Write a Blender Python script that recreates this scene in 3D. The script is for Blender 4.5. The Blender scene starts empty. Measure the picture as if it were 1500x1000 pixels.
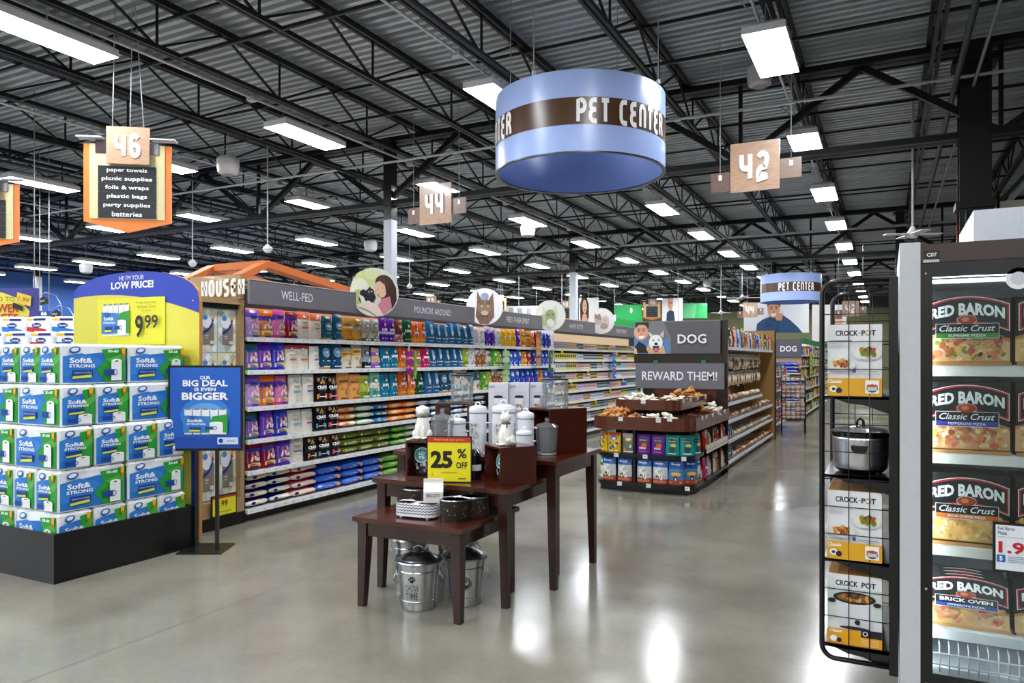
import bpy, math, random
from mathutils import Matrix, Vector
random.seed(7)
PI = math.pi
COL = bpy.context.scene.collection
sc = bpy.context.scene

# ---------------------------------------------------------------- camera, world, exposure
CA = math.radians(26.95)          # the camera looks this far to the side of the aisle direction (+Y)
CH = 1.55                         # eye height
FPX = 1080.0
cam_d = bpy.data.cameras.new('camera')
cam = bpy.data.objects.new('camera', cam_d); COL.objects.link(cam)
cam.location = (0, 0, CH); cam.rotation_euler = (PI/2, 0, CA)
cam_d.sensor_width = 36.0; cam_d.lens = 36.0 * FPX / 1500.0; cam_d.shift_y = 27.0 / 1500.0
cam_d.clip_start = 0.05; cam_d.clip_end = 200
sc.camera = cam
world = bpy.data.worlds.new('world'); sc.world = world
world.use_nodes = True
world.node_tree.nodes['Background'].inputs[0].default_value = (0.80, 0.88, 1.0, 1)
world.node_tree.nodes['Background'].inputs[1].default_value = 0.55
vs = sc.view_settings
vs.view_transform = 'Standard'; vs.look = 'None'; vs.gamma = 1.0; vs.use_curve_mapping = False
vs.exposure = 2.08
LENS_POWER = 13.0                 # strength of the fixtures' lenses

# ---------------------------------------------------------------- colours and materials
def lin(c):
    if isinstance(c, str):
        c = c.lstrip('#'); c = ''.join(x*2 for x in c) if len(c) == 3 else c; c = [int(c[i:i+2], 16)/255.0 for i in (0, 2, 4)]
    y = [(x/12.92 if x <= 0.04045 else ((x+0.055)/1.055)**2.4) for x in c[:3]]
    return tuple(x*x/(x+0.012) for x in y) + (1.0,)

def new_mat(name):
    m = bpy.data.materials.new(name); m.use_nodes = True
    nt = m.node_tree; nt.nodes.clear()
    out = nt.nodes.new('ShaderNodeOutputMaterial')
    b = nt.nodes.new('ShaderNodeBsdfPrincipled')
    nt.links.new(b.outputs[0], out.inputs[0])
    return m, nt, b, out

def paint(name, rough=0.5, metal=0.0, grain=0.06, scale=40.0, bump=0.0, spec=0.5, stretch=None, coat=0.0):
    """colour from the mesh's own per-face colour, with fine procedural grain"""
    m, nt, b, out = new_mat(name)
    at = nt.nodes.new('ShaderNodeAttribute'); at.attribute_name = 'Col'
    tc = nt.nodes.new('ShaderNodeTexCoord'); mp = nt.nodes.new('ShaderNodeMapping')
    if stretch: mp.inputs['Scale'].default_value = stretch
    nt.links.new(tc.outputs['Object'], mp.inputs[0])
    nz = nt.nodes.new('ShaderNodeTexNoise'); nz.inputs['Scale'].default_value = scale; nz.inputs['Detail'].default_value = 3
    nt.links.new(mp.outputs[0], nz.inputs['Vector'])
    mr = nt.nodes.new('ShaderNodeMapRange'); mr.inputs['To Min'].default_value = 1-grain*1.5; mr.inputs['To Max'].default_value = 1+grain*1.5
    nt.links.new(nz.outputs['Fac'], mr.inputs['Value'])
    mx = nt.nodes.new('ShaderNodeVectorMath'); mx.operation = 'SCALE'
    nt.links.new(at.outputs['Color'], mx.inputs[0]); nt.links.new(mr.outputs[0], mx.inputs['Scale'])
    nt.links.new(mx.outputs[0], b.inputs['Base Color'])
    b.inputs['Roughness'].default_value = rough; b.inputs['Metallic'].default_value = metal
    b.inputs['Specular IOR Level'].default_value = spec
    b.inputs['Coat Weight'].default_value = coat
    if bump:
        bp = nt.nodes.new('ShaderNodeBump'); bp.inputs['Strength'].default_value = bump; bp.inputs['Distance'].default_value = 0.01
        nt.links.new(nz.outputs['Fac'], bp.inputs['Height']); nt.links.new(bp.outputs[0], b.inputs['Normal'])
    return m

MATTE = paint('painted_surface', 0.55, grain=0.04)
SATIN = paint('satin_coating', 0.32, grain=0.04)
GLOSSY = paint('glossy_plastic_film', 0.22, grain=0.08, scale=18, bump=0.35)
CARD = paint('printed_card', 0.42, grain=0.03)
WOOD = paint('stained_wood', 0.30, grain=0.30, scale=14, stretch=(1, 1, 9), coat=0.2)
WOODX = paint('stained_wood_top', 0.25, grain=0.30, scale=14, stretch=(1, 9, 9), coat=0.25)
METAL = paint('bare_metal', 0.28, metal=1.0, grain=0.10, scale=9)
STEEL = paint('dark_steel', 0.50, metal=0.2, grain=0.10, scale=6)
CERAMIC = paint('glazed_ceramic', 0.12, grain=0.02)
FOOD = paint('baked_treat', 0.6, grain=0.18, scale=60, bump=0.3)

def emit_mat(name, col, power):
    m, nt, b, out = new_mat(name)
    e = nt.nodes.new('ShaderNodeEmission'); e.inputs[0].default_value = lin(col); e.inputs[1].default_value = power
    nt.links.new(e.outputs[0], out.inputs[0]); return m
LENS = emit_mat('light_lens', '#f6faff', LENS_POWER)
STRIP = emit_mat('freezer_led_strip', '#f4f8ff', 12.0)

def glass_mat(name, tint='#ffffff', rough=0.02, ior=1.45, amount=1.0, haze=0.0):
    """thin clear glass: passes light straight on, reflects by its angle"""
    m, nt, b, out = new_mat(name)
    tr = nt.nodes.new('ShaderNodeBsdfTransparent'); tr.inputs[0].default_value = lin(tint)
    gl = nt.nodes.new('ShaderNodeBsdfGlossy'); gl.inputs['Roughness'].default_value = rough
    fr = nt.nodes.new('ShaderNodeFresnel'); fr.inputs[0].default_value = ior
    mu = nt.nodes.new('ShaderNodeMath'); mu.operation = 'MULTIPLY'; mu.inputs[1].default_value = amount
    mx = nt.nodes.new('ShaderNodeMixShader')
    nt.links.new(fr.outputs[0], mu.inputs[0]); nt.links.new(mu.outputs[0], mx.inputs[0])
    if haze:
        df = nt.nodes.new('ShaderNodeBsdfDiffuse'); df.inputs[0].default_value = (.85, .88, .9, 1)
        m2 = nt.nodes.new('ShaderNodeMixShader'); m2.inputs[0].default_value = haze
        nt.links.new(tr.outputs[0], m2.inputs[1]); nt.links.new(df.outputs[0], m2.inputs[2]); nt.links.new(m2.outputs[0], mx.inputs[1])
    else: nt.links.new(tr.outputs[0], mx.inputs[1])
    nt.links.new(gl.outputs[0], mx.inputs[2])
    nt.links.new(mx.outputs[0], out.inputs[0]); return m
GLASS = glass_mat('door_glass', '#eef4f4', amount=0.9)
JARGLASS = glass_mat('jar_glass', '#fafcfd', rough=0.05, ior=1.45, amount=0.8, haze=.12)

def floor_mat():
    m, nt, b, out = new_mat('polished_concrete')
    tc = nt.nodes.new('ShaderNodeTexCoord')
    n1 = nt.nodes.new('ShaderNodeTexNoise'); n1.inputs['Scale'].default_value = 0.9; n1.inputs['Detail'].default_value = 8; n1.inputs['Roughness'].default_value = 0.6
    n2 = nt.nodes.new('ShaderNodeTexNoise'); n2.inputs['Scale'].default_value = 28; n2.inputs['Detail'].default_value = 4
    nt.links.new(tc.outputs['Object'], n1.inputs['Vector']); nt.links.new(tc.outputs['Object'], n2.inputs['Vector'])
    r = nt.nodes.new('ShaderNodeValToRGB')
    r.color_ramp.elements[0].position = 0.30; r.color_ramp.elements[0].color = lin('#787469')
    r.color_ramp.elements[1].position = 0.70; r.color_ramp.elements[1].color = lin('#959183')
    nt.links.new(n1.outputs['Fac'], r.inputs['Fac'])
    r2 = nt.nodes.new('ShaderNodeMapRange'); r2.inputs['To Min'].default_value = 0.90; r2.inputs['To Max'].default_value = 1.10
    nt.links.new(n2.outputs['Fac'], r2.inputs['Value'])
    mx = nt.nodes.new('ShaderNodeVectorMath'); mx.operation = 'SCALE'
    nt.links.new(r.outputs[0], mx.inputs[0]); nt.links.new(r2.outputs[0], mx.inputs['Scale'])
    nt.links.new(mx.outputs[0], b.inputs['Base Color'])
    rr = nt.nodes.new('ShaderNodeMapRange'); rr.inputs['From Min'].default_value = 0.3; rr.inputs['From Max'].default_value = 0.7
    rr.inputs['To Min'].default_value = 0.10; rr.inputs['To Max'].default_value = 0.24
    nt.links.new(n1.outputs['Fac'], rr.inputs['Value']); nt.links.new(rr.outputs[0], b.inputs['Roughness'])
    b.inputs['Specular IOR Level'].default_value = 0.75
    bp = nt.nodes.new('ShaderNodeBump'); bp.inputs['Strength'].default_value = 0.04; bp.inputs['Distance'].default_value = 0.02
    n3 = nt.nodes.new('ShaderNodeTexNoise'); n3.inputs['Scale'].default_value = 3.0; n3.inputs['Detail'].default_value = 2
    nt.links.new(tc.outputs['Object'], n3.inputs['Vector'])
    nt.links.new(n3.outputs['Fac'], bp.inputs['Height']); nt.links.new(bp.outputs[0], b.inputs['Normal'])
    return m
FLOOR = floor_mat()
DECK = paint('galvanised_deck', 0.36, metal=0.40, grain=0.42, scale=5.0, stretch=(0.12, 1, 1))  # streaky grain puts the glints along the ribs into the colour

# ---------------------------------------------------------------- mesh builder
class MB:
    def __init__(s):
        s.v = []; s.f = []; s.c = []; s.m = []; s.s = []
        s.T = None
    def add(s, vs, fs, col, mat=0, smooth=False):
        n = len(s.v)
        if s.T is not None: vs = [tuple(s.T @ Vector(p)) for p in vs]
        s.v.extend(vs); c = lin(col)
        for f in fs:
            s.f.append([i+n for i in f]); s.c.append(c); s.m.append(mat); s.s.append(smooth)
    def quad(s, a, b, c, d, col, mat=0): s.add([a, b, c, d], [(0, 1, 2, 3)], col, mat)
    def box(s, x0, x1, y0, y1, z0, z1, col, mat=0, skip=''):
        v = [(x0,y0,z0),(x1,y0,z0),(x1,y1,z0),(x0,y1,z0),(x0,y0,z1),(x1,y0,z1),(x1,y1,z1),(x0,y1,z1)]
        F = {'d':(0,3,2,1),'u':(4,5,6,7),'f':(0,1,5,4),'r':(1,2,6,5),'b':(2,3,7,6),'l':(3,0,4,7)}
        s.add(v, [F[k] for k in F if k not in skip], col, mat)
    def rbox(s, x0, x1, y0, y1, z0, z1, r, col, mat=0):
        """box with chamfered edges"""
        vs = []; 
        for z, k in ((z0, r), (z0+r, 0), (z1-r, 0), (z1, r)):
            a0, a1, b0, b1 = x0+k, x1-k, y0+k, y1-k
            q = r if k == 0 else r*0.6
            vs += [(a0+q,b0,z),(a1-q,b0,z),(a1,b0+q,z),(a1,b1-q,z),(a1-q,b1,z),(a0+q,b1,z),(a0,b1-q,z),(a0,b0+q,z)]
        fs = [tuple(range(7,-1,-1)), tuple(range(24,32))]
        for l in range(3):
            for i in range(8):
                j = (i+1) % 8; fs.append((l*8+i, l*8+j, l*8+8+j, l*8+8+i))
        s.add(vs, fs, col, mat)
    def bar(s, p, q, w, h, col, mat=0):
        """rectangular bar from p to q"""
        p = Vector(p); q = Vector(q); d = (q-p).normalized()
        up = Vector((0,0,1)) if abs(d.z) < 0.95 else Vector((1,0,0))
        a = d.cross(up).normalized()*(w/2); b = a.cross(d).normalized()*(h/2)
        v = [tuple(x) for x in (p-a-b, p+a-b, p+a+b, p-a+b, q-a-b, q+a-b, q+a+b, q-a+b)]
        s.add(v, [(0,1,2,3),(7,6,5,4),(0,4,5,1),(1,5,6,2),(2,6,7,3),(3,7,4,0)], col, mat)
    def tube(s, pts, r, col, n=6, mat=0, closed=False):
        pts = [Vector(p) for p in pts]; N = len(pts); vs = []; prev = None
        for i, p in enumerate(pts):
            if closed: d = pts[(i+1) % N]-pts[i-1]
            else: d = pts[min(i+1, N-1)]-pts[max(i-1, 0)]
            d.normalize()
            if prev is None:
                a = d.cross(Vector((0,0,1)) if abs(d.z) < 0.9 else Vector((1,0,0))).normalized()
            else:
                a = (prev-d*prev.dot(d)).normalized()
            prev = a; b = d.cross(a)
            for k in range(n):
                t = 2*PI*k/n; vs.append(tuple(p+a*(r*math.cos(t))+b*(r*math.sin(t))))
        fs = []
        for i in range(N if closed else N-1):
            j = (i+1) % N
            for k in range(n):
                l = (k+1) % n; fs.append((i*n+k, i*n+l, j*n+l, j*n+k))
        if not closed: fs += [tuple(range(n-1,-1,-1)), tuple((N-1)*n+k for k in range(n))]
        s.add(vs, fs, col, mat, True)
    def lathe(s, prof, col, n=24, c=(0,0,0), mat=0, sx=1, sy=1, cap0=True, cap1=True, smooth=True):
        vs = []; N = len(prof)
        for r, z in prof:
            for k in range(n):
                t = 2*PI*k/n; vs.append((c[0]+r*sx*math.cos(t), c[1]+r*sy*math.sin(t), c[2]+z))
        cols = col if isinstance(col, list) else [col]*(N-1)
        for i in range(N-1):
            s.add(vs[i*n:(i+2)*n], [(k, (k+1) % n, n+(k+1) % n, n+k) for k in range(n)], cols[i], mat, smooth)
        if cap0 and prof[0][0] > 1e-4: s.add(vs[:n], [tuple(range(n-1,-1,-1))], cols[0], mat)
        if cap1 and prof[-1][0] > 1e-4: s.add(vs[-n:], [tuple(range(n))], cols[-1], mat)
    def ball(s, c, r, col, n=10, m=6, sc=(1,1,1), mat=0, rot=None):
        vs = []
        for j in range(m+1):
            t = PI*j/m
            for k in range(n):
                a = 2*PI*k/n
                p = Vector((r*sc[0]*math.sin(t)*math.cos(a), r*sc[1]*math.sin(t)*math.sin(a), r*sc[2]*math.cos(t)))
                if rot: p = rot @ p
                vs.append((c[0]+p.x, c[1]+p.y, c[2]+p.z))
        fs = [(j*n+k, (j+1)*n+k, (j+1)*n+(k+1) % n, j*n+(k+1) % n) for j in range(m) for k in range(n)]
        s.add(vs, fs, col, mat, True)
    def prism(s, poly, z0, z1, col, mat=0, plane='xy', side=None):
        """extrude a 2-D outline; plane xy (up), xz (outline in x,z and depth along y), yz"""
        def P(u, v, w):
            return {'xy': (u, v, w), 'xz': (u, w, v), 'yz': (w, u, v)}[plane]
        n = len(poly); vs = [P(u, v, z0) for u, v in poly]+[P(u, v, z1) for u, v in poly]
        s.add(vs, [tuple(range(n-1,-1,-1)), tuple(range(n, 2*n))], col, mat)
        s.add(vs, [(i, (i+1) % n, n+(i+1) % n, n+i) for i in range(n)], side or col, mat)
    def obj(s, name, mats, parent=None, loc=None, rz=0):
        me = bpy.data.meshes.new(name)
        me.from_pydata(s.v, [], s.f)
        if not isinstance(mats, (list, tuple)): mats = [mats]
        for m in mats: me.materials.append(m)
        me.polygons.foreach_set('material_index', s.m)
        me.polygons.foreach_set('use_smooth', s.s)
        ca = me.color_attributes.new('Col', 'FLOAT_COLOR', 'CORNER')
        buf = []
        for f, c in zip(s.f, s.c): buf.extend(c*len(f))
        ca.data.foreach_set('color', buf)
        me.update()
        o = bpy.data.objects.new(name, me); COL.objects.link(o)
        if parent is not None: o.parent = parent
        if loc is not None: o.location = loc
        if rz: o.rotation_euler[2] = rz
        return o

def tag(o, label, cat, group=None, kind=None):
    o['label'] = label; o['category'] = cat
    if group: o['group'] = group
    if kind: o['kind'] = kind
    return o
def thing(name, label, cat, loc=(0,0,0), rz=0, group=None):
    o = bpy.data.objects.new(name, None); COL.objects.link(o); o.empty_display_size = 0.1
    o.location = loc; o.rotation_euler[2] = rz
    return tag(o, label, cat, group)
def copy_thing(o, loc, rz=0, label=None, group=None, scale=None):
    r = o.copy(); COL.objects.link(r); r.location = loc; r.rotation_euler[2] = rz
    if scale: r.scale = scale
    if label: r['label'] = label
    if group: r['group'] = group
    for ch in KIDS.get(o.name, ()) or [c for c in o.children]:
        c = ch.copy(); COL.objects.link(c); c.parent = r
        for g in ch.children:
            d = g.copy(); COL.objects.link(d); d.parent = c
    return r
KIDS = {}
def struct(mb, name, mats, parent=None):
    o = mb.obj(name, mats, parent); o['kind'] = 'structure'; return o

# measured points: depth d along the view axis and lateral t = (x-750)/1080
def XY(px, d):
    t = (px-750)/FPX; r = t*d
    return (r*math.cos(CA)-d*math.sin(CA), r*math.sin(CA)+d*math.cos(CA))
def Z(py, d): return CH-(py-527)*d/FPX
def DX(px, X):                       # depth where the sight line meets the plane x = X
    t = (px-750)/FPX; return X/(t*math.cos(CA)-math.sin(CA))
def DY(px, Y):
    t = (px-750)/FPX; return Y/(t*math.sin(CA)+math.cos(CA))
def along(P, deg, px):
    """on the vertical plane through P turned by deg: distance along it and depth where the sight line px meets it"""
    t = (px-750)/FPX; dx, dy = t*math.cos(CA)-math.sin(CA), t*math.sin(CA)+math.cos(CA)
    ux, uy = math.cos(math.radians(deg)), math.sin(math.radians(deg))
    det = -dx*uy+dy*ux; d = (-P[0]*uy+P[1]*ux)/det; u = (dx*P[1]-dy*P[0])/det*-1 if False else ((dx*d-P[0])*ux+(dy*d-P[1])*uy)
    return u, d
def YX(px, X): return XY(px, DX(px, X))[1]
def XYp(px, Y): return XY(px, DY(px, Y))[0]

ORD = ['first','second','third','fourth','fifth','sixth','seventh','eighth','ninth','tenth','eleventh','twelfth','thirteenth','fourteenth','fifteenth',
 'sixteenth','seventeenth','eighteenth','nineteenth','twentieth','twenty-first','twenty-second','twenty-third','twenty-fourth','twenty-fifth','twenty-sixth',
 'twenty-seventh','twenty-eighth','twenty-ninth','thirtieth','thirty-first','thirty-second','thirty-third','thirty-fourth','thirty-fifth','thirty-sixth',
 'thirty-seventh','thirty-eighth','thirty-ninth','fortieth','forty-first','forty-second','forty-third','forty-fourth','forty-fifth','forty-sixth','forty-seventh',
 'forty-eighth','forty-ninth','fiftieth','fifty-first','fifty-second','fifty-third','fifty-fourth','fifty-fifth','fifty-sixth']

# ---------------------------------------------------------------- lettering
_tc = {}
def glyphs(s, bold=0.0, shear=0.0, spacing=1.0):
    k = (s, bold, shear, spacing)
    if k in _tc: return _tc[k]
    cu = bpy.data.curves.new('lettering_source', 'FONT'); cu.body = s; cu.resolution_u = 2
    cu.offset = bold; cu.shear = shear; cu.space_character = spacing; cu.fill_mode = 'FRONT'
    ob = bpy.data.objects.new('lettering_source', cu); COL.objects.link(ob)
    dg = bpy.context.evaluated_depsgraph_get()
    me = bpy.data.meshes.new_from_object(ob.evaluated_get(dg))
    vs = [(v.co.x, v.co.y) for v in me.vertices]; fs = [tuple(p.vertices) for p in me.polygons]
    bpy.data.objects.remove(ob); bpy.data.meshes.remove(me); bpy.data.curves.remove(cu)
    if vs:
        x0 = min(v[0] for v in vs); x1 = max(v[0] for v in vs); y0 = min(v[1] for v in vs); y1 = max(v[1] for v in vs)
        vs = [((x-x0), (y-y0)) for x, y in vs]; out = (vs, fs, x1-x0, y1-y0)
    else: out = ([], [], 1, 1)
    _tc[k] = out; return out

# a rounded display face drawn as strokes in a unit cell (width w, height 1)
def arc(cx, cy, rx, ry, a0, a1, n=6):
    return [(cx+rx*math.cos(math.radians(a0+(a1-a0)*i/n)), cy+ry*math.sin(math.radians(a0+(a1-a0)*i/n))) for i in range(n+1)]
STROKES = {
 '4': (0.55, [[(0,1.0),(0,0.62)]+arc(0.2,0.62,0.2,0.2,180,270)+[(0.30,0.42),(0.335,0.42)], [(0.45,1.0),(0.45,0)]]),
 '6': (0.5, [arc(0.25,0.75,0.22,0.22,30,180)+[(0.03,0.25)]+arc(0.25,0.25,0.22,0.24,180,360)+arc(0.25,0.33,0.22,0.2,0,90)+[(0.05,0.53)]]),
 '2': (0.5, [arc(0.25,0.75,0.22,0.22,160,-10)+[(0.44,0.6)]+arc(0.25,0.22,0.22,0.2,60,180)+[(0.03,0.03),(0.5,0.03)]]),
 '8': (0.5, [arc(0.25,0.75,0.2,0.22,0,360), arc(0.25,0.27,0.22,0.25,0,360)]),
 '0': (0.5, [arc(0.25,0.75,0.22,0.22,0,180)+arc(0.25,0.25,0.22,0.22,180,360)+[(0.47,0.75)]]),
 '5': (0.5, [[(0.45,0.97),(0.05,0.97),(0.05,0.6),(0.25,0.6)]+arc(0.25,0.3,0.22,0.28,90,-150)]),
 '3': (0.5, [arc(0.22,0.75,0.22,0.22,150,-80)+arc(0.22,0.25,0.24,0.25,80,-150)]),
 'P': (0.5, [[(0.03,0),(0.03,0.97),(0.25,0.97)]+arc(0.25,0.72,0.22,0.25,90,-90)+[(0.03,0.47)]]),
 'E': (0.5, [[(0.47,0.97),(0.27,0.97)]+arc(0.25,0.75,0.2,0.22,90,270)+[(0.42,0.53)], [(0.3,0.53)]+arc(0.25,0.27,0.22,0.26,90,270)+[(0.47,0.01)]]),
 'T': (0.5, [[(0,0.97),(0.5,0.97)], [(0.25,0.97),(0.25,0)]]),
 'C': (0.5, [[(0.48,0.97),(0.27,0.97)]+arc(0.25,0.72,0.22,0.25,90,180)+arc(0.25,0.26,0.22,0.25,180,270)+[(0.48,0.01)]]),
 'N': (0.5, [[(0.03,0),(0.03,0.7)]+arc(0.25,0.72,0.22,0.25,180,0)+[(0.47,0)]]),
 'R': (0.5, [[(0.03,0),(0.03,0.97),(0.25,0.97)]+arc(0.25,0.75,0.2,0.22,90,-90)+[(0.03,0.53)], [(0.25,0.53),(0.36,0.44),(0.47,0.2),(0.47,0)]]),
 'H': (0.5, [[(0.03,0),(0.03,1)], [(0.47,0),(0.47,1)], [(0.03,0.52),(0.47,0.52)]]),
 'O': (0.5, [arc(0.25,0.75,0.22,0.22,0,180)+arc(0.25,0.25,0.22,0.22,180,360)+[(0.47,0.75)]]),
 'U': (0.5, [[(0.03,1)]+arc(0.25,0.25,0.22,0.22,180,360)+[(0.47,1)]]),
 'S': (0.5, [[(0.47,0.97),(0.27,0.97)]+arc(0.25,0.74,0.22,0.23,90,250)+arc(0.25,0.26,0.22,0.25,60,-90)+[(0.03,0.01)]]),
 ' ': (0.25, []),
}
def stroke_text(s, th=0.2):
    """returns verts, faces, width, height of the stroke lettering"""
    vs = []; fs = []; x = th/2
    for ch in s:
        w, lines = STROKES[ch]
        for pts in lines:
            pts = [p for i, p in enumerate(pts) if i == 0 or math.dist(p, pts[i-1]) > 1e-3]
            n0 = len(vs)
            for i, p in enumerate(pts):
                a = pts[max(i-1, 0)]; b = pts[min(i+1, len(pts)-1)]
                dx, dy = b[0]-a[0], b[1]-a[1]; L = math.hypot(dx, dy) or 1
                k = 1.0
                if 0 < i < len(pts)-1:
                    d1 = (p[0]-a[0], p[1]-a[1]); l1 = math.hypot(*d1) or 1
                    k = 1/max(0.5, abs((d1[0]*dx+d1[1]*dy)/(l1*L)))
                nx, ny = -dy/L*th/2*k, dx/L*th/2*k
                vs += [(x+p[0]+nx, p[1]+ny), (x+p[0]-nx, p[1]-ny)]
            for i in range(len(pts)-1):
                fs.append((n0+2*i+1, n0+2*i+3, n0+2*i+2, n0+2*i))
        x += w+th*1.25
    return vs, fs, x-th*0.75, 1.0

class Print:
    """flat print laid in layers on a surface; S(u, v, e) gives the surface point raised by e"""
    def __init__(s, mb, S, step=0.0006, mat=0):
        s.mb = mb; s.S = S; s.e = step; s.step = step; s.mat = mat
    def _put(s, pts, faces, col, th=0):
        e = s.e
        s.mb.add([s.S(u, v, e) for u, v in pts], faces, col, s.mat); s.e += s.step
    def rect(s, u0, v0, u1, v1, col): s._put([(u0,v0),(u1,v0),(u1,v1),(u0,v1)], [(0,1,2,3)], col)
    def poly(s, pts, col): s._put(pts, [tuple(range(len(pts)))], col)
    def ell(s, cu, cv, ru, rv, col, n=12, rot=0):
        c, q = math.cos(rot), math.sin(rot); P = []
        for k in range(n):
            a, b = ru*math.cos(2*PI*k/n), rv*math.sin(2*PI*k/n)
            P.append((cu+a*c-b*q, cv+a*q+b*c))
        s._put(P, [tuple(range(n))], col)
    def ring(s, cu, cv, ru, rv, th, col, n=16):
        P = []
        for k in range(n):
            t = 2*PI*k/n; P += [(cu+ru*math.cos(t), cv+rv*math.sin(t)), (cu+(ru-th)*math.cos(t), cv+(rv-th)*math.sin(t))]
        s._put(P, [(2*k, 2*((k+1) % n), 2*((k+1) % n)+1, 2*k+1) for k in range(n)], col)
    def line(s, a, b, w, col):
        dx, dy = b[0]-a[0], b[1]-a[1]; L = math.hypot(dx, dy) or 1; nx, ny = -dy/L*w/2, dx/L*w/2
        s._put([(a[0]-nx,a[1]-ny),(b[0]-nx,b[1]-ny),(b[0]+nx,b[1]+ny),(a[0]+nx,a[1]+ny)], [(0,1,2,3)], col)
    def scatter(s, u0, v0, u1, v1, n, r, cols, seed=1, n_side=7):
        rg = random.Random(seed)
        for i in range(n):
            s.ell(rg.uniform(u0, u1), rg.uniform(v0, v1), r*rg.uniform(.5, 1.2), r*rg.uniform(.4, 1.0), rg.choice(cols), n_side, rg.uniform(0, PI))
            if i % 3: s.e -= s.step*0.9
    def text(s, t, cu, cv, h, col, w=None, bold=0.0, shear=0.0, al='c', warp=None, strokes=0, rot=0, sp=1.0):
        vs, fs, W, H = stroke_text(t, strokes) if strokes else glyphs(t, bold, shear, sp)
        if not vs: return
        k = h/H; kx = (w/W) if w else k
        off = -W*kx/2 if al == 'c' else (0 if al == 'l' else -W*kx)
        P = []
        c, q = math.cos(rot), math.sin(rot)
        for x, y in vs:
            a = off+x*kx; b = y*k-h/2
            if warp: a, b = warp(a, b)
            P.append((cu+a*c-b*q, cv+a*q+b*c))
        s._put(P, fs, col)

def flat(o, U, V, N):
    o, U, V, N = Vector(o), Vector(U), Vector(V), Vector(N)
    return lambda u, v, e: tuple(o+U*u+V*v+N*e)
def front_y(x, y, z): return flat((x, y, z), (1,0,0), (0,0,1), (0,-1,0))      # faces -Y
def front_x(x, y, z): return flat((x, y, z), (0,1,0), (0,0,1), (1,0,0))       # faces +X
# ================================================================ SETTING
WX0, WX1, WY0, WY1, ROOF = -31.0, 9.0, -14.0, 48.0, 5.62
b = MB(); b.quad((WX0,WY0,0),(WX1,WY0,0),(WX1,WY1,0),(WX0,WY1,0), '#999588')
floor_o = struct(b, 'floor', FLOOR)
b = MB()
for y in (1.2, 5.8, 10.4, 15.0, 19.6): b.quad((WX0,y,0.0006),(WX1,y,0.0006),(WX1,y+0.004,0.0006),(WX0,y+0.004,0.0006), '#66635a')
for x in (-12.9, -8.3, -3.7, 0.9): b.quad((x,WY0,0.0007),(x+0.004,WY0,0.0007),(x+0.004,WY1,0.0007),(x,WY1,0.0007), '#66635a')
j = b.obj('control_joint', MATTE, floor_o); j['kind'] = 'stuff'
# corrugated steel deck, ribs along x
b = MB(); pitch = 0.152; y = WY0; prof = []
while y < WY1:
    prof += [(y, ROOF), (y+0.066, ROOF), (y+0.080, ROOF+0.095), (y+0.138, ROOF+0.095)]; y += pitch
vs = []
for (yy, zz) in prof: vs += [(WX0, yy, zz), (WX1, yy, zz)]
b.add(vs, [(2*i, 2*i+1, 2*i+3, 2*i+2) for i in range(len(prof)-1)], '#bcc4ca')
b.quad((WX0,WY0,ROOF+.12),(WX0,WY1,ROOF+.12),(WX1,WY1,ROOF+.12),(WX1,WY0,ROOF+.12), '#707070')
ceiling = struct(b, 'ceiling', DECK)

def wall(name, box, col, bands=()):
    b = MB(); b.box(*box, col)
    for bx, c in bands: b.box(*bx, c)
    return struct(b, name, MATTE)
wall('wall_left', (WX0-.2, WX0, WY0, 31, 0, 5.8), '#3f6bbb')
wall('wall_left_rear', (WX0-.2, WX0, 31, WY1, 0, 5.8), '#77795a')
wall('wall_back', (WX0, WX1, WY1, WY1+.2, 0, 5.8), '#8a8b62', [((WX0, WX1, WY1-.05, WY1, 4.6, 5.8), '#4c4f4e')])
wall('wall_front', (WX0, WX1, WY0-.2, WY0, 0, 5.8), '#b9b6a6')
wall('wall_right', (WX1, WX1+.2, WY0, WY1, 0, 5.8), '#4a4c4f')

# open web roof joists, along y; one mesh set shared by all
JX = [2.05-1.55*k for k in range(22)]
JT, JB, PAN = 5.55, 5.0, 0.93
LY0, LY1 = WY0, WY1
DK = '#1b1d21'
def joist_parts():
    t = MB(); t.box(-.055,-.012,LY0,LY1,JT-.04,JT+.03,DK); t.box(.012,.055,LY0,LY1,JT-.04,JT+.03,DK)
    bt = MB(); bt.box(-.05,-.012,LY0,LY1,JB,JB+.05,'#34383d'); bt.box(.012,.05,LY0,LY1,JB,JB+.05,'#24272b')
    w = MB(); y = LY0; k = 0
    while y+2*PAN < LY1:
        w.bar((0,y,JT-.02),(0,y+PAN,JB+.03),.025,.025,DK); w.bar((0,y+PAN,JB+.03),(0,y+2*PAN,JT-.02),.025,.025,DK)
        w.bar((0,y+PAN,JB+.03),(0,y+PAN,JT-.02),.022,.022,DK)
        y += 2*PAN
    return t, bt, w
t, bt, w = joist_parts()
jo = bpy.data.objects.new('roof_joist', None); COL.objects.link(jo); jo.parent = ceiling; jo.location = (JX[0], 0, 0)
for nm, mb in (('top_chord', t), ('bottom_chord', bt), ('web_bars', w)):
    o = mb.obj(nm, STEEL, jo)
    if nm == 'web_bars': o['kind'] = 'stuff'
for x in JX[1:]:
    r = jo.copy(); COL.objects.link(r); r.location = (x, 0, 0); r.parent = ceiling
    for ch in list(jo.children):
        c = ch.copy(); COL.objects.link(c); c.parent = r
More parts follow.
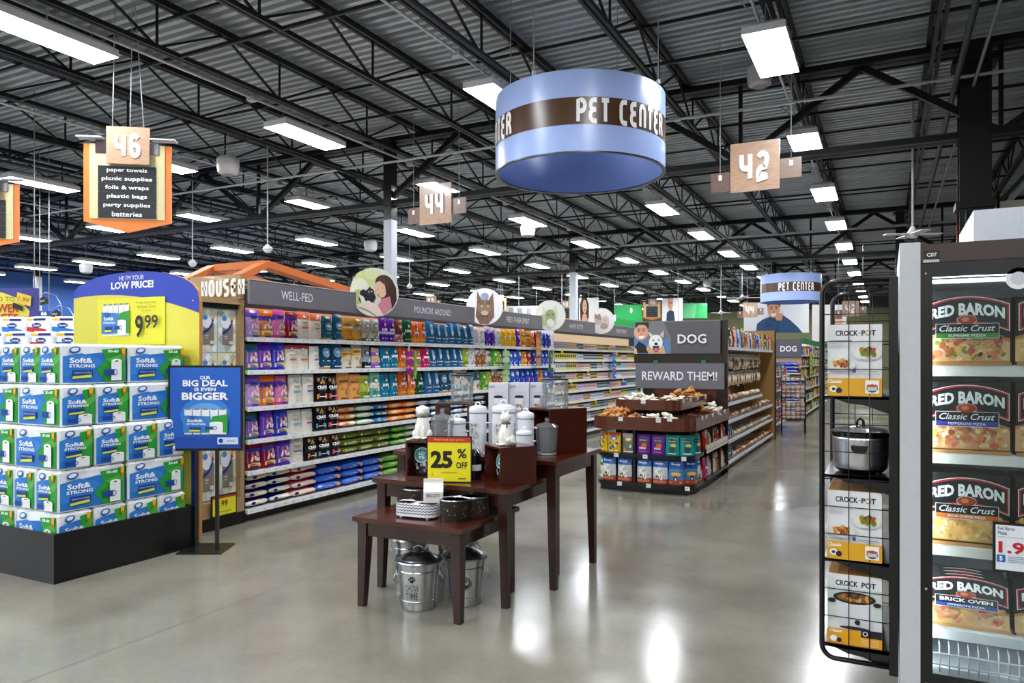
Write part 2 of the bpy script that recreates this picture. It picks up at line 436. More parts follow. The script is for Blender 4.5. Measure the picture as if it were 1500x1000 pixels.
# girders along x
def girder(Y, z0=4.30, z1=5.42, step=1.55):
    g = bpy.data.objects.new('roof_girder', None); COL.objects.link(g); g.parent = ceiling; g.location = (0, Y, 0)
    for nm, z, h in (('bottom_chord', z0, .10), ('top_chord', z1, .11)):
        m = MB()
        for s in (-1, 1): m.box(WX0, WX1, .03*s-.02, .03*s+.02, z, z+h, '#101215'); m.box(WX0, WX1, .08*s-.04, .08*s+.04, z, z+.014, '#22252a')
        m.obj(nm, STEEL, g)
    x = WX1; k = 0
    while x-2*step > WX0:
        for (a, za, c, zc) in ((x, z1, x-step, z0+.05), (x-step, z0+.05, x-2*step, z1)):
            m = MB(); m.bar((a,0,za),(c,0,zc),.085,.085,'#101214'); m.obj('girder_diagonal', STEEL, g)
        m = MB(); m.bar((x-step,0,z0+.05),(x-step,0,z1),.05,.05,'#101214'); m.obj('girder_vertical', STEEL, g)
        x -= 2*step; k += 1
for Y in (10.8, 21.6, 32.4, 43.2): girder(Y)
# bridging rods between joists
for y in [0.4+2.7*k for k in range(-5, 17)]:
    m = MB(); m.bar((WX0,y,JB+.02),(2.05,y,JB+.02),.035,.035,'#1d2024'); m.bar((WX0,y,JT-.06),(2.05,y,JT-.06),.03,.03,'#1d2024')
    m.obj('bridging', STEEL, ceiling)
# pale conduits: pairs beside each girder, singles below the joists that carry the lights
def pipe(name, pts, r, col, mat=METAL, label=None):
    m = MB(); m.tube(pts, r, col, 6); return m.obj(name, mat, ceiling)
for Y in (10.8, 21.6, 32.4):
    for dy, z in ((-.22, 5.02), (-.42, 4.96)):
        pipe('conduit', [(WX0, Y+dy, z), (WX1, Y+dy, z)], .018, '#d4d9dd', SATIN)
LX = [-1.05-3.12*k for k in range(10)]
LYS = [0.75+3.6*k for k in range(-4, 13)]
for x in LX: pipe('conduit', [(x-.1, WY0, 4.97), (x-.1, WY1-1, 4.97)], .016, '#ccd1d5', SATIN)
for x in (-3.95, -8.6, -13.3, -18.0): pipe('sprinkler_pipe', [(x, WY0, 4.90), (x, WY1-1, 4.90)], .03, '#3c4148', STEEL)
pipe('sprinkler_pipe', [(0.75, WY0, 4.92), (0.75, WY1-1, 4.92)], .035, '#4a4f56', STEEL)
pipe('sprinkler_pipe', [(0.95, WY0, 4.92), (0.95, WY1-1, 4.92)], .02, '#8a9096', STEEL)
# junction boxes and curled flex
for x in LX[:5]:
    for y in LYS[5:10]:
        m = MB(); m.box(x-.16,x-.04,y-.95,y-.85,4.93,4.99,'#b7bcc0'); m.obj('junction_box', SATIN, ceiling)
        m = MB(); m.tube([(x-.1,y-.9,4.98),(x-.3,y-.6,5.12),(x-.2,y-.2,5.10),(x-.02,y,5.0),(x,y,4.84)], .008, '#aab0b4', 5); m.obj('flex_cable', SATIN, ceiling)

# columns
def column(x, y, w, lower='#8e959e', zsplit=2.9, dark='#1a1c20'):
    root = bpy.data.objects.new('column', None); COL.objects.link(root); root.location = (x, y, 0); root['kind'] = 'structure'
    m = MB(); m.box(-w/2,w/2,-w/2,w/2,0,zsplit,lower); m.obj('lower_shaft', SATIN, root)
    m = MB(); m.box(-w/2,w/2,-w/2,w/2,zsplit,ROOF-.1,dark); m.box(-w*.8,w*.8,-w*.8,w*.8,ROOF-.3,ROOF-.26,dark); m.obj('upper_shaft', SATIN, root)
    return root
column(-7.94, 10.8, .17, '#b5bcc4', 4.05)
column(-8.8, 21.6, .21, '#d2d8df', 4.3)
column(-17.6, 21.6, .2, '#c5ccd4', 3.2); column(*XY(55, 27), .2, '#d8dfe8', 4.6)
column(0.3, 21.6, .2, '#8e959e', 3.0); column(-4.2, 32.4, .2, '#9aa', 3.0); column(-13, 32.4, .2, '#9aa', 3.0)
# the big dark column on the cold-case side
cr = bpy.data.objects.new('column', None); COL.objects.link(cr); cr.location = (.97, 10.8, 0); cr['kind'] = 'structure'
m = MB()
for s in (-1, 1): m.box(-.17,.17,.15*s-.012,.15*s+.012,0,ROOF-.15,'#0e1012')
m.box(-.012,.012,-.15,.15,0,ROOF-.15,'#0b0c0e'); m.obj('flanged_shaft', STEEL, cr)
m = MB(); m.box(-.21,.21,-.2,.2,3.42,3.5,'#0c0d0f'); m.box(-.24,.24,-.2,.2,5.2,5.3,'#0c0d0f'); m.obj('collar', STEEL, cr)
m = MB(); m.tube([(-.1,-.2,0),(-.1,-.2,3.4)],.014,'#c8ccd0'); m.obj('conduit', METAL, cr)
m = MB(); m.tube([(.08,-.2,0),(.08,-.2,3.4)],.012,'#c8ccd0'); m.obj('conduit', METAL, cr)
m = MB(); m.tube([(-.19,-.18,0),(-.19,-.18,3.35)],.01,'#8c3028'); m.obj('conduit', METAL, cr)
m = MB(); m.tube([(.24,-.1,2.0),(.24,-.1,3.6)],.018,'#b0582a'); m.obj('conduit', METAL, cr)
m = MB(); m.box(-.08,-.03,-.23,-.2,2.55,2.63,'#d8dcdf'); m.box(.0,.04,-.23,-.2,2.6,2.68,'#d8dcdf'); m.obj('switch_box', SATIN, cr)

# ---------------------------------------------------------------- light fixtures
def make_fixture():
    r = thing('light_fixture', 'x', 'ceiling light')
    h = MB(); L, W = .61, .2
    h.add([(-W,-L,0),(W,-L,0),(W,L,0),(-W,L,0),(-W,-L,.075),(W,-L,.075),(W,L,.075),(-W,L,.075),(-W+.07,-L+.08,.13),(W-.07,-L+.08,.13),(W-.07,L-.08,.13),(-W+.07,L-.08,.13)],
          [(0,1,5,4),(1,2,6,5),(2,3,7,6),(3,0,4,7),(4,5,9,8),(5,6,10,9),(6,7,11,10),(7,4,8,11),(8,9,10,11)], '#f4f6fa')
    h.obj('housing', SATIN, r)
    l = MB(); W2, L2 = W-.018, L-.018
    l.quad((-W2,-L2,-.004),(-W2,L2,-.004),(W2,L2,-.004),(W2,-L2,-.004), '#ffffff'); l.obj('lens', LENS, r)
    w = MB(); w.tube([(0,-.45,.1),(0,-.45,.42)],.004,'#9aa0a6',4); w.tube([(0,.45,.1),(0,.45,.42)],.004,'#9aa0a6',4); w.obj('suspension_wire', SATIN, r)
    return r
fx = make_fixture(); first = True
for i, x in enumerate([LX[0]+3.12*2, LX[0]+3.12]+LX):  # the two leading rows are unseen, added behind the camera to brighten fronts
    for k, y in enumerate(LYS if i > 1 else LYS[:4]):
        lab = 'white LED ceiling fixture, %s row from the cold-case side, %s counted along the row' % (ORD[i], ORD[k])
        if first: o = fx; o.location = (x, y, 4.68); o['label'] = lab; first = False
        else: o = copy_thing(fx, (x, y, 4.68), 0, lab)
        o['group'] = 'hanging rows of LED fixtures'

# hanging speakers / domes
def speaker(px, py, d, label):
    x, y = XY(px, d); z = Z(py, d)
    r = thing('pendant_speaker', label, 'speaker', (x, y, z), 0, 'white pendant speakers under the roof')
    m = MB(); m.lathe([(.10,-.14),(.15,-.11),(.17,0),(.17,.10),(.13,.14)], '#d9dade', 16); m.obj('shell', SATIN, r)
    m = MB(); m.lathe([(.001,-.146),(.10,-.142)], '#a4a6aa', 16); m.obj('speaker_grille', MATTE, r)
    m = MB()
    for a in (0, 2.1, 4.2): m.tube([(.12*math.cos(a),.12*math.sin(a),.13),(0,0,.32)],.004,'#aeb2b6',4)
    m.tube([(0,0,.32),(0,0,ROOF-z)],.004,'#aeb2b6',4); m.obj('hanger_wire', SATIN, r)
speaker(1113, 112, 9.9, 'white pendant speaker beside the largest ceiling fixture near the aisle 42 sign')
speaker(334, 243, 11.5, 'pale pendant speaker hanging behind the aisle 46 list sign')
speaker(773, 338, 17, 'small pendant speaker seen below the big blue drum sign')
speaker(543, 360, 19, 'small pendant speaker beside the grey column behind the gable roof')
speaker(1036, 415, 30, 'tiny pendant speaker over the middle of the store above the man poster')
speaker(126, 393, 21, 'pendant speaker above the yellow and blue low price board')
speaker(1233, 370, 21.6, 'pendant speaker above the wire rack of slow cooker boxes')

# duct and box on top of the cold case
x, y = XY(1475, 9.5)
t_ = thing('air_duct', 'cream air duct and bluish elbow near the dark column', 'duct', (x, y, 0))
m = MB(); m.box(-.2,1.6,0,.5,3.35,3.6,'#c9c7b2'); m.obj('duct_run', SATIN, t_)
m = MB(); m.prism([(-.55,3.1),(-.15,2.85),(.05,3.25),(-.2,3.6),(-.4,3.6)], 0, .5, '#7d8fae', plane='xz'); m.obj('elbow', METAL, t_)
m = MB(); m.bar((-.5,.2,3.0),(.8,.2,4.5),.06,.06,'#9aa0a6'); m.bar((-.6,.2,3.0),(.7,.2,4.5),.05,.05,'#2a2d31'); m.obj('bracket_arm', STEEL, t_)
# ================================================================ BATH TISSUE DISPLAY
def tissue_art(S, w, h, big):
    """printed film of the tissue pack: blue sweep, green sweep, lettering, roll"""
    def f(mb):
        p = Print(mb, S, 0.0011)
        m = .03*w
        p.poly([(m,.04*h),(w-m,.04*h),(w-m,.62*h),(.6*w,.80*h),(m,.70*h)], '#2f78c8')
        p.poly([(m,.70*h),(.30*w,.78*h),(.55*w,.66*h),(.62*w,.55*h),(.45*w,.30*h),(m,.20*h)], '#3a86d6')
        p.poly([(.60*w,.88*h),(w-m,.93*h),(w-m,.04*h),(.66*w,.04*h),(.52*w,.36*h),(.66*w,.62*h)], '#2f9e3a')
        p.poly([(.68*w,.62*h),(w-m,.80*h),(w-m,.60*h),(.80*w,.5*h)], '#57b84a')
        p.ell(.20*w if big else .32*w, .86*h, .085*w if big else .15*w, .085*h, '#2b62b4', 14, .2)
        p.ell(.20*w if big else .32*w, .87*h, .06*w if big else .10*w, .05*h, '#e8f2fb', 12, .2)
        if big:
            p.text('Soft&', .29*w, .60*h, .135*h, '#ffffff', w=.34*w, bold=.03)
            p.text('STRONG', .30*w, .46*h, .085*h, '#ffffff', w=.38*w, bold=.03)
            p.rect(.16*w, .20*h, .46*w, .35*h, '#1b3f8f'); p.poly([(.16*w,.14*h),(.44*w,.17*h),(.44*w,.24*h),(.16*w,.20*h)], '#d8e04a')
            p.text('BUNDLES OF SOFTNESS', .31*w, .29*h, .035*h, '#dfe8f8', w=.26*w)
            p.text('30-60', .77*w, .84*h, .075*h, '#ffffff', w=.17*w, bold=.03)
            p.poly([(.905*w,.95*h),(.96*w,.95*h),(.955*w,.72*h),(.93*w,.68*h),(.91*w,.72*h)], '#f0b41e'); p.ell(.932*w,.74*h,.024*w,.045*h,'#e05a20',10)
            rx, ry, rw, rh = .81*w, .08*h, .15*w, .50*h
            p.rect(rx-rw*.5, ry, rx+rw*.6, ry+rh, '#eef1f2'); p.ell(rx+rw*.05, ry+rh, rw*.55, .06*h, '#fbfcfc', 14); p.ell(rx+rw*.05, ry+rh, rw*.2, .022*h, '#6f6a62', 10)
            p.rect(.62*w, .22*h, .78*w, .37*h, '#23479c'); p.ring(.79*w, .295*h, .042*w, .075*h, .010*w, '#23479c', 14)
        else:
            p.text('Soft&', .45*w, .60*h, .10*h, '#ffffff', w=.56*w, bold=.03)
            p.text('STRONG', .46*w, .50*h, .06*h, '#ffffff', w=.62*w, bold=.03)
            p.rect(.18*w, .34*h, .66*w, .43*h, '#1b3f8f'); p.poly([(.2*w,.29*h),(.64*w,.31*h),(.64*w,.36*h),(.2*w,.33*h)], '#d8e04a')
            p.poly([(.78*w,.95*h),(.9*w,.95*h),(.88*w,.76*h),(.8*w,.76*h)], '#f0b41e'); p.ell(.84*w,.77*h,.05*w,.04*h,'#e05a20',10)
            p.rect(.46*w, .05*h, .86*w, .26*h, '#eef1f2'); p.ell(.66*w, .26*h, .2*w, .035*h, '#fbfcfc', 12); p.ell(.66*w, .26*h, .07*w, .014*h, '#6f6a62', 8)
            p.rect(.14*w, .10*h, .42*w, .19*h, '#23479c'); p.ring(.44*w, .145*h, .09*w, .05*h, .02*w, '#23479c', 12)
    return f
PW, PD, PH = .51, .255, .292
def make_pack():
    r = thing('bath_tissue_pack', 'x', 'toilet paper pack')
    m = MB(); rg = random.Random(3)
    m.rbox(-PW/2, PW/2, -PD/2, PD/2, 0, PH, .014, '#eef1f4')
    for i in range(6):
        for j in range(3):
            m.lathe([(.038,PH-.001),(.034,PH+.004)], '#f8f9fa', 10, (-PW/2+.045+.084*i, -PD/2+.045+.082*j, 0))
            m.lathe([(.001,PH+.0045),(.014,PH+.0045)], '#d7dadd', 8, (-PW/2+.045+.084*i, -PD/2+.045+.082*j, 0))
    m.obj('wrapped_rolls', GLOSSY, r)
    m = MB()
    tissue_art(flat((-PW/2,-PD/2-.001,0),(1,0,0),(0,0,1),(0,-1,0)), PW, PH, True)(m)
    tissue_art(flat((PW/2,PD/2+.001,0),(-1,0,0),(0,0,1),(0,1,0)), PW, PH, True)(m)
    tissue_art(flat((PW/2+.001,-PD/2,0),(0,1,0),(0,0,1),(1,0,0)), PD, PH, False)(m)
    tissue_art(flat((-PW/2-.001,PD/2,0),(0,-1,0),(0,0,1),(-1,0,0)), PD, PH, False)(m)
    m.obj('printed_film', CARD, r)
    return r
pack = make_pack(); pack_used = [False]
def put_pack(x, y, z, rz, lab):
    jx = random.uniform(-.05, .05)
    if not pack_used[0]:
        pack_used[0] = True; pack.location = (x, y, z); pack.rotation_euler[2] = rz+jx*.3; pack['label'] = lab; pack['group'] = 'bath tissue packs stacked on the black base'; return pack
    return copy_thing(pack, (x, y, z), rz+jx*.3, lab, 'bath tissue packs stacked on the black base')
DX0, DY0 = -5.17, 3.16       # the corner of the stack nearest the aisle
ROWN = ['bottom row', 'second row', 'third row', 'fourth row', 'top row']
for k in range(5):
    z = .172+.30*k
    back = .0 if k < 3 else .05*(k-2)
    seq = []
    # face towards +x, from the near corner going away; L = long side out, E = end out
    if k in (0, 2): face = 'EEEE'
    elif k == 1: face = 'LL'
    elif k == 3: face = 'EEL'
    else: face = 'LL'
    y = DY0+back+ (0.0 if k not in (4,) else -.02)
    x = DX0-back
    n = 0
    if k in (0, 2):
        # first the packs on the near side show their long faces to -y
        put_pack(x-PW/2, y+PD/2, z, 0, 'tissue pack on the near corner of the %s' % ROWN[k]); y += PD+.012
        for q in range(3):
            put_pack(x-PW/2, y+PD/2, z, 0, 'tissue pack end-on in the %s, %s behind the corner pack' % (ROWN[k], ORD[q])); y += PD+.012
    elif k in (1, 4):
        for q in range(2):
            put_pack(x-PD/2, y+PW/2, z, PI/2, 'tissue pack broadside to the aisle in the %s, %s from the corner' % (ROWN[k], ORD[q])); y += PW+.02
        put_pack(x-PD-.01-PD/2, DY0+back+PW/2, z, PI/2, 'tissue pack end-on just inside the near corner of the %s' % ROWN[k])
        put_pack(x-2*PD-.02-PD/2, DY0+back+PW/2, z, PI/2, 'tissue pack end-on in the %s, second in from the corner' % ROWN[k])
        put_pack(x-3*PD-.04-PW/2, DY0+back+PD/2, z, 0, 'tissue pack broadside on the near face of the %s' % ROWN[k])
        put_pack(x-PD-.02-PW/2, DY0+back+PW+.03+PW/2, z, 0, 'tissue pack in the middle of the %s' % ROWN[k])
    else:
        for q in range(2):
            put_pack(x-PW/2, y+PD/2, z, 0, 'tissue pack end-on in the %s, %s from the corner' % (ROWN[k], ORD[q])); y += PD+.012
        put_pack(x-PD/2, y+PW/2, z, PI/2, 'tissue pack broadside to the aisle at the far end of the fourth row')
        put_pack(x-PD-.02-PW/2, DY0+back+.70, z, 0, 'tissue pack in the middle of the fourth row')
    if k in (0, 2, 3):
        put_pack(x-PW-.015-PW/2, DY0+back+PD/2+.01, z, 0, 'tissue pack broadside beside the corner pack in the %s' % ROWN[k])
        put_pack(x-PW-.015-PW/2, DY0+back+PD*1.5+.03, z, 0, 'tissue pack behind the broadside one in the %s' % ROWN[k])
# black base
t = thing('display_platform', 'black box base holding the stacked bath tissue packs', 'display base', (0,0,0))
bx0, bx1, by0, by1, bh = -6.42, -5.12, 3.10, 4.27, .345
for nm, q in (('side_board', (bx1-.02,bx1,by0,by1)), ('side_board', (bx0,bx0+.02,by0,by1)), ('end_board', (bx0+.02,bx1-.02,by0,by0+.02)), ('end_board', (bx0+.02,bx1-.02,by1-.02,by1))):
    m = MB(); m.box(*q, 0, bh, '#17181b'); m.obj(nm, SATIN, t)
m = MB(); m.box(bx0+.02,bx1-.02,by0+.02,by1-.02,.14,.17,'#1d1e21'); m.obj('deck_board', MATTE, t)
m = MB(); m.box(-5.90,-5.88,by0-.004,by0,0,bh,'#08090a'); m.obj('seam', MATTE, t)

# yellow and blue arched board behind the stack
BA = 3.0; BP = XY(292, 6.24); uL, dL = along(BP, BA, 108); BW = -uL
bxy = (BP[0]-BW/2*math.cos(math.radians(BA)), BP[1]-BW/2*math.sin(math.radians(BA)))
t = thing('price_board', 'tall yellow board with arched blue top reading low price', 'display board', (bxy[0], bxy[1], 0), math.radians(BA))
def arch(w, h0, hl, hr, n=14):
    """outline of the arched top between the shoulders"""
    pts = [(-w/2, hl)]
    for i in range(1, n):
        a = PI*i/n; x = -math.cos(a)*w/2
        pts.append((x, hl+(h0-hl)*math.sin(a)**.8 if x < 0 else hr+(h0-hr)*math.sin(a)**.8))
    pts.append((w/2, hr)); return pts
zB = lambda px, py: Z(py, along(BP, BA, px)[1])
zt, zl, zr = zB(190, 398), zB(108, 436), zB(292, 440)
top = arch(BW, zt, zl, zr)
m = MB(); m.prism([(BW/2,.02),(-BW/2,.02)][::-1]+top[::-1], 0, .03, '#e6dc55', plane='xz', side='#c98a4a'); m.obj('board_panel', SATIN, t)
def bez(y0, y1, y2, n=10):
    return [(-BW/2+BW*i/n, (1-i/n)**2*y0+2*(i/n)*(1-i/n)*y1+(i/n)**2*y2) for i in range(n+1)]
low = bez(zB(108,437), zB(200,420), zB(292,458))
m = MB(); p = Print(m, front_y(0, -.001, 0), .001)
p.poly(low+top[::-1], '#2a44b8')
p.poly([(BW/2,.02),(BW/2-.09,.02),(BW/2-.09,zB(285,660)),(BW/2,zB(292,660))][::-1], '#233a9a')
cx = lambda px: along(BP, BA, px)[0]+BW/2
p.text("HI! I'M YOUR", cx(193), zB(193,406.5), .042, '#ffffff', w=cx(211)-cx(175), bold=.0)
p.text('LOW PRICE!', cx(194), zB(194,417), .066, '#ffffff', w=cx(225)-cx(163), bold=.035)
m.obj('printed_face', CARD, t)
# the price card fixed on it
c_ = MB(); x0, x1, z0, z1 = cx(145), cx(243), zB(200,505), zB(200,436)
c_.box(x0, x1, -.012, -.006, z0, z1, '#efe83a')
p = Print(c_, front_y(0, -.0125, 0), .001)
def bundle(p, x, z, w, h):
    for i in range(5): p.rect(x+w*(.02+.196*i), z, x+w*(.19+.196*i), z+h, '#f4f5f6'); p.ell(x+w*(.10+.196*i), z+h, w*.075, h*.03, '#8c8c90', 8)
    p.poly([(x,z+.08*h),(x+.62*w,z+.08*h),(x+.62*w,z+.72*h),(x,z+.76*h)], '#3a84d2'); p.poly([(x+.5*w,z+.08*h),(x+w,z+.08*h),(x+w,z+.80*h),(x+.66*w,z+.72*h)], '#2f9e3a')
    p.text('Soft&', x+.27*w, z+.55*h, .11*h, '#ffffff', w=.36*w, bold=.03); p.text('STRONG', x+.29*w, z+.42*h, .075*h, '#ffffff', w=.42*w, bold=.03)
    p.rect(x+.14*w, z+.18*h, x+.40*w, z+.30*h, '#1b3f8f'); p.rect(x+.14*w, z+.13*h, x+.38*w, z+.19*h, '#e6e23a')
    p.rect(x+.60*w, z+.02*h, x+.90*w, z+.46*h, '#f6f7f8'); p.ell(x+.75*w, z+.46*h, .15*w, .05*h, '#fff', 12)
    p.rect(x+.5*w, z+.20*h, x+.68*w, z+.32*h, '#23479c'); p.ring(x+.72*w, z+.26*h, .05*w, .07*h, .014*w, '#23479c', 10)
    p.ell(x+.2*w, z+.69*h, .09*w, .06*h, '#2b62b4', 10)
bundle(p, cx(152), zB(172,492), cx(193)-cx(152), zB(172,446)-zB(172,492))
p.text('Kroger Home Sense', cx(219), zB(219,443), .020, '#3a3a14', w=cx(234)-cx(204)); p.text('Bathroom Tissue', cx(219), zB(219,449), .020, '#3a3a14', w=cx(232)-cx(206)); p.text('30 Double Rolls', cx(219), zB(219,455), .011, '#3a3a14', w=cx(226)-cx(212))
p.text('9', cx(209), zB(209,478), .20, '#1d1d1d', w=cx(215)-cx(203), bold=.02); p.text('99', cx(227), zB(227,471), .12, '#1d1d1d', w=cx(236)-cx(217), bold=.01); p.text('Each', cx(221), zB(221,489), .010, '#3a3a14')
c_.obj('price_card', CARD, t)
m = MB(); m.lathe([(.008,0),(.008,.004)], '#e8e8e8', 8, (0,0,0)); o = m.obj('screw', METAL, t, (cx(283), -.001, zB(283,440))); o.rotation_euler[0] = PI/2

# black framed poster stand
sx, sy = XY(301, 6.0)
t = thing('poster_stand', 'black two-pole stand holding a blue framed big deal poster', 'sign stand', (sx, sy, 0), math.radians(29))
K = 6.0/FPX; q = lambda px: (px-301)*K
z0, z1 = Z(660,6.0), Z(535,6.0); w0, w1 = q(247), q(355)
m = MB(); m.box(w0,w1,0,.02,z0,z1,'#0c0d0f'); m.obj('poster_frame', SATIN, t)
m = MB(); p = Print(m, front_y(0, -.001, 0), .0009); ZZ = lambda py: Z(py, 6.0)
p.rect(w0+.018, z0+.02, w1-.018, z1-.018, '#1f63c4'); p.rect(w0+.018, z0+.02, w1-.018, ZZ(640), '#184fb0')
p.ell(0, ZZ(608), .20, .15, '#3c86dd', 20); p.ell(0, ZZ(608), .16, .10, '#6aa9ec', 18)
p.text('OUR', 0, ZZ(553), .030, '#fff', w=.085, bold=.03); p.text('BIG DEAL', 0, ZZ(561), .052, '#fff', w=.36, bold=.03)
p.text('IS EVEN', 0, ZZ(570), .028, '#fff', w=.17, bold=.03); p.text('BIGGER', 0, ZZ(580), .062, '#fff', w=.375, bold=.04)
bundle(p, q(270), ZZ(636), q(334)-q(270), ZZ(599)-ZZ(636))
p.rect(q(320), ZZ(650), q(350), ZZ(640), '#cfe0f5'); p.ell(q(325), ZZ(645), .018, .018, '#1c3f94', 12); p.text('BRAND', q(340), ZZ(645), .012, '#1c3f94', w=.06)
m.obj('poster', CARD, t)
for px, dy in ((281, .10), (319, -.03)):
    m = MB(); m.box(q(px)-.013, q(px)+.013, dy, dy+.026, .012, z0+.02 if dy < 0.05 else z0+.25, '#121315'); m.obj('pole', SATIN, t)
m = MB(); m.box(q(268), q(332), -.13, .20, 0, .012, '#1c1d1f'); m.obj('base_plate', SATIN, t)

# ================================================================ WOODEN CABINET BESIDE THE LONG GONDOLA
GX = -5.44                                     # front plane of the long gondola
GB = -6.02                                     # its back panel
CY0, CY1 = 4.56, 5.09
t = thing('display_cabinet', 'tan wooden cabinet holding boxed facial tissues beside the poster stand', 'cabinet', (0,0,0))
TAN = '#b1926c'
m = MB(); m.box(GB,GX,CY0,CY0+.05,.12,2.12,TAN); m.obj('side_panel', WOOD, t)
m = MB(); m.box(GB,GX,CY1-.045,CY1,.12,2.12,TAN); m.obj('side_panel', WOOD, t)
m = MB(); m.box(GB,GX,CY0+.05,CY1-.045,2.07,2.12,TAN); m.obj('top_panel', WOOD, t)
m = MB(); m.box(GB,GX,CY0+.05,CY1-.045,.12,.26,TAN); m.obj('bottom_rail', WOOD, t)
m = MB(); m.box(GB,GX-.02,CY0,CY1,0,.12,'#0f1012'); m.obj('plinth', SATIN, t)
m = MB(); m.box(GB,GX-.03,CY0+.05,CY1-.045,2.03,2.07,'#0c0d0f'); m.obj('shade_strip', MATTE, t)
cw = (CY1-.045-CY0-.05)/2
pal = [('#d5e0ee','#e4ebc4','#f1e6b0'), ('#dce9d2','#cfdcee','#b4b8bc'), ('#cdddec','#ebe4b4','#dfecd8'), ('#f0e8ba','#bcc0c4','#d8e6d0')]
def tissue_box_mesh(k):
    a, bcol, c = pal[k]; m = MB(); m.box(-.1,0,0,cw-.006,0,.405,a)
    p = Print(m, front_x(.001, 0, 0), .001); W = cw-.006
    for i in range(3):
        for j_ in range(5):
            cx_, cy_ = W*(i+.5)/3, .405*(j_+.5)/5
            p.poly([(cx_-W/6,cy_),(cx_,cy_-.04),(cx_+W/6,cy_),(cx_,cy_+.04)], (bcol, c, '#ffffff')[(i+j_) % 3])
            p.e = .001
    p.e = .003
    p.rect(.24*W, .07, .82*W, .27, '#8d8379'); p.ell(.42*W, .275, .27*W, .055, '#f2f6fb', 16)
    p.poly([(.22*W,.19),(.5*W,.215),(.68*W,.27),(.70*W,.31),(.76*W,.31),(.72*W,.24),(.5*W,.19),(.24*W,.165)], '#233a94')
    p.ell(.34*W, .315, .13*W, .022, '#4f8fd0', 12); p.rect(.72*W,.30,.82*W,.335,'#f0b41e'); p.ell(.77*W,.29,.04*W,.012,'#e05a20',8)
    p.rect(.32*W,.145,.5*W,.155,'#d8d4cf'); p.rect(.32*W,.125,.46*W,.133,'#d8d4cf'); p.rect(.58*W,.075,.78*W,.105,'#e5e2de')
    return m
tb = [tissue_box_mesh(k) for k in range(4)]
rows = [('top', 1.62), ('second', 1.21), ('third', .80), ('bottom', .39)]
for ri, (rn, z) in enumerate(rows):
    for ci in range(2):
        k = (ri*2+ci) % 4
        o = tb[k].obj('facial_tissue_box', CARD, None, (GX-.06, CY0+.053+ci*(cw), z if ri < 3 else .27))
        if ri == 3: o.scale = (1, 1, 1.28)
        tag(o, 'pale patterned facial tissue box, %s row, next to %s' % (rn, ('the arched board', 'the pet food shelves')[ci]), 'tissue box', 'facial tissue boxes in the wooden cabinet')
t2 = thing('price_placard', 'small yellow price placard in a black frame on the tissue cabinet', 'price sign', (GX+.03, 0, 0))
a0, a1 = YX(305, GX), YX(342, GX); zc0, zc1 = Z(753, 6.8), Z(722, 6.8)
m = MB(); m.box(0,.012,a0,a1,zc0,zc1,'#15100e'); m.obj('frame', SATIN, t2)
m = MB(); p = Print(m, front_x(.0125,0,0), .001); p.rect(a0+.012,zc0+.012,a1-.012,zc1-.012,'#f1e42a'); p.rect(a0+.012,zc1-.03,a1-.012,zc1-.012,'#c8321e'); p.text('99', (a0+a1)/2, (zc0+zc1)/2+.02, .055, '#222', bold=.01); p.rect(a0+.06,zc0+.04,a1-.06,zc0+.045,'#555'); m.obj('face', CARD, t2)

# lettering and gable roof of the household kiosk behind the header
t = thing('household_kiosk', 'wooden slatted kiosk frame with orange gable roof behind the pet headers', 'kiosk', (0,0,0))
lt = thing('kiosk_lettering', 'white raised letters reading HOUSEH over the wooden cabinet', 'lettering sign', (0,0,0))
hx = -5.92; lw = .098
for i, ch in enumerate('HOUSEH'):
    if ch in 'LD':
        vs_ = {'L': [(0,0),(.45,0),(.45,.2),(.2,.2),(.2,1),(0,1)], 'D': [(0,0),(.3,0),(.5,.25),(.5,.75),(.3,1),(0,1)]}[ch]
        m = MB(); m.prism([(u*.14, v*.142) for u, v in vs_], 0, .012, '#f4f2ee', plane='xz')
    else:
        vs_, fs_, W, H = stroke_text(ch, .24)
        m = MB()
        for e_, rev in ((0, 0), (.012, 1)):
            m.add([(u*.125/1.0*.9, e_, v*.142) for u, v in vs_], [f if rev == 0 else f[::-1] for f in fs_], '#f4f2ee')
    m.obj('letter', SATIN, lt, (hx+lw*i, 5.0, 2.165))
m = MB(); m.box(-6.1,-5.42,5.025,5.06,2.125,2.36,'#a98a66'); m.obj('lettering_board', WOOD, t)
gx = -6.75
def rafter(y0, z0, y1, z1, x0, x1, nm='rafter'):
    m = MB(); x0 -= .12; m.add([(x0,y0,z0),(x0,y1,z1),(x0,y1,z1+.09),(x0,y0,z0+.09),(x1,y0,z0),(x1,y1,z1),(x1,y1,z1+.09),(x1,y0,z0+.09)],
       [(0,3,2,1),(4,5,6,7),(0,1,5,4),(3,7,6,2),(0,4,7,3),(1,2,6,5)], '#e07a3c'); m.obj(nm, MATTE, t)
yA, yP, yB = YX(308, gx), YX(394, gx), YX(513, gx)
zA, zP, zB = Z(436, DX(308,gx)), Z(392, DX(394,gx)), Z(430, DX(513,gx))
for x in (gx, gx-.9): rafter(yA, zA, yP, zP, x-.05, x); rafter(yP, zP, yB, zB, x-.05, x)
m = MB(); m.box(gx-.9,gx-.05,yP-.05,yP+.05,zP+.0,zP+.09,'#e88a4c'); m.obj('ridge_beam', MATTE, t)
for x in (gx-.02, gx-.88):
    for y in (yA+.05, yB-.05):
        m = MB(); m.box(x-.04,x+.02,y-.03,y+.03,0,zA+.03,'#9b7d5b'); m.obj('post', WOOD, t)
for k in range(6):
    m = MB(); z = 2.18+.05*k; m.box(gx+.05,gx+.30,yA+.2,yB-.1,z,z+.034,('#b79a76','#9d8160')[k % 2]); m.obj('slat', WOODX, t)
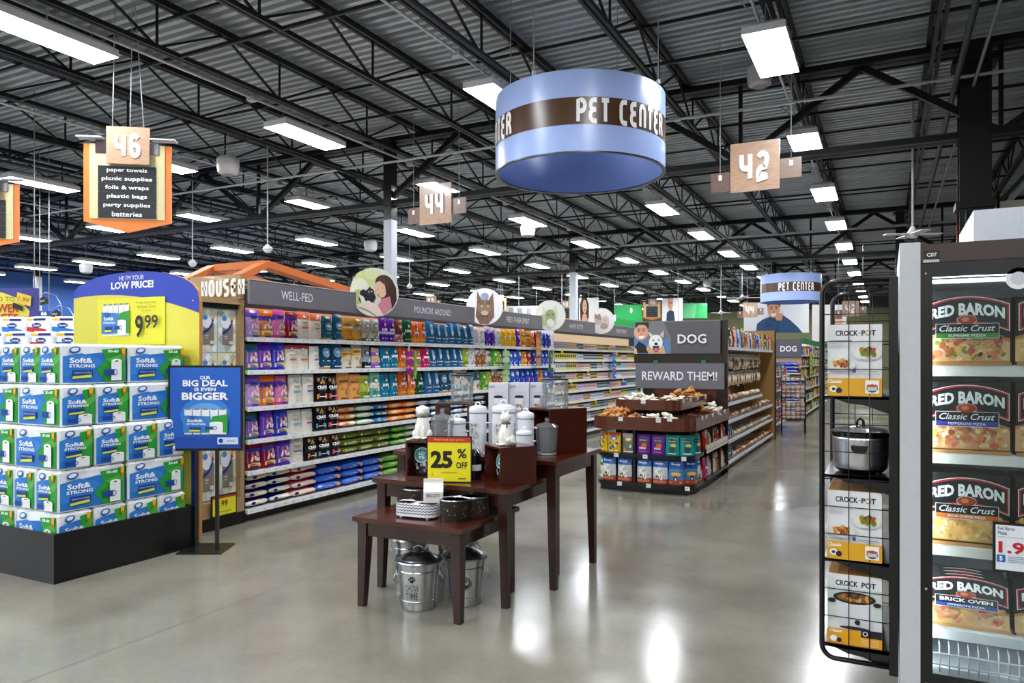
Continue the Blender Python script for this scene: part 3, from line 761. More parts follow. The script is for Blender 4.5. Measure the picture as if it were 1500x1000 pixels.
# ================================================================ PET FOOD BAGS
def pouch(w, h, d, bands, art=None, seed=1, lean=0.0, top=0.9, crump=.006):
    """stand-up bag; local front is -Y; returns (bag MB, print MB)"""
    rg = random.Random(seed)
    us = [-.5, -.25, 0, .25, .5]
    vsn = sorted(set([0, .05, .3, .55, .78, .90, 1.0]+[bd[0] for bd in bands if bd[0] < 1]))
    def dep(v): return d*(1-.12*v) if v < .5 else d*(.94-1.75*(v-.5)**1.2) if v < .97 else d*.05
    jit = {}
    for i, u in enumerate(us):
        for j, v in enumerate(vsn):
            jit[i, j] = rg.uniform(-1, 1)*crump if 0 < j < len(vsn)-1 else 0
    def surf(u, v, side=-1):
        D = max(dep(v), .004)/2
        y = side*D*(1-abs(2*u)**3.0*.8)+lean*v*v
        return (u*w*(1-.05*abs(math.sin(v*PI))), y, v*h)
    m = MB()
    for side in (-1, 1):
        vs = []
        for j, v in enumerate(vsn):
            for i, u in enumerate(us):
                x, y, z = surf(u, v, side); jj = jit[i, j]
                vs.append((x+jj*.4, y+side*abs(jj), z))
        for j in range(len(vsn)-1):
            vm = (vsn[j]+vsn[j+1])/2
            col = next((c for b_, c in bands if vm < b_), bands[-1][1])
            fs = [(j*5+i, j*5+i+1, (j+1)*5+i+1, (j+1)*5+i) for i in range(4)]
            if side == 1: fs = [f[::-1] for f in fs]
            m.add(vs, fs, col, 0, True)
        n = 5
        if side == -1: A = vs
        else:
            for j in range(len(vsn)-1):
                vm = (vsn[j]+vsn[j+1])/2; col = next((c for b_, c in bands if vm < b_), bands[-1][1])
                m.add([A[j*5], vs[j*5], vs[(j+1)*5], A[(j+1)*5]], [(0,3,2,1)], col, 0)
                m.add([A[j*5+4], vs[j*5+4], vs[(j+1)*5+4], A[(j+1)*5+4]], [(0,1,2,3)], col, 0)
            m.add([A[0],A[4],vs[4],vs[0]], [(0,3,2,1)], bands[0][1])
    pm = None
    if art:
        pm = MB()
        def S(u, v, e):
            x, y, z = surf(u, v, -1); return (x, y-e-crump*.9-.001, z)
        p = Print(pm, S, .0012); art(p)
    return m, pm

def A_paw(sw, mid):           # violet banded cat food bag
    def f(p):
        p.poly([(-.42,.28),(.42,.28),(.40,.62),(.1,.72),(-.2,.66),(-.42,.70)], mid)
        p.scatter(-.33,.36,.33,.62,9,.10,['#f2b9a8','#fbe6df','#e88f80','#ffffff'],seed=len(sw)+3)
        p.poly([(-.40,.12),(.40,.12),(.40,.25),(0,.29),(-.40,.25)], '#ece3a4'); p.rect(-.25,.17,.25,.20,'#b7a85a')
        p.ell(.0,.74,.28,.055,sw,12); p.rect(-.22,.03,.22,.09,sw)
    return f
def A_cream(acc, veg='#4d9a3a'):
    def f(p):
        p.ell(0,.82,.16,.06,'#7fa8c8',10); p.ell(0,.82,.11,.035,'#f4f6f7',10)
        p.rect(-.26,.60,.26,.63,'#8a8478'); p.rect(-.2,.55,.2,.57,'#b3ad9f'); p.rect(-.28,.40,.28,.46,acc); p.ell(.1,.52,.05,.02,veg,8); p.rect(-.2,.3,.2,.32,'#b9b3a5'); p.rect(-.15,.10,.2,.18,'#dcd6c8')
    return f
def A_teal(acc):
    def f(p):
        p.ell(.0,.80,.3,.08,'#3a2a22',12); p.ell(0,.60,.36,.13,'#1e86b8',14); p.ell(0,.58,.26,.06,'#d8ecf3',12); p.poly([(-.36,.55),(.36,.55),(.25,.42),(-.2,.42)],'#c9a184')
        p.text('real health', 0,.30,.035,'#e8f3f6',w=.6); p.rect(-.44,.12,.44,.19,acc); p.rect(-.3,.035,.3,.07,'#b9c4c8')
    return f
def A_teal2(acc):
    def f(p):
        p.ell(0,.68,.34,.19,'#c9b49e',14); p.ell(0,.70,.28,.15,'#3f9bd8',14); p.text('ONE',0,.70,.10,'#ffffff',w=.36,bold=.03); p.rect(-.36,.33,.36,.37,'#eaf2f5'); p.rect(-.44,.22,.44,.29,acc); p.rect(-.3,.1,.3,.14,'#dfe7ea')
    return f
def A_tan(txt, diamond, top_='#8a6a2a'):
    def f(p):
        p.text(txt,0,.69,.085,'#5a3c14',w=.72,bold=.04); p.rect(-.38,.57,.38,.60,diamond)
        p.poly([(.05,.30),(.25,.18),(.42,.32),(.22,.46)],'#a06a3c'); p.poly([(.12,.31),(.25,.23),(.36,.32),(.23,.41)],'#d8a878'); p.rect(-.34,.44,.0,.46,'#9a6a2a'); p.rect(-.34,.38,-.05,.40,'#9a6a2a'); p.rect(-.3,.05,.3,.10,'#7a4c14')
    return f
def A_iams(line, box_='#ffffff'):
    def f(p):
        p.poly([(-.12,.93),(.10,.96),(.28,.66),(.18,.60),(-.05,.74)],'#30343a'); p.ell(.1,.72,.12,.06,'#e6e3dc',10)
        p.text('IAMS',.03,.52,.12,'#ffffff',w=.74,bold=.06); p.rect(-.44,.37,.44,.45,box_); p.rect(-.40,.29,.40,.34,line)
        for i in (-.28,0,.28): p.ell(i,.16,.07,.03,'#e8e6df',8)
    return f
def A_pro(acc):
    def f(p):
        p.poly([(-.1,.92),(.2,.85),(.3,.5),(.0,.42),(-.15,.6)],'#8fb6d4'); p.ell(.05,.52,.16,.13,'#e9e6e0',12); p.ell(.05,.46,.06,.03,'#c77',8)
        p.rect(-.42,.24,.42,.34,acc); p.rect(-.3,.27,.3,.30,'#fff'); p.rect(-.3,.12,.2,.15,'#b9d2e2')
    return f
def A_crave(acc):
    def f(p):
        p.scatter(-.40,.68,.40,.88,14,.08,['#c99a5a','#7a4c26','#e8c890','#a8703a'],seed=5); p.text('CRAVE',0,.55,.13,'#ffffff',w=.8,bold=.06); p.rect(-.32,.44,.32,.46,'#9a9a9a')
        p.rect(-.42,.12,.42,.30,acc); p.rect(-.3,.19,.3,.22,'#fff')
    return f
def A_simple(c1, c2, c3='#ffffff'):
    def f(p):
        p.ell(0,.72,.30,.12,c1,12); p.ell(0,.70,.18,.06,c3,10); p.rect(-.36,.42,.36,.52,c2); p.scatter(-.3,.2,.3,.38,6,.09,[c1,c3,c2],seed=9); p.rect(-.36,.06,.36,.13,c3)
    return f
def A_meow(c): 
    def f(p):
        p.ell(0,.55,.36,.20,c,14); p.text('Meow',0,.60,.11,'#fff',w=.5,bold=.04); p.text('Mix',0,.48,.09,'#fff',w=.3,bold=.04); p.scatter(-.3,.15,.3,.3,6,.08,['#a8602c','#e8d0a0','#fff'],seed=4)
    return f
# key: (adjective words, bands bottom-up, art)
BAGS = {
 'lav': ('lavender cat food bag with cream band', [(.10,'#b48fe0'),(.74,'#c9a8ea'),(1,'#7d55c4')], A_paw('#2f3a8f','#d9b8ea')),
 'ora': ('orange cat food bag with violet picture panel', [(.12,'#ef7a1e'),(.62,'#ef8a3a'),(.80,'#5a3fb0'),(1,'#f07a1c')], A_paw('#39348c','#8a5cc8')),
 'mag': ('pink cat food bag with violet picture panel', [(.12,'#d8489a'),(.62,'#e884bd'),(.82,'#6a48b8'),(1,'#e0559f')], A_paw('#39348c','#c98ad8')),
 'red': ('dark red cat food bag with violet picture panel', [(.12,'#8c1526'),(.62,'#a01c30'),(.82,'#5a3fa8'),(1,'#94182c')], A_paw('#39348c','#a070c0')),
 'grn': ('violet cat food bag with green foot band', [(.10,'#1e8a4a'),(.70,'#8a6ac4'),(.84,'#2a4a9a'),(1,'#1d6a58')], A_paw('#274a9c','#b8a8d8')),
 'vio': ('deep violet cat food bag with cream band', [(.10,'#5a1fa8'),(.74,'#7a48c8'),(1,'#5a25b0')], A_paw('#4a2ab0','#a88ad8')),
 'blu': ('royal blue cat food bag with cream band', [(.10,'#2030b8'),(.74,'#3a48c8'),(1,'#2a3cc0')], A_paw('#3a2ab8','#a9a0e0')),
 'crm': ('cream bag with salmon top', [(.72,'#e8e2d2'),(1,'#e8754e')], A_cream('#e87048')),
 'crr': ('cream bag with red shoulders', [(.84,'#e9e2cf'),(1,'#b83240')], A_cream('#d8505a')),
 'crw': ('plain cream bag with small violet label', [(1,'#ece7da')], A_cream('#7a55a8')),
 'crb': ('plain cream bag with pale blue label', [(1,'#ebe6da')], A_cream('#6aa8c8')),
 'tea': ('teal cat food bag with tan foot band', [(.10,'#c98a5e'),(1,'#14606e')], A_teal('#17717e')),
 'teb': ('dark teal cat food bag with blue label', [(.08,'#123a4a'),(1,'#155a72')], A_teal('#2f6fd8')),
 'ton': ('teal bag with round sky blue badge', [(.10,'#c98a5e'),(1,'#16536e')], A_teal2('#1c6f86')),
 'tob': ('dark blue bag with round sky blue badge', [(.08,'#152a48'),(1,'#1b4f7c')], A_teal2('#2f6fd8')),
 'tan': ('amber kibble bag with brown lettering', [(.54,'#e8952e'),(.62,'#f0c468'),(1,'#b88a3a')], A_tan('NUTRO','#f0b8a0')),
 'tab': ('mustard kibble bag with pale blue stripe', [(.52,'#d8a83c'),(.60,'#7aa8c0'),(1,'#a8862e')], A_tan('NUTRO','#6a9ab8')),
 'tac': ('cream kibble bag with amber label and mint stripe', [(.52,'#e6dfc8'),(.80,'#efc060'),(1,'#a9ab88')], A_tan('NUTRO','#9ad0c0')),
 'tap': ('peach kibble bag with brown bowl picture', [(1,'#f0a860')], A_tan('NUTRO','#e87060')),
 'gry': ('narrow grey bag with green hill emblem', [(.16,'#4f6a52'),(.36,'#e2e2d6'),(1,'#b8b4ac')], A_simple('#6fa04a','#c99a78','#f4f4ec')),
 'pur': ('glossy purple bag with pale stripe', [(.34,'#5a22a8'),(.44,'#e0d8f0'),(1,'#6a24a8')], A_iams('#7a4ac8','#d8ccf0')),
 'brn': ('brown bag with red and white foot', [(.22,'#e05a68'),(.36,'#f2dcd8'),(1,'#7a3424')], A_simple('#9a4a2c','#5a2a1c','#e8d8c8')),
 'igr': ('dark green bag with white capital lettering', [(1,'#0f5a38')], A_iams('#1a7a50','#c8dfd0')),
 'ior': ('orange bag with white capital lettering', [(.28,'#f59a1a'),(1,'#f0661e')], A_iams('#f7b45a','#fbe6cc')),
 'iot': ('orange bag with turquoise foot panel', [(.16,'#f0701e'),(.34,'#2aa89a'),(1,'#f0661e')], A_iams('#27b0a0','#fbe6cc')),
 'ipk': ('crimson pink bag with white capital lettering', [(1,'#d01f68')], A_iams('#e87aa8','#f8d8e4')),
 'ite': ('turquoise bag with white capital lettering', [(1,'#1285a8')], A_iams('#5ab8d0','#d8eef4')),
 'pro': ('blue cat food bag with pink label strip', [(1,'#1a6a9c')], A_pro('#e06a8a')),
 'prt': ('blue cat food bag with peach label strip', [(1,'#1b6492')], A_pro('#e8a888')),
 'prg': ('blue cat food bag with lime label strip', [(1,'#17608e')], A_pro('#8ac848')),
 'prb': ('blue cat food bag with aqua label strip', [(1,'#166a98')], A_pro('#4ab8c8')),
 'blk': ('black kibble bag with white lettering and orange label', [(1,'#1c1a1c')], A_crave('#f09a3a')),
 'bkp': ('black kibble bag with white lettering and pink label', [(1,'#1c1a1c')], A_crave('#e84a78')),
 'bkb': ('black kibble bag with white lettering and sky blue label', [(1,'#1c1a1c')], A_crave('#4ab0d8')),
 'nut': ('black grey bag with silver cat outline', [(.30,'#22262c'),(.5,'#9ab4c4'),(1,'#8a8f98')], A_simple('#3a3f48','#b8c8d4','#e8ecf0')),
 'lil': ('lilac bag with peach middle', [(.28,'#9a6ad0'),(.6,'#f0c8a8'),(.78,'#a87ad8'),(1,'#e8c8b0')], A_simple('#b08ad8','#f0a878','#f8e8dc')),
 'lim': ('lime green bag with leafy picture', [(.3,'#7aa82c'),(1,'#b8c84a')], A_simple('#7a9a2c','#e8d080','#f4f4d8')),
 'min': ('mint green bag with white middle', [(.4,'#6ab8a0'),(.62,'#f0f2ec'),(1,'#8ac8ae')], A_simple('#3a8a6a','#e0a870','#ffffff')),
 'wht': ('white bag with silver print', [(1,'#e6e6ea')], A_simple('#b0b0b8','#8a8a98','#f6f6f8')),
 'wpu': ('violet bag with white shoulders', [(.72,'#5a2ca8'),(1,'#d8d4e0')], A_simple('#7a4ac8','#4a2090','#cfc4e8')),
 'yel': ('yellow cat food bag with brown picture', [(1,'#f2c21a')], A_meow('#e8a818')),
 'mpu': ('purple cat food bag with white script', [(1,'#6a2cb0')], A_meow('#5a1ca0')),
 'mye': ('yellow bag with orange side panel', [(.5,'#f0b81e'),(1,'#e89028')], A_simple('#d86a1e','#f8e0a0')),
 'bjb': ('bright blue bag with white burst', [(1,'#1f52c4')], A_simple('#3a7ae0','#e84a3a','#eaf0fb')),
 'bpi': ('blue pouch with small animal picture', [(.4,'#2450b8'),(1,'#3a6ad0')], A_simple('#c8d8f4','#1a3a98','#ffffff')),
 'rdb': ('red bag with cream bowl picture', [(1,'#c8242c')], A_simple('#e8c8a0','#8a1a20','#f8ece0')),
 'gos': ('green snack bag with cat picture', [(1,'#58a83a')], A_simple('#8ad04a','#e8d848','#f4f8e0')),
 'cts': ('white pouch with brown cat faces', [(.3,'#8ac0b0'),(1,'#ece8de')], A_simple('#8a5a3a','#d8b890','#6a4028')),
 'tpk': ('teal pouch with brown dog faces', [(.5,'#e8e4d8'),(1,'#1a7088')], A_simple('#8a5a3a','#1e7a90','#caa27c')),
 'brd': ('brown kibble bag with white cap', [(.7,'#b87040'),(1,'#e8e4dc')], A_simple('#8a4a24','#e8d0a8','#f4ece0')),
}
BW_, BH_, BD_ = .17, .30, .075
_bagm = {}
def bag_proto(key):
    if key in _bagm: return _bagm[key]
    desc, bands, art = BAGS[key]
    m, pm = pouch(BW_, BH_, BD_, bands, art, seed=len(_bagm)+1)
    bo = m.obj('bag_body', GLOSSY); po = pm.obj('printed_front', CARD)
    _bagm[key] = (bo.data, po.data)
    bpy.data.objects.remove(bo); bpy.data.objects.remove(po)
    return _bagm[key]
def put_bag(key, loc, rz, label, cat='pet food bag', group=None, s=(1,1,1), name='pet_food_bag', tilt=0):
    if len(label.split()) > 16: label = label.replace(' topped', '').replace(' hanging', '').replace(' with white burst', '').replace('yellow and orange', 'yellow')
    if len(label.split()) > 16: a_, b_ = label.split(',', 1); label = a_.split(' with')[0]+','+b_
    body, prt = bag_proto(key)
    r = thing(name, label, cat, loc, rz, group); r.scale = s
    r.rotation_euler[0] = 0
    for nm, me in (('bag_body', body), ('printed_front', prt)):
        o = bpy.data.objects.new(nm, me); COL.objects.link(o); o.parent = r
        if tilt: o.rotation_euler[0] = tilt
    return r

# pillow bags lying in stacks
def pillow(w, d, h, cols, seed=1, art=None):
    """lying bag: w along x, d along y, h high; cols = colours of the angular bands of the front edge"""
    m = MB(); st = [-.5, -.46, -.34, -.12, .12, .34, .46, .5]; sc_ = [.30, .62, .92, 1, 1, .92, .62, .30]
    n = 12; vs = []; rg = random.Random(seed)
    for u, s in zip(st, sc_):
        for k in range(n):
            a = 2*PI*k/n+.0001; ca, sa = math.cos(a), math.sin(a)
            y = math.copysign(abs(ca)**.75, ca)*d/2*(.86+.14*s); z = math.copysign(abs(sa)**.8, sa)*h/2*s
            vs.append((u*w+rg.uniform(-1,1)*.003, y+rg.uniform(-1,1)*.004, h/2+z+rg.uniform(-1,1)*.003))
    L = len(st)
    for i in range(L-1):
        for k in range(n):
            a = 2*PI*(k+.5)/n; j = int((math.sin(a)+1)/2*len(cols)*.999)
            c = cols[j]
            m.add([vs[i*n+k], vs[i*n+(k+1) % n], vs[(i+1)*n+(k+1) % n], vs[(i+1)*n+k]], [(0,1,2,3)], c, 0, True)
    m.add(vs[:n], [tuple(range(n))], cols[0]); m.add(vs[-n:], [tuple(range(n-1,-1,-1))], cols[0])
    if art:
        p = Print(m, lambda u, v, e: (u*w, -d/2-.002-e, h*(.5+v*.5)), .001); art(p)
    return m
PIL = {
 'purple and cream': (['#4a1f90','#e6dfc0','#5a2aa0'], lambda p: (p.ell(-.2,0,.10,.35,'#2a2a7a',10), p.rect(.05,-.2,.38,.1,'#efe8cc'))),
 'blue and cream': (['#2a3aa8','#e8e2c8','#1f2f98'], lambda p: (p.ell(-.3,0,.10,.35,'#1a2470',10), p.rect(.0,-.2,.38,.1,'#efe8cc'))),
 'pink and cream': (['#e86a88','#efe0c8','#e0607e'], lambda p: (p.ell(-.3,0,.08,.35,'#2a2a7a',10), p.rect(-.1,-.3,.4,.0,'#f0b0b8'))),
 'bright blue': (['#1d4fc0','#3a70dc','#2458c8'], lambda p: (p.scatter(-.3,-.3,.3,.4,8,.10,['#e8e2d0','#7aa8f0','#f0a040'],2), p.ell(.36,0,.08,.4,'#e8a060',10))),
 'leaf green': (['#4f9a30','#79b84a','#3f8a2c'], lambda p: (p.scatter(-.3,-.3,.3,.4,8,.10,['#e8e2c0','#b8dc70','#d8a040'],3), p.ell(.40,0,.06,.4,'#e0a050',10))),
 'olive green': (['#8a9a3a','#6a7a2c','#98a848'], lambda p: (p.scatter(-.3,-.3,.3,.4,6,.10,['#e8e0c0','#4a4a2c','#c8b060'],4), p.ell(-.38,0,.06,.4,'#d8c080',10))),
 'seafoam green': (['#6ab090','#e0e4d0','#58a888'], lambda p: (p.scatter(-.3,-.2,.3,.3,5,.09,['#e8e0d0','#3a6a5a','#f0f0e8'],5), p.ell(.38,0,.05,.4,'#e8d0b0',8))),
 'azure blue': (['#1472ac','#1b86c4','#0f6498'], lambda p: (p.rect(-.36,-.2,-.1,.2,'#e8c84a'), p.rect(0,-.3,.3,.2,'#bfe0f0'))),
 'orange and amber': (['#f08a1e','#f6b06a','#ee6f1c'], lambda p: (p.rect(-.38,-.25,-.05,.2,'#fbe0c0'), p.rect(.05,-.3,.38,.1,'#f6a030'))),
 'navy and white': (['#16507a','#d8dfe6','#1a6a94'], lambda p: (p.rect(-.3,-.25,.0,.2,'#c8dcea'), p.ell(.2,0,.12,.3,'#b04a5a',10))),
 'peach kibble': (['#e89858','#f4b884','#e09050'], lambda p: (p.text('NUTRO',-.1,.1,.5,'#6a3c14',w=.3,bold=.03), p.rect(-.35,-.5,.1,-.42,'#8a5424'))),
 'dark blue': (['#1a3a6a','#3a5a8a','#16325c'], lambda p: p.rect(-.3,-.25,.3,.2,'#7aa0c8')),
}
_pil = {}
def put_pillow(key, loc, rz, w, d, h, label, group, cat='pet food bag'):
    k = (key, round(w, 2), round(d, 2), round(h, 3))
    if k not in _pil:
        cols, art = PIL[key]; _pil[k] = pillow(w, d, h, cols, len(_pil)+1, art).obj('pet_food_sack', [GLOSSY]); o = _pil[k]
    else:
        o = _pil[k].copy(); COL.objects.link(o)
    o.location = loc; o.rotation_euler[2] = rz; tag(o, label, cat, group); return o

# ================================================================ LONG GONDOLA (pet food)
G0, G1 = 5.12, 19.6
SEC = 1.22
LV = [1.765, 1.446, 1.094, .780, .480, .115]        # shelf tops at the lip
LVN = ['top', 'second', 'third', 'fourth', 'fifth', 'bottom']
t = thing('shelving_gondola', 'long white-lipped shelving run holding cat food bags beneath grey headers', 'shelving', (0,0,0))
m = MB(); m.box(GB-.03,GB,G0,G1,0,2.3,'#2a2624'); m.obj('back_panel', MATTE, t)
m = MB(); m.box(GB,GB+.012,G0,12.3,1.78,2.10,'#e2946e'); m.obj('upper_back_board', MATTE, t)
m = MB(); m.box(GB,GX-.06,G0,G1,0,.09,'#0e0f11'); m.obj('kick_plate', SATIN, t)
m = MB(); m.box(GB-.02,GX-.02,G0-.02,G0,0,2.1,'#1c1a19'); m.obj('end_panel', SATIN, t)
BREAK = 12.6                                        # bags before, cans and cartons after
def rail_mesh(L, tagcol=('#ffffff','#f6f2d8','#e9edf0')):
    m = MB(); m.box(0,.012,0,L,-.038,.006,'#f6f8fa')
    rg = random.Random(int(L*100)); y = .03
    while y < L-.06:
        w = rg.uniform(.035, .07); m.quad((.0125,y,-.03),(.0125,y+w,-.03),(.0125,y+w,-.002),(.0125,y,-.002), rg.choice(tagcol)); 
        m.quad((.013,y+.01,-.022),(.013,y+w*.6,-.022),(.013,y+w*.6,-.017),(.013,y+.01,-.017), '#8a8f94'); y += w+rg.uniform(.05, .13)
    return m
rail_o = rail_mesh(SEC-.01).obj('price_rail', SATIN); rail_me = rail_o.data; bpy.data.objects.remove(rail_o)
m = MB(); m.box(GB-GX,0,0,SEC-.006,-.03,0,'#dfe2e4'); sh_o = m.obj('shelf', SATIN); sh_me = sh_o.data; bpy.data.objects.remove(sh_o)
def put_shelf(parent, x, y, z, sme, rme, rz=0):
    s = bpy.data.objects.new('shelf', sme); COL.objects.link(s); s.parent = parent; s.location = (x, y, z); s.rotation_euler[2] = rz
    r = bpy.data.objects.new('price_rail', rme); COL.objects.link(r); r.parent = s
    return s
y = G0
while y+SEC < BREAK+.3:
    for z in LV: put_shelf(t, GX, y, z, sh_me, rail_me)
    y += SEC
YB = y
m = MB(); m.box(GB,GX-.03,YB,YB+.03,.1,2.1,'#e8eaec'); m.obj('section_divider', SATIN, t)
LV2 = [1.76, 1.55, 1.36, 1.16, .95, .74, .54, .34, .12]
while y+SEC < G1:
    for z in LV2: put_shelf(t, GX, y, z, sh_me, rail_me)
    m = MB(); m.box(GB,GB+.01,y,y+SEC,1.8,2.09,'#d8bc94'); m.obj('upper_board', MATTE, t)
    y += SEC

# top three rows of standing bags: (key, width) from the cabinet end
ROW = [
 'lav ora mag red crm crm tea teb tan tab gry gry pur pur brn igr ior ior pro prt prb pro prg prt prb wht wht wpu wpu wht yel yel yel mpu mye tan mye rdb bjb bjb bjb',
 'grn vio blu crr crr crw ton tob tac tac nut lil ite ite ior iot iot ipk prt prt prg prg pro lim wht brd brd cts gos lim bpi bpi bpi bpi mye rdb bjb bjb bjb bjb bjb',
 'lav ora mag crb crw blk bkp tap tap lim min ite ite ior ior igr pro prt ton ton cts cts tpk tpk gos lim brd brd yel bpi bpi bjb bjb bjb bjb mye bpi bpi tea bjb bpi',
]
def run_bags(keys, z, rowname, y0=G0+.03, yend=None, scale=1.0, wk=1.0):
    y = y0; n = 0; rg = random.Random(int(z*1000))
    seen = {}
    for i, k in enumerate(keys):
        w = BW_*wk*(1.0 if k[0:2] not in ('gr','pu') else .9)
        if yend and y+w > yend: break
        hs = rg.uniform(.88, 1.05)*scale
        seen[k] = seen.get(k, 0)+1
        lab = '%s, %s from the cabinet, %s shelf' % (BAGS[k][0], ORD[min(i, len(ORD)-1)], rowname)
        put_bag(k, (GX-.055-rg.uniform(0,.015), y+w/2, z), PI/2+rg.uniform(-.15,.15), lab, group='bags on the %s shelf of the long gondola' % rowname, s=(w/BW_*.99, 1, hs))
        y += w+.004
    return y
run_bags(ROW[0].split(), LV[0], 'top', yend=YB-.03, scale=.98, wk=1.02)
run_bags(ROW[1].split(), LV[1], 'second', yend=YB-.03, scale=.93, wk=1.02)
run_bags(ROW[2].split(), LV[2], 'third', yend=YB-.03, scale=1.04, wk=1.10)
ye4 = run_bags('grn vio blu crb crw bkb bkp'.split(), LV[3], 'fourth', scale=.93, wk=1.12)
ye5 = run_bags('red red vio crw blk bkb bkp'.split(), LV[4], 'fifth', scale=.92, wk=1.14)
def stacks(y, yend, z, seq, h, n, w, rowname, lw=.30, dpt=.42):
    i = 0
    while y+w < yend:
        key = seq[min(i, len(seq)-1)]
        for k in range(n):
            put_pillow(key, (GX-.03-dpt/2+random.uniform(-.012,.012), y+w/2, z+k*h*.93), PI/2+random.uniform(-.07,.07), w, dpt, h,
               '%s sack lying %s in the %s pile of the %s shelf' % (key, ('lowest','midway','topmost','fourth','fifth')[k], ORD[i], rowname), 'sacks lying on the %s shelf' % rowname)
        y += w+.008; i += 1
stacks(ye4+.02, 9.9, LV[3], ['peach kibble','seafoam green','azure blue','orange and amber','orange and amber','navy and white','navy and white','azure blue','navy and white'], .085, 3, .30, 'fourth')
stacks(ye5+.02, 9.9, LV[4], ['olive green','olive green','olive green','leaf green','seafoam green','navy and white','azure blue','dark blue'], .085, 3, .30, 'fifth')
y = G0+.03; seq = ['purple and cream','blue and cream','pink and cream','bright blue','bright blue','bright blue','leaf green','leaf green','azure blue','orange and amber','dark blue','navy and white']
i = 0
while y+.36 < 9.9:
    key = seq[min(i, len(seq)-1)]; n = 4 if i < 3 else 3; w = .30 if i < 2 else .38
    for k in range(n):
        put_pillow(key, (GX-.03-.24, y+w/2, LV[5]+k*.083), PI/2+random.uniform(-.07,.07), w, .46, .088 if n == 4 else .105,
          '%s sack lying %s in the %s pile of the bottom shelf' % (key, ('lowest','second up','third up','topmost')[k], ORD[i]), 'sacks lying on the bottom shelf')
    y += w+.01; i += 1

# wet food: cartons and cans, small in the picture
WK = [('white','#e4e4e6','#a4a8b0'),('beige','#d8c8a4','#a87850'),('pale blue','#a9bcd8','#f0f2f6'),('grey','#b4b8bc','#5a5e66'),('mauve','#b8a4c4','#efe8f4'),('peach','#dcae8c','#f8ece0'),('pale teal','#a4c4c0','#3a4448'),('rose','#cf9a98','#f4e8e8'),('yellow','#dccb62','#4a4a4a'),('blue','#4a70c0','#e8eef8')]
cans = {}
for nm, c1, c2 in WK:
    m = MB(); m.lathe([(.036,0),(.038,.004),(.038,.056),(.036,.062)], c1, 10); m.lathe([(.0385,.018),(.0385,.042)], c2, 10, cap0=False, cap1=False); m.lathe([(.001,.061),(.035,.061)], '#c9ccd0', 10)
    cans[nm] = m
cartons = {}
for nm, c1, c2 in WK:
    m = MB(); m.box(-.05,.05,-.045,.045,0,.13,c1); p = Print(m, front_y(-.05,-.0455,0), .001); p.rect(.012,.05,.088,.10,c2); p.rect(.0,.0,.10,.022,'#e8d03a'); p.ell(.05,.075,.025,.016,'#6a5040',8)
    cartons[nm] = m
_pm = {}
n_can = 0
def small(nm, kind, loc, label, group):
    k = (nm, kind)
    src = cans if kind == 'can' else cartons
    if k not in _pm: _pm[k] = src[nm].obj('food_can' if kind == 'can' else 'food_carton', [SATIN if kind == 'can' else CARD]); o = _pm[k]
    else: o = _pm[k].copy(); COL.objects.link(o)
    o.location = loc; o.rotation_euler[2] = PI/2
    return tag(o, label, 'can' if kind == 'can' else 'carton', group)
rest = MB()
for li, z in enumerate(LV2[:8]):
    y = YB+.08; i = 0
    rg = random.Random(li+50); colr = rg.choice(WK)
    while y < 17.6:
        kind = 'carton' if y < YB+SEC else 'can'
        if i % 5 == 0: colr = rg.choice(WK)
        st = .104 if kind == 'carton' else .079
        if i < 34:
            lab = '%s pet food %s, %s shelf down the wet food section, %s along' % (colr[0], kind, ORD[li], ORD[i])
            small(colr[0], kind, (GX-.055, y, z), lab, 'cartons and cans of the wet food section')
            if kind == 'can' and z < 1.7: 
                pass
        else:
            rest.lathe([(.038,0),(.038,.06)], colr[1], 8, (GX-.05, y, z))
        if kind == 'can': rest.lathe([(.038,.062),(.038,.122)], colr[1], 8, (GX-.055, y, z)); rest.lathe([(.0384,.08),(.0384,.104)], colr[2], 8, (GX-.055, y, z), cap0=False, cap1=False)
        y += st; i += 1
o = rest.obj('stacked_cans', SATIN); tag(o, 'upper and farther cans of the wet food section in even rows', 'cans', kind='stuff')
# yellow hanging price flags
for k, (px, py) in enumerate(((1020, 0),)): pass
for k in range(9):
    yy = YB+.3+.45*k; z = LV2[(k*3) % 7]
    m = MB(); m.box(0,.004,-.05,.05,-.10,-.03,'#f2df1e'); m.quad((.0045,-.03,-.075),(.0045,.03,-.075),(.0045,.03,-.055),(.0045,-.03,-.055),'#2a2a1a')
    o = m.obj('price_flag', CARD, None, (GX+.014, yy, z)); tag(o, 'yellow price flag hung on the %s shelf lip of the wet food section, %s along' % (ORD[(k*3) % 7], ORD[k]), 'price flag', 'yellow price flags on shelf lips')

# grey header panels and round picture discs
HXX = -5.28
def header(p0, p1, text, ptext, tw, nm):
    y0, y1 = YX(p0, HXX), YX(p1, HXX)
    r = thing('header_panel', nm, 'header sign', (HXX, 0, 0), 0, None)
    m = MB(); m.box(-.03,0,y0,y1,2.075,2.30,'#77747a'); m.obj('panel', SATIN, r)
    m = MB(); p = Print(m, front_x(.001,0,0), .001); ymid = (YX(ptext[0],HXX)+YX(ptext[1],HXX))/2
    p.text(text, ymid, 2.185, .085, '#f0f0f2', w=YX(ptext[1],HXX)-YX(ptext[0],HXX)); m.obj('lettering', SATIN, r)
    m = MB(); m.box(-.034,.004,y0,y1,2.298,2.306,'#c9c2b8'); m.obj('top_trim', SATIN, r)
    return y0, y1
header(366, 545, 'WELL-FED', (412,458), 0, 'grey header panel reading WELL-FED above the cat food bags')
header(546, 708, "POUNCIN' AROUND", (607,660), 0, "grey header panel reading POUNCIN' AROUND behind the girl and cat disc")
header(709, 805, 'FEED THEIR SPIRIT', (742,775), 0, 'grey header panel reading FEED THEIR SPIRIT between two round pictures')
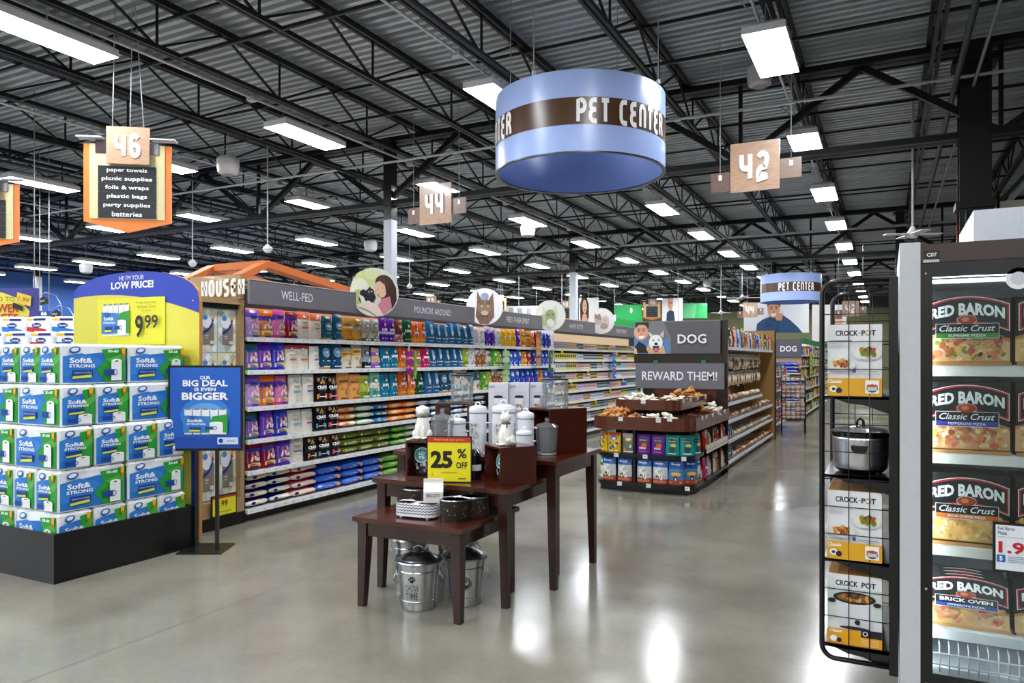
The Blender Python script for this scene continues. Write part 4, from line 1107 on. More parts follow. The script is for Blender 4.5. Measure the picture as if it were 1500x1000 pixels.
header(806, 882, 'HAPPY KITTY', (834,854), 0, 'grey header panel reading HAPPY KITTY over the wet food')
header(883, 945, 'PLAYTIME', (903,917), 0, 'last grey header panel reading PLAYTIME beside the dog header')

def disc(px, py, ry, deg, label, art, X=-5.16):
    d = DX(px, X); x, y = XY(px, d); R = ry*d/FPX
    r = thing('picture_disc', label, 'round sign', (x, y, Z(py, d)), math.radians(deg), None)
    m = MB(); m.lathe([(R,-.008),(R,.008)], '#eceae6', 40); o = m.obj('disc_panel', SATIN, r); o.rotation_euler[0] = PI/2
    m = MB(); P_ = Print(m, lambda u, v, e: (u*R, -.009-e, v*R), .0012); art(P_); m.obj('printed_picture', CARD, r)
    m = MB(); m.box(-.02,.02,.008,.12,-R*.3,R*.3,'#333'); m.obj('mount', STEEL, r)
def art_girl(p):
    p.ell(0,0,.98,.98,'#e8ead8',36); p.ell(-.45,.45,.4,.4,'#d8e49a',20); p.ell(-.6,.1,.35,.45,'#f2f2dc',16); p.ell(-.1,.7,.35,.2,'#e2ecb0',14); p.ell(-.7,-.2,.25,.3,'#bfd07a',12)
    p.poly([(.35,.62),(.70,.55),(.88,.2),(.9,-.3),(.75,-.6),(.3,-.85),(.25,-.3)],'#4a3430')          # long hair
    p.ell(.36,.42,.36,.30,'#513a34',18); p.poly([(.30,-.25),(.62,-.15),(.7,-.6),(.35,-.9),(.0,-.95),(.05,-.6)],'#d8899a')
    p.ell(.22,.12,.24,.34,'#f0c4a8',20,.25); p.poly([(.02,.42),(.30,.62),(.52,.40),(.46,-.1),(.40,.30),(.2,.46)],'#5c423a')
    p.ell(.12,.10,.03,.012,'#3a2a26',8,.4); p.ell(.30,.18,.035,.012,'#3a2a26',8,.4); p.ell(.12,-.10,.06,.018,'#c86a66',10,.2); p.ell(.16,.02,.03,.03,'#e0ac8e',8)
    p.poly([(-.62,.02),(-.50,.10),(-.38,.04),(-.22,.22),(-.12,.05),(.02,-.2),(-.1,-.42),(-.4,-.5),(-.68,-.35)],'#2e2a30')  # black cat
    p.ell(-.22,.0,.17,.15,'#383440',14); p.ell(-.16,.02,.03,.035,'#e8d8a0',8); p.ell(-.27,.0,.03,.035,'#e8d8a0',8)
    p.poly([(-.80,-.55),(-.3,-.35),(.1,-.55),(.35,-.95),(.1,-1.0+.02),(-.35,-.72)],'#f2dccf'); p.poly([(-.7,-.1),(-.5,-.2),(-.35,-.5),(-.55,-.5)],'#efe9e4')
def art_tabby(p):
    p.ell(0,0,.98,.98,'#f4f4f6',36); p.poly([(-.42,.85),(-.15,.35),(-.05,.55),(.2,.35),(.45,.75),(.5,.1),(.52,-.55),(.2,-.95),(-.25,-.95),(-.5,-.5),(-.42,.1)],'#8a6a58')
    p.ell(.0,.55,.22,.2,'#9aa6c4',14); p.ell(0,-.05,.36,.40,'#9c7c68',18); p.ell(-.15,.02,.07,.045,'#d8d098',8); p.ell(.17,.02,.07,.045,'#d8d098',8); p.ell(0,-.18,.05,.035,'#c07a70',8)
    for i in (-.3,-.15,.15,.3): p.line((i,.3),(i*.6,.12),.035,'#5a4236'); p.line((i,-.5),(i*1.2,-.75),.035,'#6a4c3e')
    p.ell(0,-.35,.2,.14,'#cdb8a8',12)
def art_pale(p, a='#a8b07a', c='#d8dcc0'):
    p.ell(0,0,.98,.98,'#eef0e6',36); p.poly([(-.5,.6),(-.2,.2),(.1,.3),(.4,.65),(.5,0),(.4,-.6),(.0,-.85),(-.45,-.5)],c); p.ell(.0,-.05,.35,.45,a,16); p.ell(-.13,.05,.07,.05,'#5a6040',8); p.ell(.16,.05,.07,.05,'#5a6040',8); p.ell(.02,-.15,.05,.04,'#b88',8); p.ell(-.5,-.3,.25,.4,'#c8cc9a',12); p.ell(0,-.5,.25,.3,'#f4f4ea',12)
def art_two(p):
    p.ell(0,0,.98,.98,'#f2eeec',36); p.ell(-.25,.1,.3,.42,'#c8b4a8',16); p.ell(.3,-.1,.3,.5,'#d9c8be',16); p.poly([(-.5,.6),(-.3,.4),(-.1,.6),(-.05,.2),(-.55,.2)],'#a98a7c'); p.ell(-.25,.15,.05,.04,'#5a4640',8); p.ell(-.1,.15,.05,.04,'#5a4640',8); p.ell(.3,.05,.05,.04,'#5a4640',8); p.ell(.2,-.4,.3,.25,'#b8a094',12)
disc(549, 428, 36, 53, 'large round picture of a girl cuddling a black cat', art_girl)
disc(710, 449, 27, 29, 'round picture of a brown tabby cat on a white ground', art_tabby)
disc(806, 462, 22.5, 23, 'round pale picture of a greenish white cat', art_pale)
disc(881, 470, 19, 15, 'small round picture of two pale cats near the dog header', art_two)

# clip strips and hanging toys on the shelf lips
def hang(px, py0, py1, label, cat, parts, name, X=-5.36):
    d = DX(px, X); x, y = XY(px, d); z1, z0 = Z(py0, d), Z(py1, d)
    r = thing(name, label, cat, (x, y, z1), PI/2)
    m = MB(); m.box(-.012,.012,-.004,.004,z0-z1,1.752-z1,'#d8dcdf'); m.box(-.006,.006,.004,.07,1.74-z1,1.75-z1,'#d8dcdf'); m.obj('clip_strip', SATIN, r)
    return r, z1-z0
r, H = hang(599, 510, 558, 'magenta and lime toy packs on a strip hung before the second shelf', 'hanging toys', None, 'toy_strip')
for k in range(3):
    m = MB(); z = -.07-.11*k; m.prism([(-.08,z-.04),(-.03,z-.025),(.03,z-.045),(.08,z-.03),(.06,z),(.085,z+.03),(.03,z+.03),(0,z+.045),(-.04,z+.03),(-.08,z+.04),(-.06,z)], -.025, -.008, '#a8288a', plane='xz'); m.obj('magenta_toy', SATIN, r)
for k in range(3):
    m = MB(); z = -.09-.12*k; m.prism([(.09,z-.05),(.13,z-.06),(.12,z),(.15,z+.05),(.10,z+.06),(.08,z)], -.03, -.01, '#7ac43a', plane='xz'); m.obj('lime_toy', SATIN, r)
r, H = hang(740, 512, 560, 'pale green toy packs on a strip hung above the white carton boxes', 'hanging toys', None, 'toy_strip')
for k in range(5):
    m = MB(); z = -.06-.1*k; m.prism([(-.10,z-.04),(.0,z-.05),(.11,z-.03),(.08,z+.04),(-.02,z+.05),(-.09,z+.03)], -.03, -.008, ('#a8cf8a','#c2dca0','#7fb878')[k % 3], plane='xz'); m.obj('toy_pack', GLOSSY, r)
r, H = hang(788, 487, 533, 'tall tan printed strip card hanging across the top two shelves', 'hanging card', None, 'hanging_card')
m = MB(); m.box(-.10,.10,-.02,-.012,-.55,.02,'#c0894e'); p = Print(m, front_y(0,-.021,0), .001)
for k in range(4): p.text('Greenies', 0, -.05-.1*k, .03, '#f6ecd8', w=.14)
p.rect(-.1,-.43,.1,-.40,'#2c4a9a'); m.obj('printed_card', CARD, r)
r, H = hang(804, 512, 560, 'blue litter scoop hanging on a green strip by the wet food', 'litter scoop', None, 'litter_scoop')
m = MB(); m.box(-.03,.03,-.03,-.01,-.42,-.03,'#3a7a3a'); m.obj('strip_backing', MATTE, r)
m = MB(); m.prism([(-.1,-.40),(.08,-.42),(.10,-.62),(.0,-.68),(-.09,-.60)], -.05, -.02, '#1c46b0', plane='xz'); m.obj('scoop', SATIN, r)
r, H = hang(899, 514, 556, 'bright blue cat toy cards on a strip near the end of the wet food', 'hanging toys', None, 'toy_strip')
for k in range(5):
    m = MB(); z = -.07-.12*k; m.box(-.11,.11,-.02,-.01,z-.05,z+.05,('#2c6ac8','#3f86d8')[k % 2]); m.ball((0,-.03,z),.03,('#e86a3a','#9ad0f0','#e8d04a')[k % 3],8,5); m.obj('toy_card', GLOSSY, r)
# ================================================================ NESTED TABLES
WD, WDT = '#31170e', '#4a2112'
def table(x0, x1, y0, y1, h, label, lo=.045, ap=.085):
    t = thing('nesting_table', label, 'table', ((x0+x1)/2, (y0+y1)/2, 0), 0, None)
    w, d = (x1-x0)/2, (y1-y0)/2
    m = MB(); m.box(-w,w,-d,d,h-.028,h,WDT); m.box(-w+.012,w-.012,-d+.012,d-.012,h-.034,h-.028,WD); m.obj('tabletop', WOODX, t)
    i = .035
    for q in ((-w+i,w-i,-d+i,-d+i+.02),(-w+i,w-i,d-i-.02,d-i),(-w+i,-w+i+.02,-d+i+.021,d-i-.021),(w-i-.02,w-i,-d+i+.021,d-i-.021)):
        m = MB(); m.box(*q, h-.034-ap, h-.034, WD); m.obj('apron', WOODX, t)
    for sx_ in (-1, 1):
        for sy_ in (-1, 1):
            m = MB(); s = .066; b0 = .044
            ox, oy = sx_*(w-.024), sy_*(d-.024)
            def rect(z, k): return [(ox, oy, z), (ox-sx_*k, oy, z), (ox-sx_*k, oy-sy_*k, z), (ox, oy-sy_*k, z)]
            vs_ = rect(0, b0)+rect(h-.16, s)+rect(h-.034, s)
            fs_ = [(0,1,2,3)]+[(a*4+k, a*4+(k+1) % 4, a*4+4+(k+1) % 4, a*4+4+k) for a in (0,1) for k in range(4)]
            if sx_*sy_ < 0: fs_ = [f[::-1] for f in fs_]
            m.add(vs_, [f[::-1] for f in fs_], WD); m.obj('leg', WOOD, t)
    return t
T1 = (-3.0, -2.20, 3.68, 4.44, .565); T2 = (-3.13, -2.08, 4.05, 4.92, .745); T3 = (-3.30, -1.96, 4.52, 5.36, .87)
table(*T1, 'lowest dark wooden nesting table with pet bowls on top')
table(*T2, 'middle dark wooden nesting table carrying two wooden crates')
table(*T3, 'tallest dark wooden nesting table at the back with glass jar on its corner')

def crate(x, y, z, w, d, h, rz, label, th=.014, back=True):
    r = thing('wooden_crate', label, 'crate', (x, y, z), math.radians(rz), None)
    c = '#4a2216'
    for nm, q in (('side_board', (-w/2,-w/2+th,-d/2,d/2,0,h)), ('side_board', (w/2-th,w/2,-d/2,d/2,0,h)), ('top_board', (-w/2+th,w/2-th,-d/2,d/2,h-th,h)), ('bottom_board', (-w/2+th,w/2-th,-d/2,d/2,0,th))):
        m = MB(); m.box(*q, c); m.obj(nm, WOODX, r)
    if back: m = MB(); m.box(-w/2+th,w/2-th,d/2-th,d/2,th,h-th,c); m.obj('back_board', WOODX, r)
    return r
def at_(px, py, z):
    d = (CH-z)*FPX/(py-527); return XY(px, d)
crate(-2.80, 4.31, T2[4], .30, .27, .255, 8, 'wooden crate with an open front carrying the white dog jar')
crate(-2.21, 4.32, T2[4], .235, .26, .245, -35, 'wooden crate with its solid side out carrying the white cat jar')
crate(-2.93, 4.86, T3[4], .27, .28, .355, 10, 'tall open wooden crate holding up the first acrylic jar', back=False)
crate(-2.19, 5.06, T3[4], .27, .34, .325, -30, 'large wooden crate beside the clear glass jar at the table corner')

# ---- goods inside the crates: dark pouches with round teal emblem
def love_bag(x, y, z, rz, label, s=1):
    r = thing('gift_pack', label, 'gift pack', (x, y, z), math.radians(rz), 'gift packs with round teal emblems')
    m, pm = pouch(.15*s, .19*s, .07, [(.4,'#2c2c30'),(1,'#46464c')], lambda p: (p.scatter(-.4,.05,.4,.4,12,.08,['#8a8a90','#1c1c20','#c0c0c6'],3), p.ell(0,.68,.36,.24,'#2f8f98',20), p.ring(0,.68,.38,.26,.03,'#e0f0f0',20), p.text('LO',0,.74,.10,'#f2f8f8',w=.3,bold=.02), p.text('VE',0,.61,.10,'#f2f8f8',w=.3,bold=.02)), 11)
    m.obj('bag_body', GLOSSY, r); pm.obj('printed_front', CARD, r)
love_bag(-2.86, 4.28, T2[4]+.015, 10, 'grey gift pack with teal round emblem inside the crate under the dog jar', 1.05)
love_bag(-2.765, 4.33, T2[4]+.015, 0, 'grey gift pack behind in the crate under the dog jar', .9)
love_bag(-2.235, 4.30, T2[4]+.015, -20, 'gift pack with teal round emblem inside the crate under the cat jar', 1.0)

# ---- 25% off sign
sx, sy = XY(658, 4.84)
r = thing('sale_sign', 'yellow 25% off sign in a black frame on the middle table', 'sale sign', (sx, sy, T2[4]), math.radians(22))
W_, H_ = .30, .305
m = MB(); m.box(-W_/2,W_/2,0,.008,.0,H_,'#131313'); o1 = m.obj('frame', SATIN, r)
m = MB(); p = Print(m, front_y(0,-.001,0), .0007); i = .008
p.rect(-W_/2+i, i, W_/2-i, H_-i, '#f0e21e'); p.rect(-W_/2+i, H_-.042, W_/2-i, H_-i, '#c63a24'); p.text('Fresh food. Low prices.', .0, H_-.025, .017, '#f6d860', w=.20)
p.text('25', -.05, .152, .115, '#161616', w=.145, bold=.045); p.text('%', .085, .192, .062, '#161616', w=.062, bold=.02); p.text('OFF', .083, .115, .042, '#161616', w=.074, bold=.015)
p.text('Low Pet Merchandise', .0, .068, .010, '#3a3a20', w=.11); p.rect(.06,.026,.115,.031,'#3a3a20'); p.poly([(-.12,.045),(-.105,.045),(-.1125,.07)],'#c8b820')
m.obj('printed_face', CARD, r)
for o in r.children if False else (): pass
m = MB(); m.box(-.05,.05,-.01,.07,0,.006,'#131313'); m.bar((0,.06,.004),(0,.008,.20),.02,.006,'#131313'); m.obj('easel_foot', SATIN, r)

# ---- double bowls on the low table
def double_bowl(x, y, rz, L, W, H, style, label):
    r = thing('double_bowl_stand', label, 'pet bowl stand', (x, y, T1[4]), math.radians(rz))
    n = 12; pts = [(L/2-W/2+W/2*math.cos(a), W/2*math.sin(a)) for a in [(-PI/2+PI*k/n) for k in range(n+1)]]+[(-L/2+W/2+W/2*math.cos(a), W/2*math.sin(a)) for a in [(PI/2+PI*k/n) for k in range(n+1)]]
    waist = .80 if style != 'white' else 1.0
    def wst(u): return u if waist == 1 else u
    pts2 = []
    for u, v in pts: pts2.append((u, v))
    # wall subdivided along the straight side so a waist can be pressed in
    ring = []
    for i_ in range(len(pts2)):
        a, b_ = pts2[i_], pts2[(i_+1) % len(pts2)]
        ring.append(a)
        if math.dist(a, b_) > .08:
            for k in range(1, 6): ring.append((a[0]+(b_[0]-a[0])*k/6, a[1]+(b_[1]-a[1])*k/6))
    if waist < 1: ring = [(u, v*(1-(1-waist)*math.exp(-(u/(L*.10))**2))) for u, v in ring]
    z0 = .012 if style == 'white' else 0
    m = MB(); m.prism(ring, z0, H, '#e9ebee' if style == 'white' else '#241a17', side='#e9ebee' if style == 'white' else '#2a1d18'); m.obj('housing', SATIN, r)
    rg = random.Random(5)
    m = MB(); N = len(ring)
    cum = [0]
    for i_ in range(N): cum.append(cum[-1]+math.dist(ring[i_], ring[(i_+1) % N]))
    def on(sv, z, e):
        sv %= cum[-1]
        for i_ in range(N):
            if cum[i_+1] >= sv:
                a, b_ = ring[i_], ring[(i_+1) % N]; k = (sv-cum[i_])/max(1e-6, cum[i_+1]-cum[i_])
                nx, ny = (b_[1]-a[1]), -(b_[0]-a[0]); l_ = math.hypot(nx, ny) or 1
                return (a[0]+(b_[0]-a[0])*k+nx/l_*e, a[1]+(b_[1]-a[1])*k+ny/l_*e, z)
        return (0,0,z)
    if style == 'white':
        nc = 30; dz = .017; st = cum[-1]/nc
        for row in range(4):
            for c_ in range(nc):
                s0 = c_*st; zc = z0+.014+row*dz
                for d_ in (0, 1):
                    a = on(s0+(0 if d_ == 0 else st*.5), zc+(.007 if d_ == 0 else 0), .001); b_ = on(s0+(st*.5 if d_ == 0 else st), zc+(0 if d_ == 0 else .007), .001)
                    m.add([a, b_, (b_[0],b_[1],b_[2]+.005), (a[0],a[1],a[2]+.005)], [(0,1,2,3)], '#23262a')
        m.obj('chevron_pattern', CARD, r)
        for u in (-L*.32, L*.32):
            for v in (-W*.3, W*.3): mm = MB(); mm.box(u-.008,u+.008,v-.008,v+.008,0,.013,'#dfe2e6'); mm.obj('foot', SATIN, r)
    else:
        cols = ['#d8d4cc','#8c8880','#b0aca6','#1a1412']
        for q in range(90):
            s0 = rg.uniform(0, cum[-1]); z = rg.uniform(.012, H-.014); k = rg.uniform(.0018, .0045)
            P4 = [on(s0-k, z, .001), on(s0, z-k, .001), on(s0+k, z, .001), on(s0, z+k, .001)]
            m.add(P4, [(0,1,2,3)], rg.choice(cols))
        m.obj('cutout_pattern', CARD, r)
    for s in (-1, 1):
        mm = MB(); R = W*.46
        mm.lathe([(R*.62,H-.028),(R*.80,H-.026),(R*.90,H-.006),(R*.97,H+.006),(R,H+.008),(R*1.03,H+.004),(R*1.02,H)], '#cfd2d6', 28, (s*(L/2-W/2), 0, 0)); mm.obj('steel_bowl', METAL, r)
    return r
double_bowl(-2.72, 4.10, 3, .36, .185, .125, 'black', 'dark double bowl stand with speckled cutouts, behind the white chevron one')
double_bowl(-2.63, 3.86, 6, .285, .13, .085, 'white', 'white oval double bowl stand with black chevron pattern')
double_bowl(-2.345, 3.96, 68, .34, .185, .125, 'black', 'dark speckled double bowl stand next to the biscuit carton jar')
# ceramic biscuit carton
r = thing('biscuit_jar', 'white ceramic milk carton shaped jar reading BISCUITS', 'biscuit jar', (*XY(635, 4.70), T1[4]), math.radians(32))
m = MB(); w = .062; r.scale = (1, 1, 1.12)
m.rbox(-w,w,-w,w,0,.135,.006,'#e9e6df')
m.add([(-w,-w,.135),(w,-w,.135),(w,w,.135),(-w,w,.135),(-w*1.0,0,.19),(w*1.0,0,.19)], [(0,1,5,4),(2,3,4,5),(1,2,5),(3,0,4)], '#e9e6df'); m.box(-w*1.0,w*1.0,-.006,.006,.186,.205,'#efece6'); m.obj('carton_body', CERAMIC, r)
m = MB(); p = Print(m, front_y(0,-w-.001,0), .0006); p.text('BISCUITS', 0, .118, .020, '#4a4a48', w=.085, bold=.01); m.obj('lettering', CARD, r)

# ---- lidded steel pails under the low table
def pail(px, py, label, art, rz):
    x, y = at_(px, py, 0)
    r = thing('steel_pail', label, 'pail', (x, y, 0), math.radians(rz))
    H = .30; R0, R1 = .108, .134
    m = MB(); m.lathe([(R0-.004,0),(R0,.006),(R0+.003,.055),(R0+.007,.060),(R0+.004,.065),(R1-.010,.235),(R1-.004,.240),(R1-.008,.246),(R1,H-.006),(R1+.004,H)], '#c4c8cb', 36); m.obj('pail_body', METAL, r)
    m = MB(); m.lathe([(R1+.010,H-.014),(R1+.013,H-.004),(R1+.008,H+.004),(R1-.012,H+.006),(R1-.018,H+.012),(R1-.05,H+.034),(R1-.06,H+.036),(.045,H+.050),(.001,H+.056)], '#c0c4c8', 36); lid = m.obj('lid', METAL, r)
    m = MB(); m.tube([(-.032,0,H+.05),(-.026,0,H+.075),(0,0,H+.088),(.026,0,H+.075),(.032,0,H+.05)], .0045, '#d6d9dc', 6); m.obj('lid_handle', METAL, lid)
    for s in (-1, 1):
        m = MB(); X = s*(R1-.002); m.box(min(X,X+s*.008),max(X,X+s*.008),-.022,.022,.205,.235,'#b8bcc0'); m.tube([(X+s*.010,-.018,.215),(X+s*.022,-.024,.185),(X+s*.026,0,.160),(X+s*.022,.024,.185),(X+s*.010,.018,.215)], .003, '#d6d9dc', 5); m.obj('side_handle', METAL, r)
    m = MB(); rr = lambda z: R0+.004+(R1-R0-.012)*(z-.065)/.17
    def S(u, v, e):
        a = -PI/2+u/rr(v); return ((rr(v)+.0015+e)*math.cos(a), (rr(v)+.0015+e)*math.sin(a), v)
    p = Print(m, S, .0006); art(p); m.obj('printed_decal', CARD, r)
def art_chow(p):
    p.ell(-.028,.192,.013,.010,'#1b1b1b',12)
    for u, v in ((-.046,.203),(-.034,.213),(-.021,.213),(-.010,.203)): p.ell(u,v,.0052,.0075,'#1b1b1b',9)
    p.text('CHOW', -.028, .150, .040, '#1b1b1b', w=.086, bold=-.01); p.text('TIME', -.028, .098, .040, '#1b1b1b', w=.078, bold=-.01)
def art_oval(p):
    p.ell(0,.150,.062,.044,'#151515',28); p.ring(0,.150,.056,.038,.0025,'#e8e8e6',28); p.text('DOG FOOD', 0,.150,.020,'#f0f0ee', w=.082, bold=.02)
def art_bars(p):
    p.rect(-.04,.10,-.033,.20,'#1c1c1c'); p.line((-.03,.20),(.0,.13),.006,'#1c1c1c'); p.line((.0,.13),(-.02,.08),.006,'#1c1c1c'); p.text('TREATS', .02, .15, .022, '#1b1b1b', w=.07)
pail(613, 888, 'galvanised pail with lid and paw print reading CHOW TIME', art_chow, 28)
pail(681, 881, 'galvanised pail with a black oval label behind the near table leg', art_oval, 22)
pail(600, 848, 'galvanised pail with lid standing behind the paw print pail', art_bars, 5)
pail(674, 842, 'galvanised pail with lid standing behind the oval label pail', art_oval, 60)

# ---- ceramic jars shaped as sitting dog and cat
def animal_jar(px, py, z, kind, rz, label):
    d = (CH-z)*FPX/(py-527); x, y = XY(px, d)
    r = thing('%s_jar' % kind, label, 'ceramic jar', (x, y, z), math.radians(rz))
    W = '#efece4'
    k = .80 if kind == 'dog' else .80
    m = MB()
    if kind == 'dog':
        m.lathe([(.05*k,0),(.068*k,.01),(.074*k,.05),(.066*k,.10),(.050*k,.145),(.044*k,.155)], W, 24, sy=.9)
        for s in (-1, 1):
            m.ball((s*.024*k,-.052*k,.045*k+.02),.02*k,W,10,8,(1,1,2.9)); m.ball((s*.026*k,-.066*k,.012),.022*k,W,10,6,(1,1.2,.55))
            m.ball((s*.062*k,-.008,.040),.036*k,W,12,8,(.8,1.1,1.1)); m.ball((s*.066*k,-.045*k,.012),.022*k,W,10,6,(1,1.4,.5))
        m.obj('body', CERAMIC, r)
        m = MB(); m.lathe([(.044*k,.150),(.047*k,.155),(.047*k,.160),(.044*k,.165)], '#6a6a66', 24, sy=.9); m.obj('collar_line', CERAMIC, r)
        m = MB(); m.ball((0,-.004,.200),.052*k,W,16,10,(1.08,1,.98)); m.ball((0,-.046*k,.188),.028*k,W,12,8,(1.05,1.05,.75)); m.ball((0,-.072*k,.196),.008*k,'#d9d4c8',8,5)
        for s in (-1, 1): m.ball((s*.052*k,.0,.202),.018*k,'#ece8df',10,7,(.6,1.1,1.9)); m.ball((s*.02*k,-.046*k,.212),.005*k,'#b8b2a6',6,4)
        m.obj('head_lid', CERAMIC, r)
    else:
        m.lathe([(.046*k,0),(.062*k,.01),(.066*k,.05),(.054*k,.10),(.040*k,.14),(.036*k,.148)], W, 24, sy=1.0)
        for s in (-1, 1):
            m.ball((s*.018*k,-.050*k,.045*k+.02),.016*k,W,10,8,(1,1,3.0)); m.ball((s*.020*k,-.064*k,.010),.019*k,W,10,6,(1,1.2,.5)); m.ball((s*.050*k,.012,.040),.038*k,W,12,8,(.8,1.2,1.1))
        m.tube([(.03,.045,.012),(.062,.028,.016),(.070,-.01,.030),(.062,-.03,.040)], .014, W, 8); m.ball((.062,-.032,.042),.016,W,8,6)
        m.obj('body', CERAMIC, r)
        m = MB(); m.lathe([(.037*k,.146),(.040*k,.151),(.040*k,.155),(.037*k,.160)], '#6a6a66', 24); m.box(.028,.034,-.026,-.016,.125,.148,'#8a8e96'); m.obj('collar_line', CERAMIC, r)
        m = MB(); m.ball((0,-.002,.192),.046*k,W,16,10,(1.12,1,.92)); m.ball((0,-.040*k,.184),.017*k,W,10,7,(1.3,1,.8))
        for s in (-1, 1):
            m.add([(s*.012*k,-.008,.222*1.0),(s*.046*k,-.008,.212),(s*.034*k,-.004,.248),(s*.028*k,.010,.216)],[(0,1,2),(1,3,2),(3,0,2)],W)
            m.ball((s*.018*k,-.040*k,.200),.004,'#b8b2a6',6,4)
        m.obj('head_lid', CERAMIC, r)
    r.scale = (.98, .98, .98 if kind == 'dog' else .95)
animal_jar(619, 643, T2[4]+.255, 'dog', 20, 'white ceramic sitting dog jar on the open wooden crate')
animal_jar(741, 652, T2[4]+.245, 'cat', -20, 'white ceramic sitting cat jar on the solid sided crate')

# ---- enamel canisters, glass jars, acrylic jars
def canister(x, y, z, R, H, label, rim='#8a9098', handle='loop', win=False):
    r = thing('enamel_canister', label, 'canister', (x, y, z), .3)
    m = MB(); m.lathe([(R*.95,0),(R,.006),(R,H*.80),(R*1.02,H*.81)], '#e6e8ee', 28); 
    m.lathe([(R*1.005,H*.55),(R*1.015,H*.555),(R*1.005,H*.56)], '#d6d9e0', 28, cap0=False, cap1=False); m.obj('body', CERAMIC, r)
    m = MB(); m.lathe([(R*1.03,H*.80),(R*1.04,H*.81),(R*1.04,H*.825)], rim, 28); m.lathe([(R*1.03,H*.825),(R*1.04,H*.88),(R*.95,H*.93),(R*.4,H*.965),(.001,H*.97)], '#eceef2', 28); m.obj('lid', CERAMIC, r)
    m = MB(); n = 8; m.tube([(R*.28*math.cos(PI*k/n), 0, H*.955+R*.42*math.sin(PI*k/n)) for k in range(n+1)], .0055, '#eceef2', 6); m.obj('lid_handle', CERAMIC, r)
    for s in (-1, 1):
        m = MB(); m.tube([(s*R,-.018,H*.62),(s*(R+.022),-.014,H*.60),(s*(R+.022),.014,H*.60),(s*R,.018,H*.62)], .004, '#dfe2e8', 5); m.obj('side_handle', CERAMIC, r)
    if win:
        m = MB()
        def S(u, v, e): a = -PI/2-.3+u/R; return ((R+.001+e)*math.cos(a), (R+.001+e)*math.sin(a), v)
        p = Print(m, S, .0006); p.rect(-.04,H*.18,.04,H*.62,'#c9cbb4'); p.scatter(-.035,H*.2,.035,H*.6,40,.008,['#a8ab8c','#e2e2cc','#8a8a70','#d8c8a0'],8); m.obj('label', CARD, r)
    return r
zt2, zt3 = T2[4], T3[4]
def xyd(px, d): return XY(px, d)
x, y = XY(669, 5.36); canister(x, y, zt3, .066, .27, 'small white enamel pot with loop lid between the glass dome and tall canister')
x, y = XY(700, 5.42); canister(x, y, zt3, .064, .36, 'white tall canister with treat filled window next to the small pot', win=True)
x, y = XY(738, 5.30); canister(x, y, zt3, .084, .375, 'largest white enamel canister behind the cat jar', win=True)
x, y = XY(770, 5.25); canister(x, y, zt3, .060, .325, 'slim white enamel canister behind the small pot by the clear glass jar')
x, y = XY(768, 5.07); canister(x, y, zt3, .056, .205, 'short white enamel pot with side handles in front of the slim canister')
def glass_jar(x, y, z, R, H, label, kind='jar'):
    r = thing('glass_jar', label, 'glass jar', (x, y, z), 0)
    m = MB(); m.lathe([(R*.80,0),(R*.86,.004),(R*.86,.018),(R*.88,.02),(R*1.0,H*.70),(R*1.03,H*.74),(R*1.0,H*.74),(R*.97,H*.70),(R*.84,.024),(.001,.024)], '#ffffff', 28); m.obj('jar_body', JARGLASS, r)
    m = MB(); m.lathe([(R*1.06,H*.745),(R*1.07,H*.76),(R*.8,H*.83),(R*.25,H*.87),(R*.12,H*.89),(R*.2,H*.93),(R*.17,H*.97),(.001,H)], '#ffffff', 28); m.obj('lid', JARGLASS, r)
    m = MB(); m.lathe([(R*.82,.001),(R*.86,.006),(R*.84,.016)], '#eef2f5', 28, cap0=False, cap1=False); m.obj('base_rim', CERAMIC, r)
x, y = at_(801, 665, zt3); glass_jar(x, y, zt3, .082, .265, 'tall clear glass jar with knob lid on the corner of the tallest table')
x, y = XY(648, 5.30); glass_jar(x, y, zt3, .082, .335, 'wide clear glass jar with domed lid between the dog jar and small pot')
def acrylic(x, y, z, R, H, label):
    r = thing('acrylic_jar', label, 'acrylic jar', (x, y, z), 0)
    n = 20; m = MB(); m.lathe([(R*.93,0),(R,.005),(R,H*.86)], '#ffffff', n, cap1=False); m.obj('jar_body', JARGLASS, r)
    m = MB(); rg = random.Random(4)
    for q in range(110):
        a = rg.uniform(0, 2*PI); zz = rg.uniform(.02, H*.82); rr_ = R*.97; k = rg.uniform(.004,.010)
        da = k/R; m.add([(rr_*math.cos(a-da),rr_*math.sin(a-da),zz),(rr_*math.cos(a),rr_*math.sin(a),zz-k),(rr_*math.cos(a+da),rr_*math.sin(a+da),zz),(rr_*math.cos(a),rr_*math.sin(a),zz+k)],[(0,1,2,3)], rg.choice(['#e8edf2','#b4bec8','#7a848e','#d8e2ec','#ffffff']))
    m.obj('facets', CARD, r)
    m = MB(); m.lathe([(R*1.02,H*.86),(R*1.02,H*.90),(R*.5,H*.92),(.02,H*.93)], '#1c1c20', n); m.obj('lid', SATIN, r)
    m = MB(); m.tube([(-.035,0,H*.92),(-.02,0,H*.96),(.02,0,H*.96),(.035,0,H*.92)], .007, '#141416', 6); m.ball((-.038,0,H*.95),.011,'#141416',8,5); m.ball((.038,0,H*.95),.011,'#141416',8,5); m.obj('bone_handle', SATIN, r)
x, y = XY(688, 5.28); acrylic(-2.93+.03, 4.86+.0, zt3+.355, .085, .235, 'faceted acrylic jar with black bone lid on the tall open crate')
acrylic(-2.19-.02, 5.06+.0, zt3+.325, .098, .24, 'faceted acrylic jar with black bone lid on the large crate')
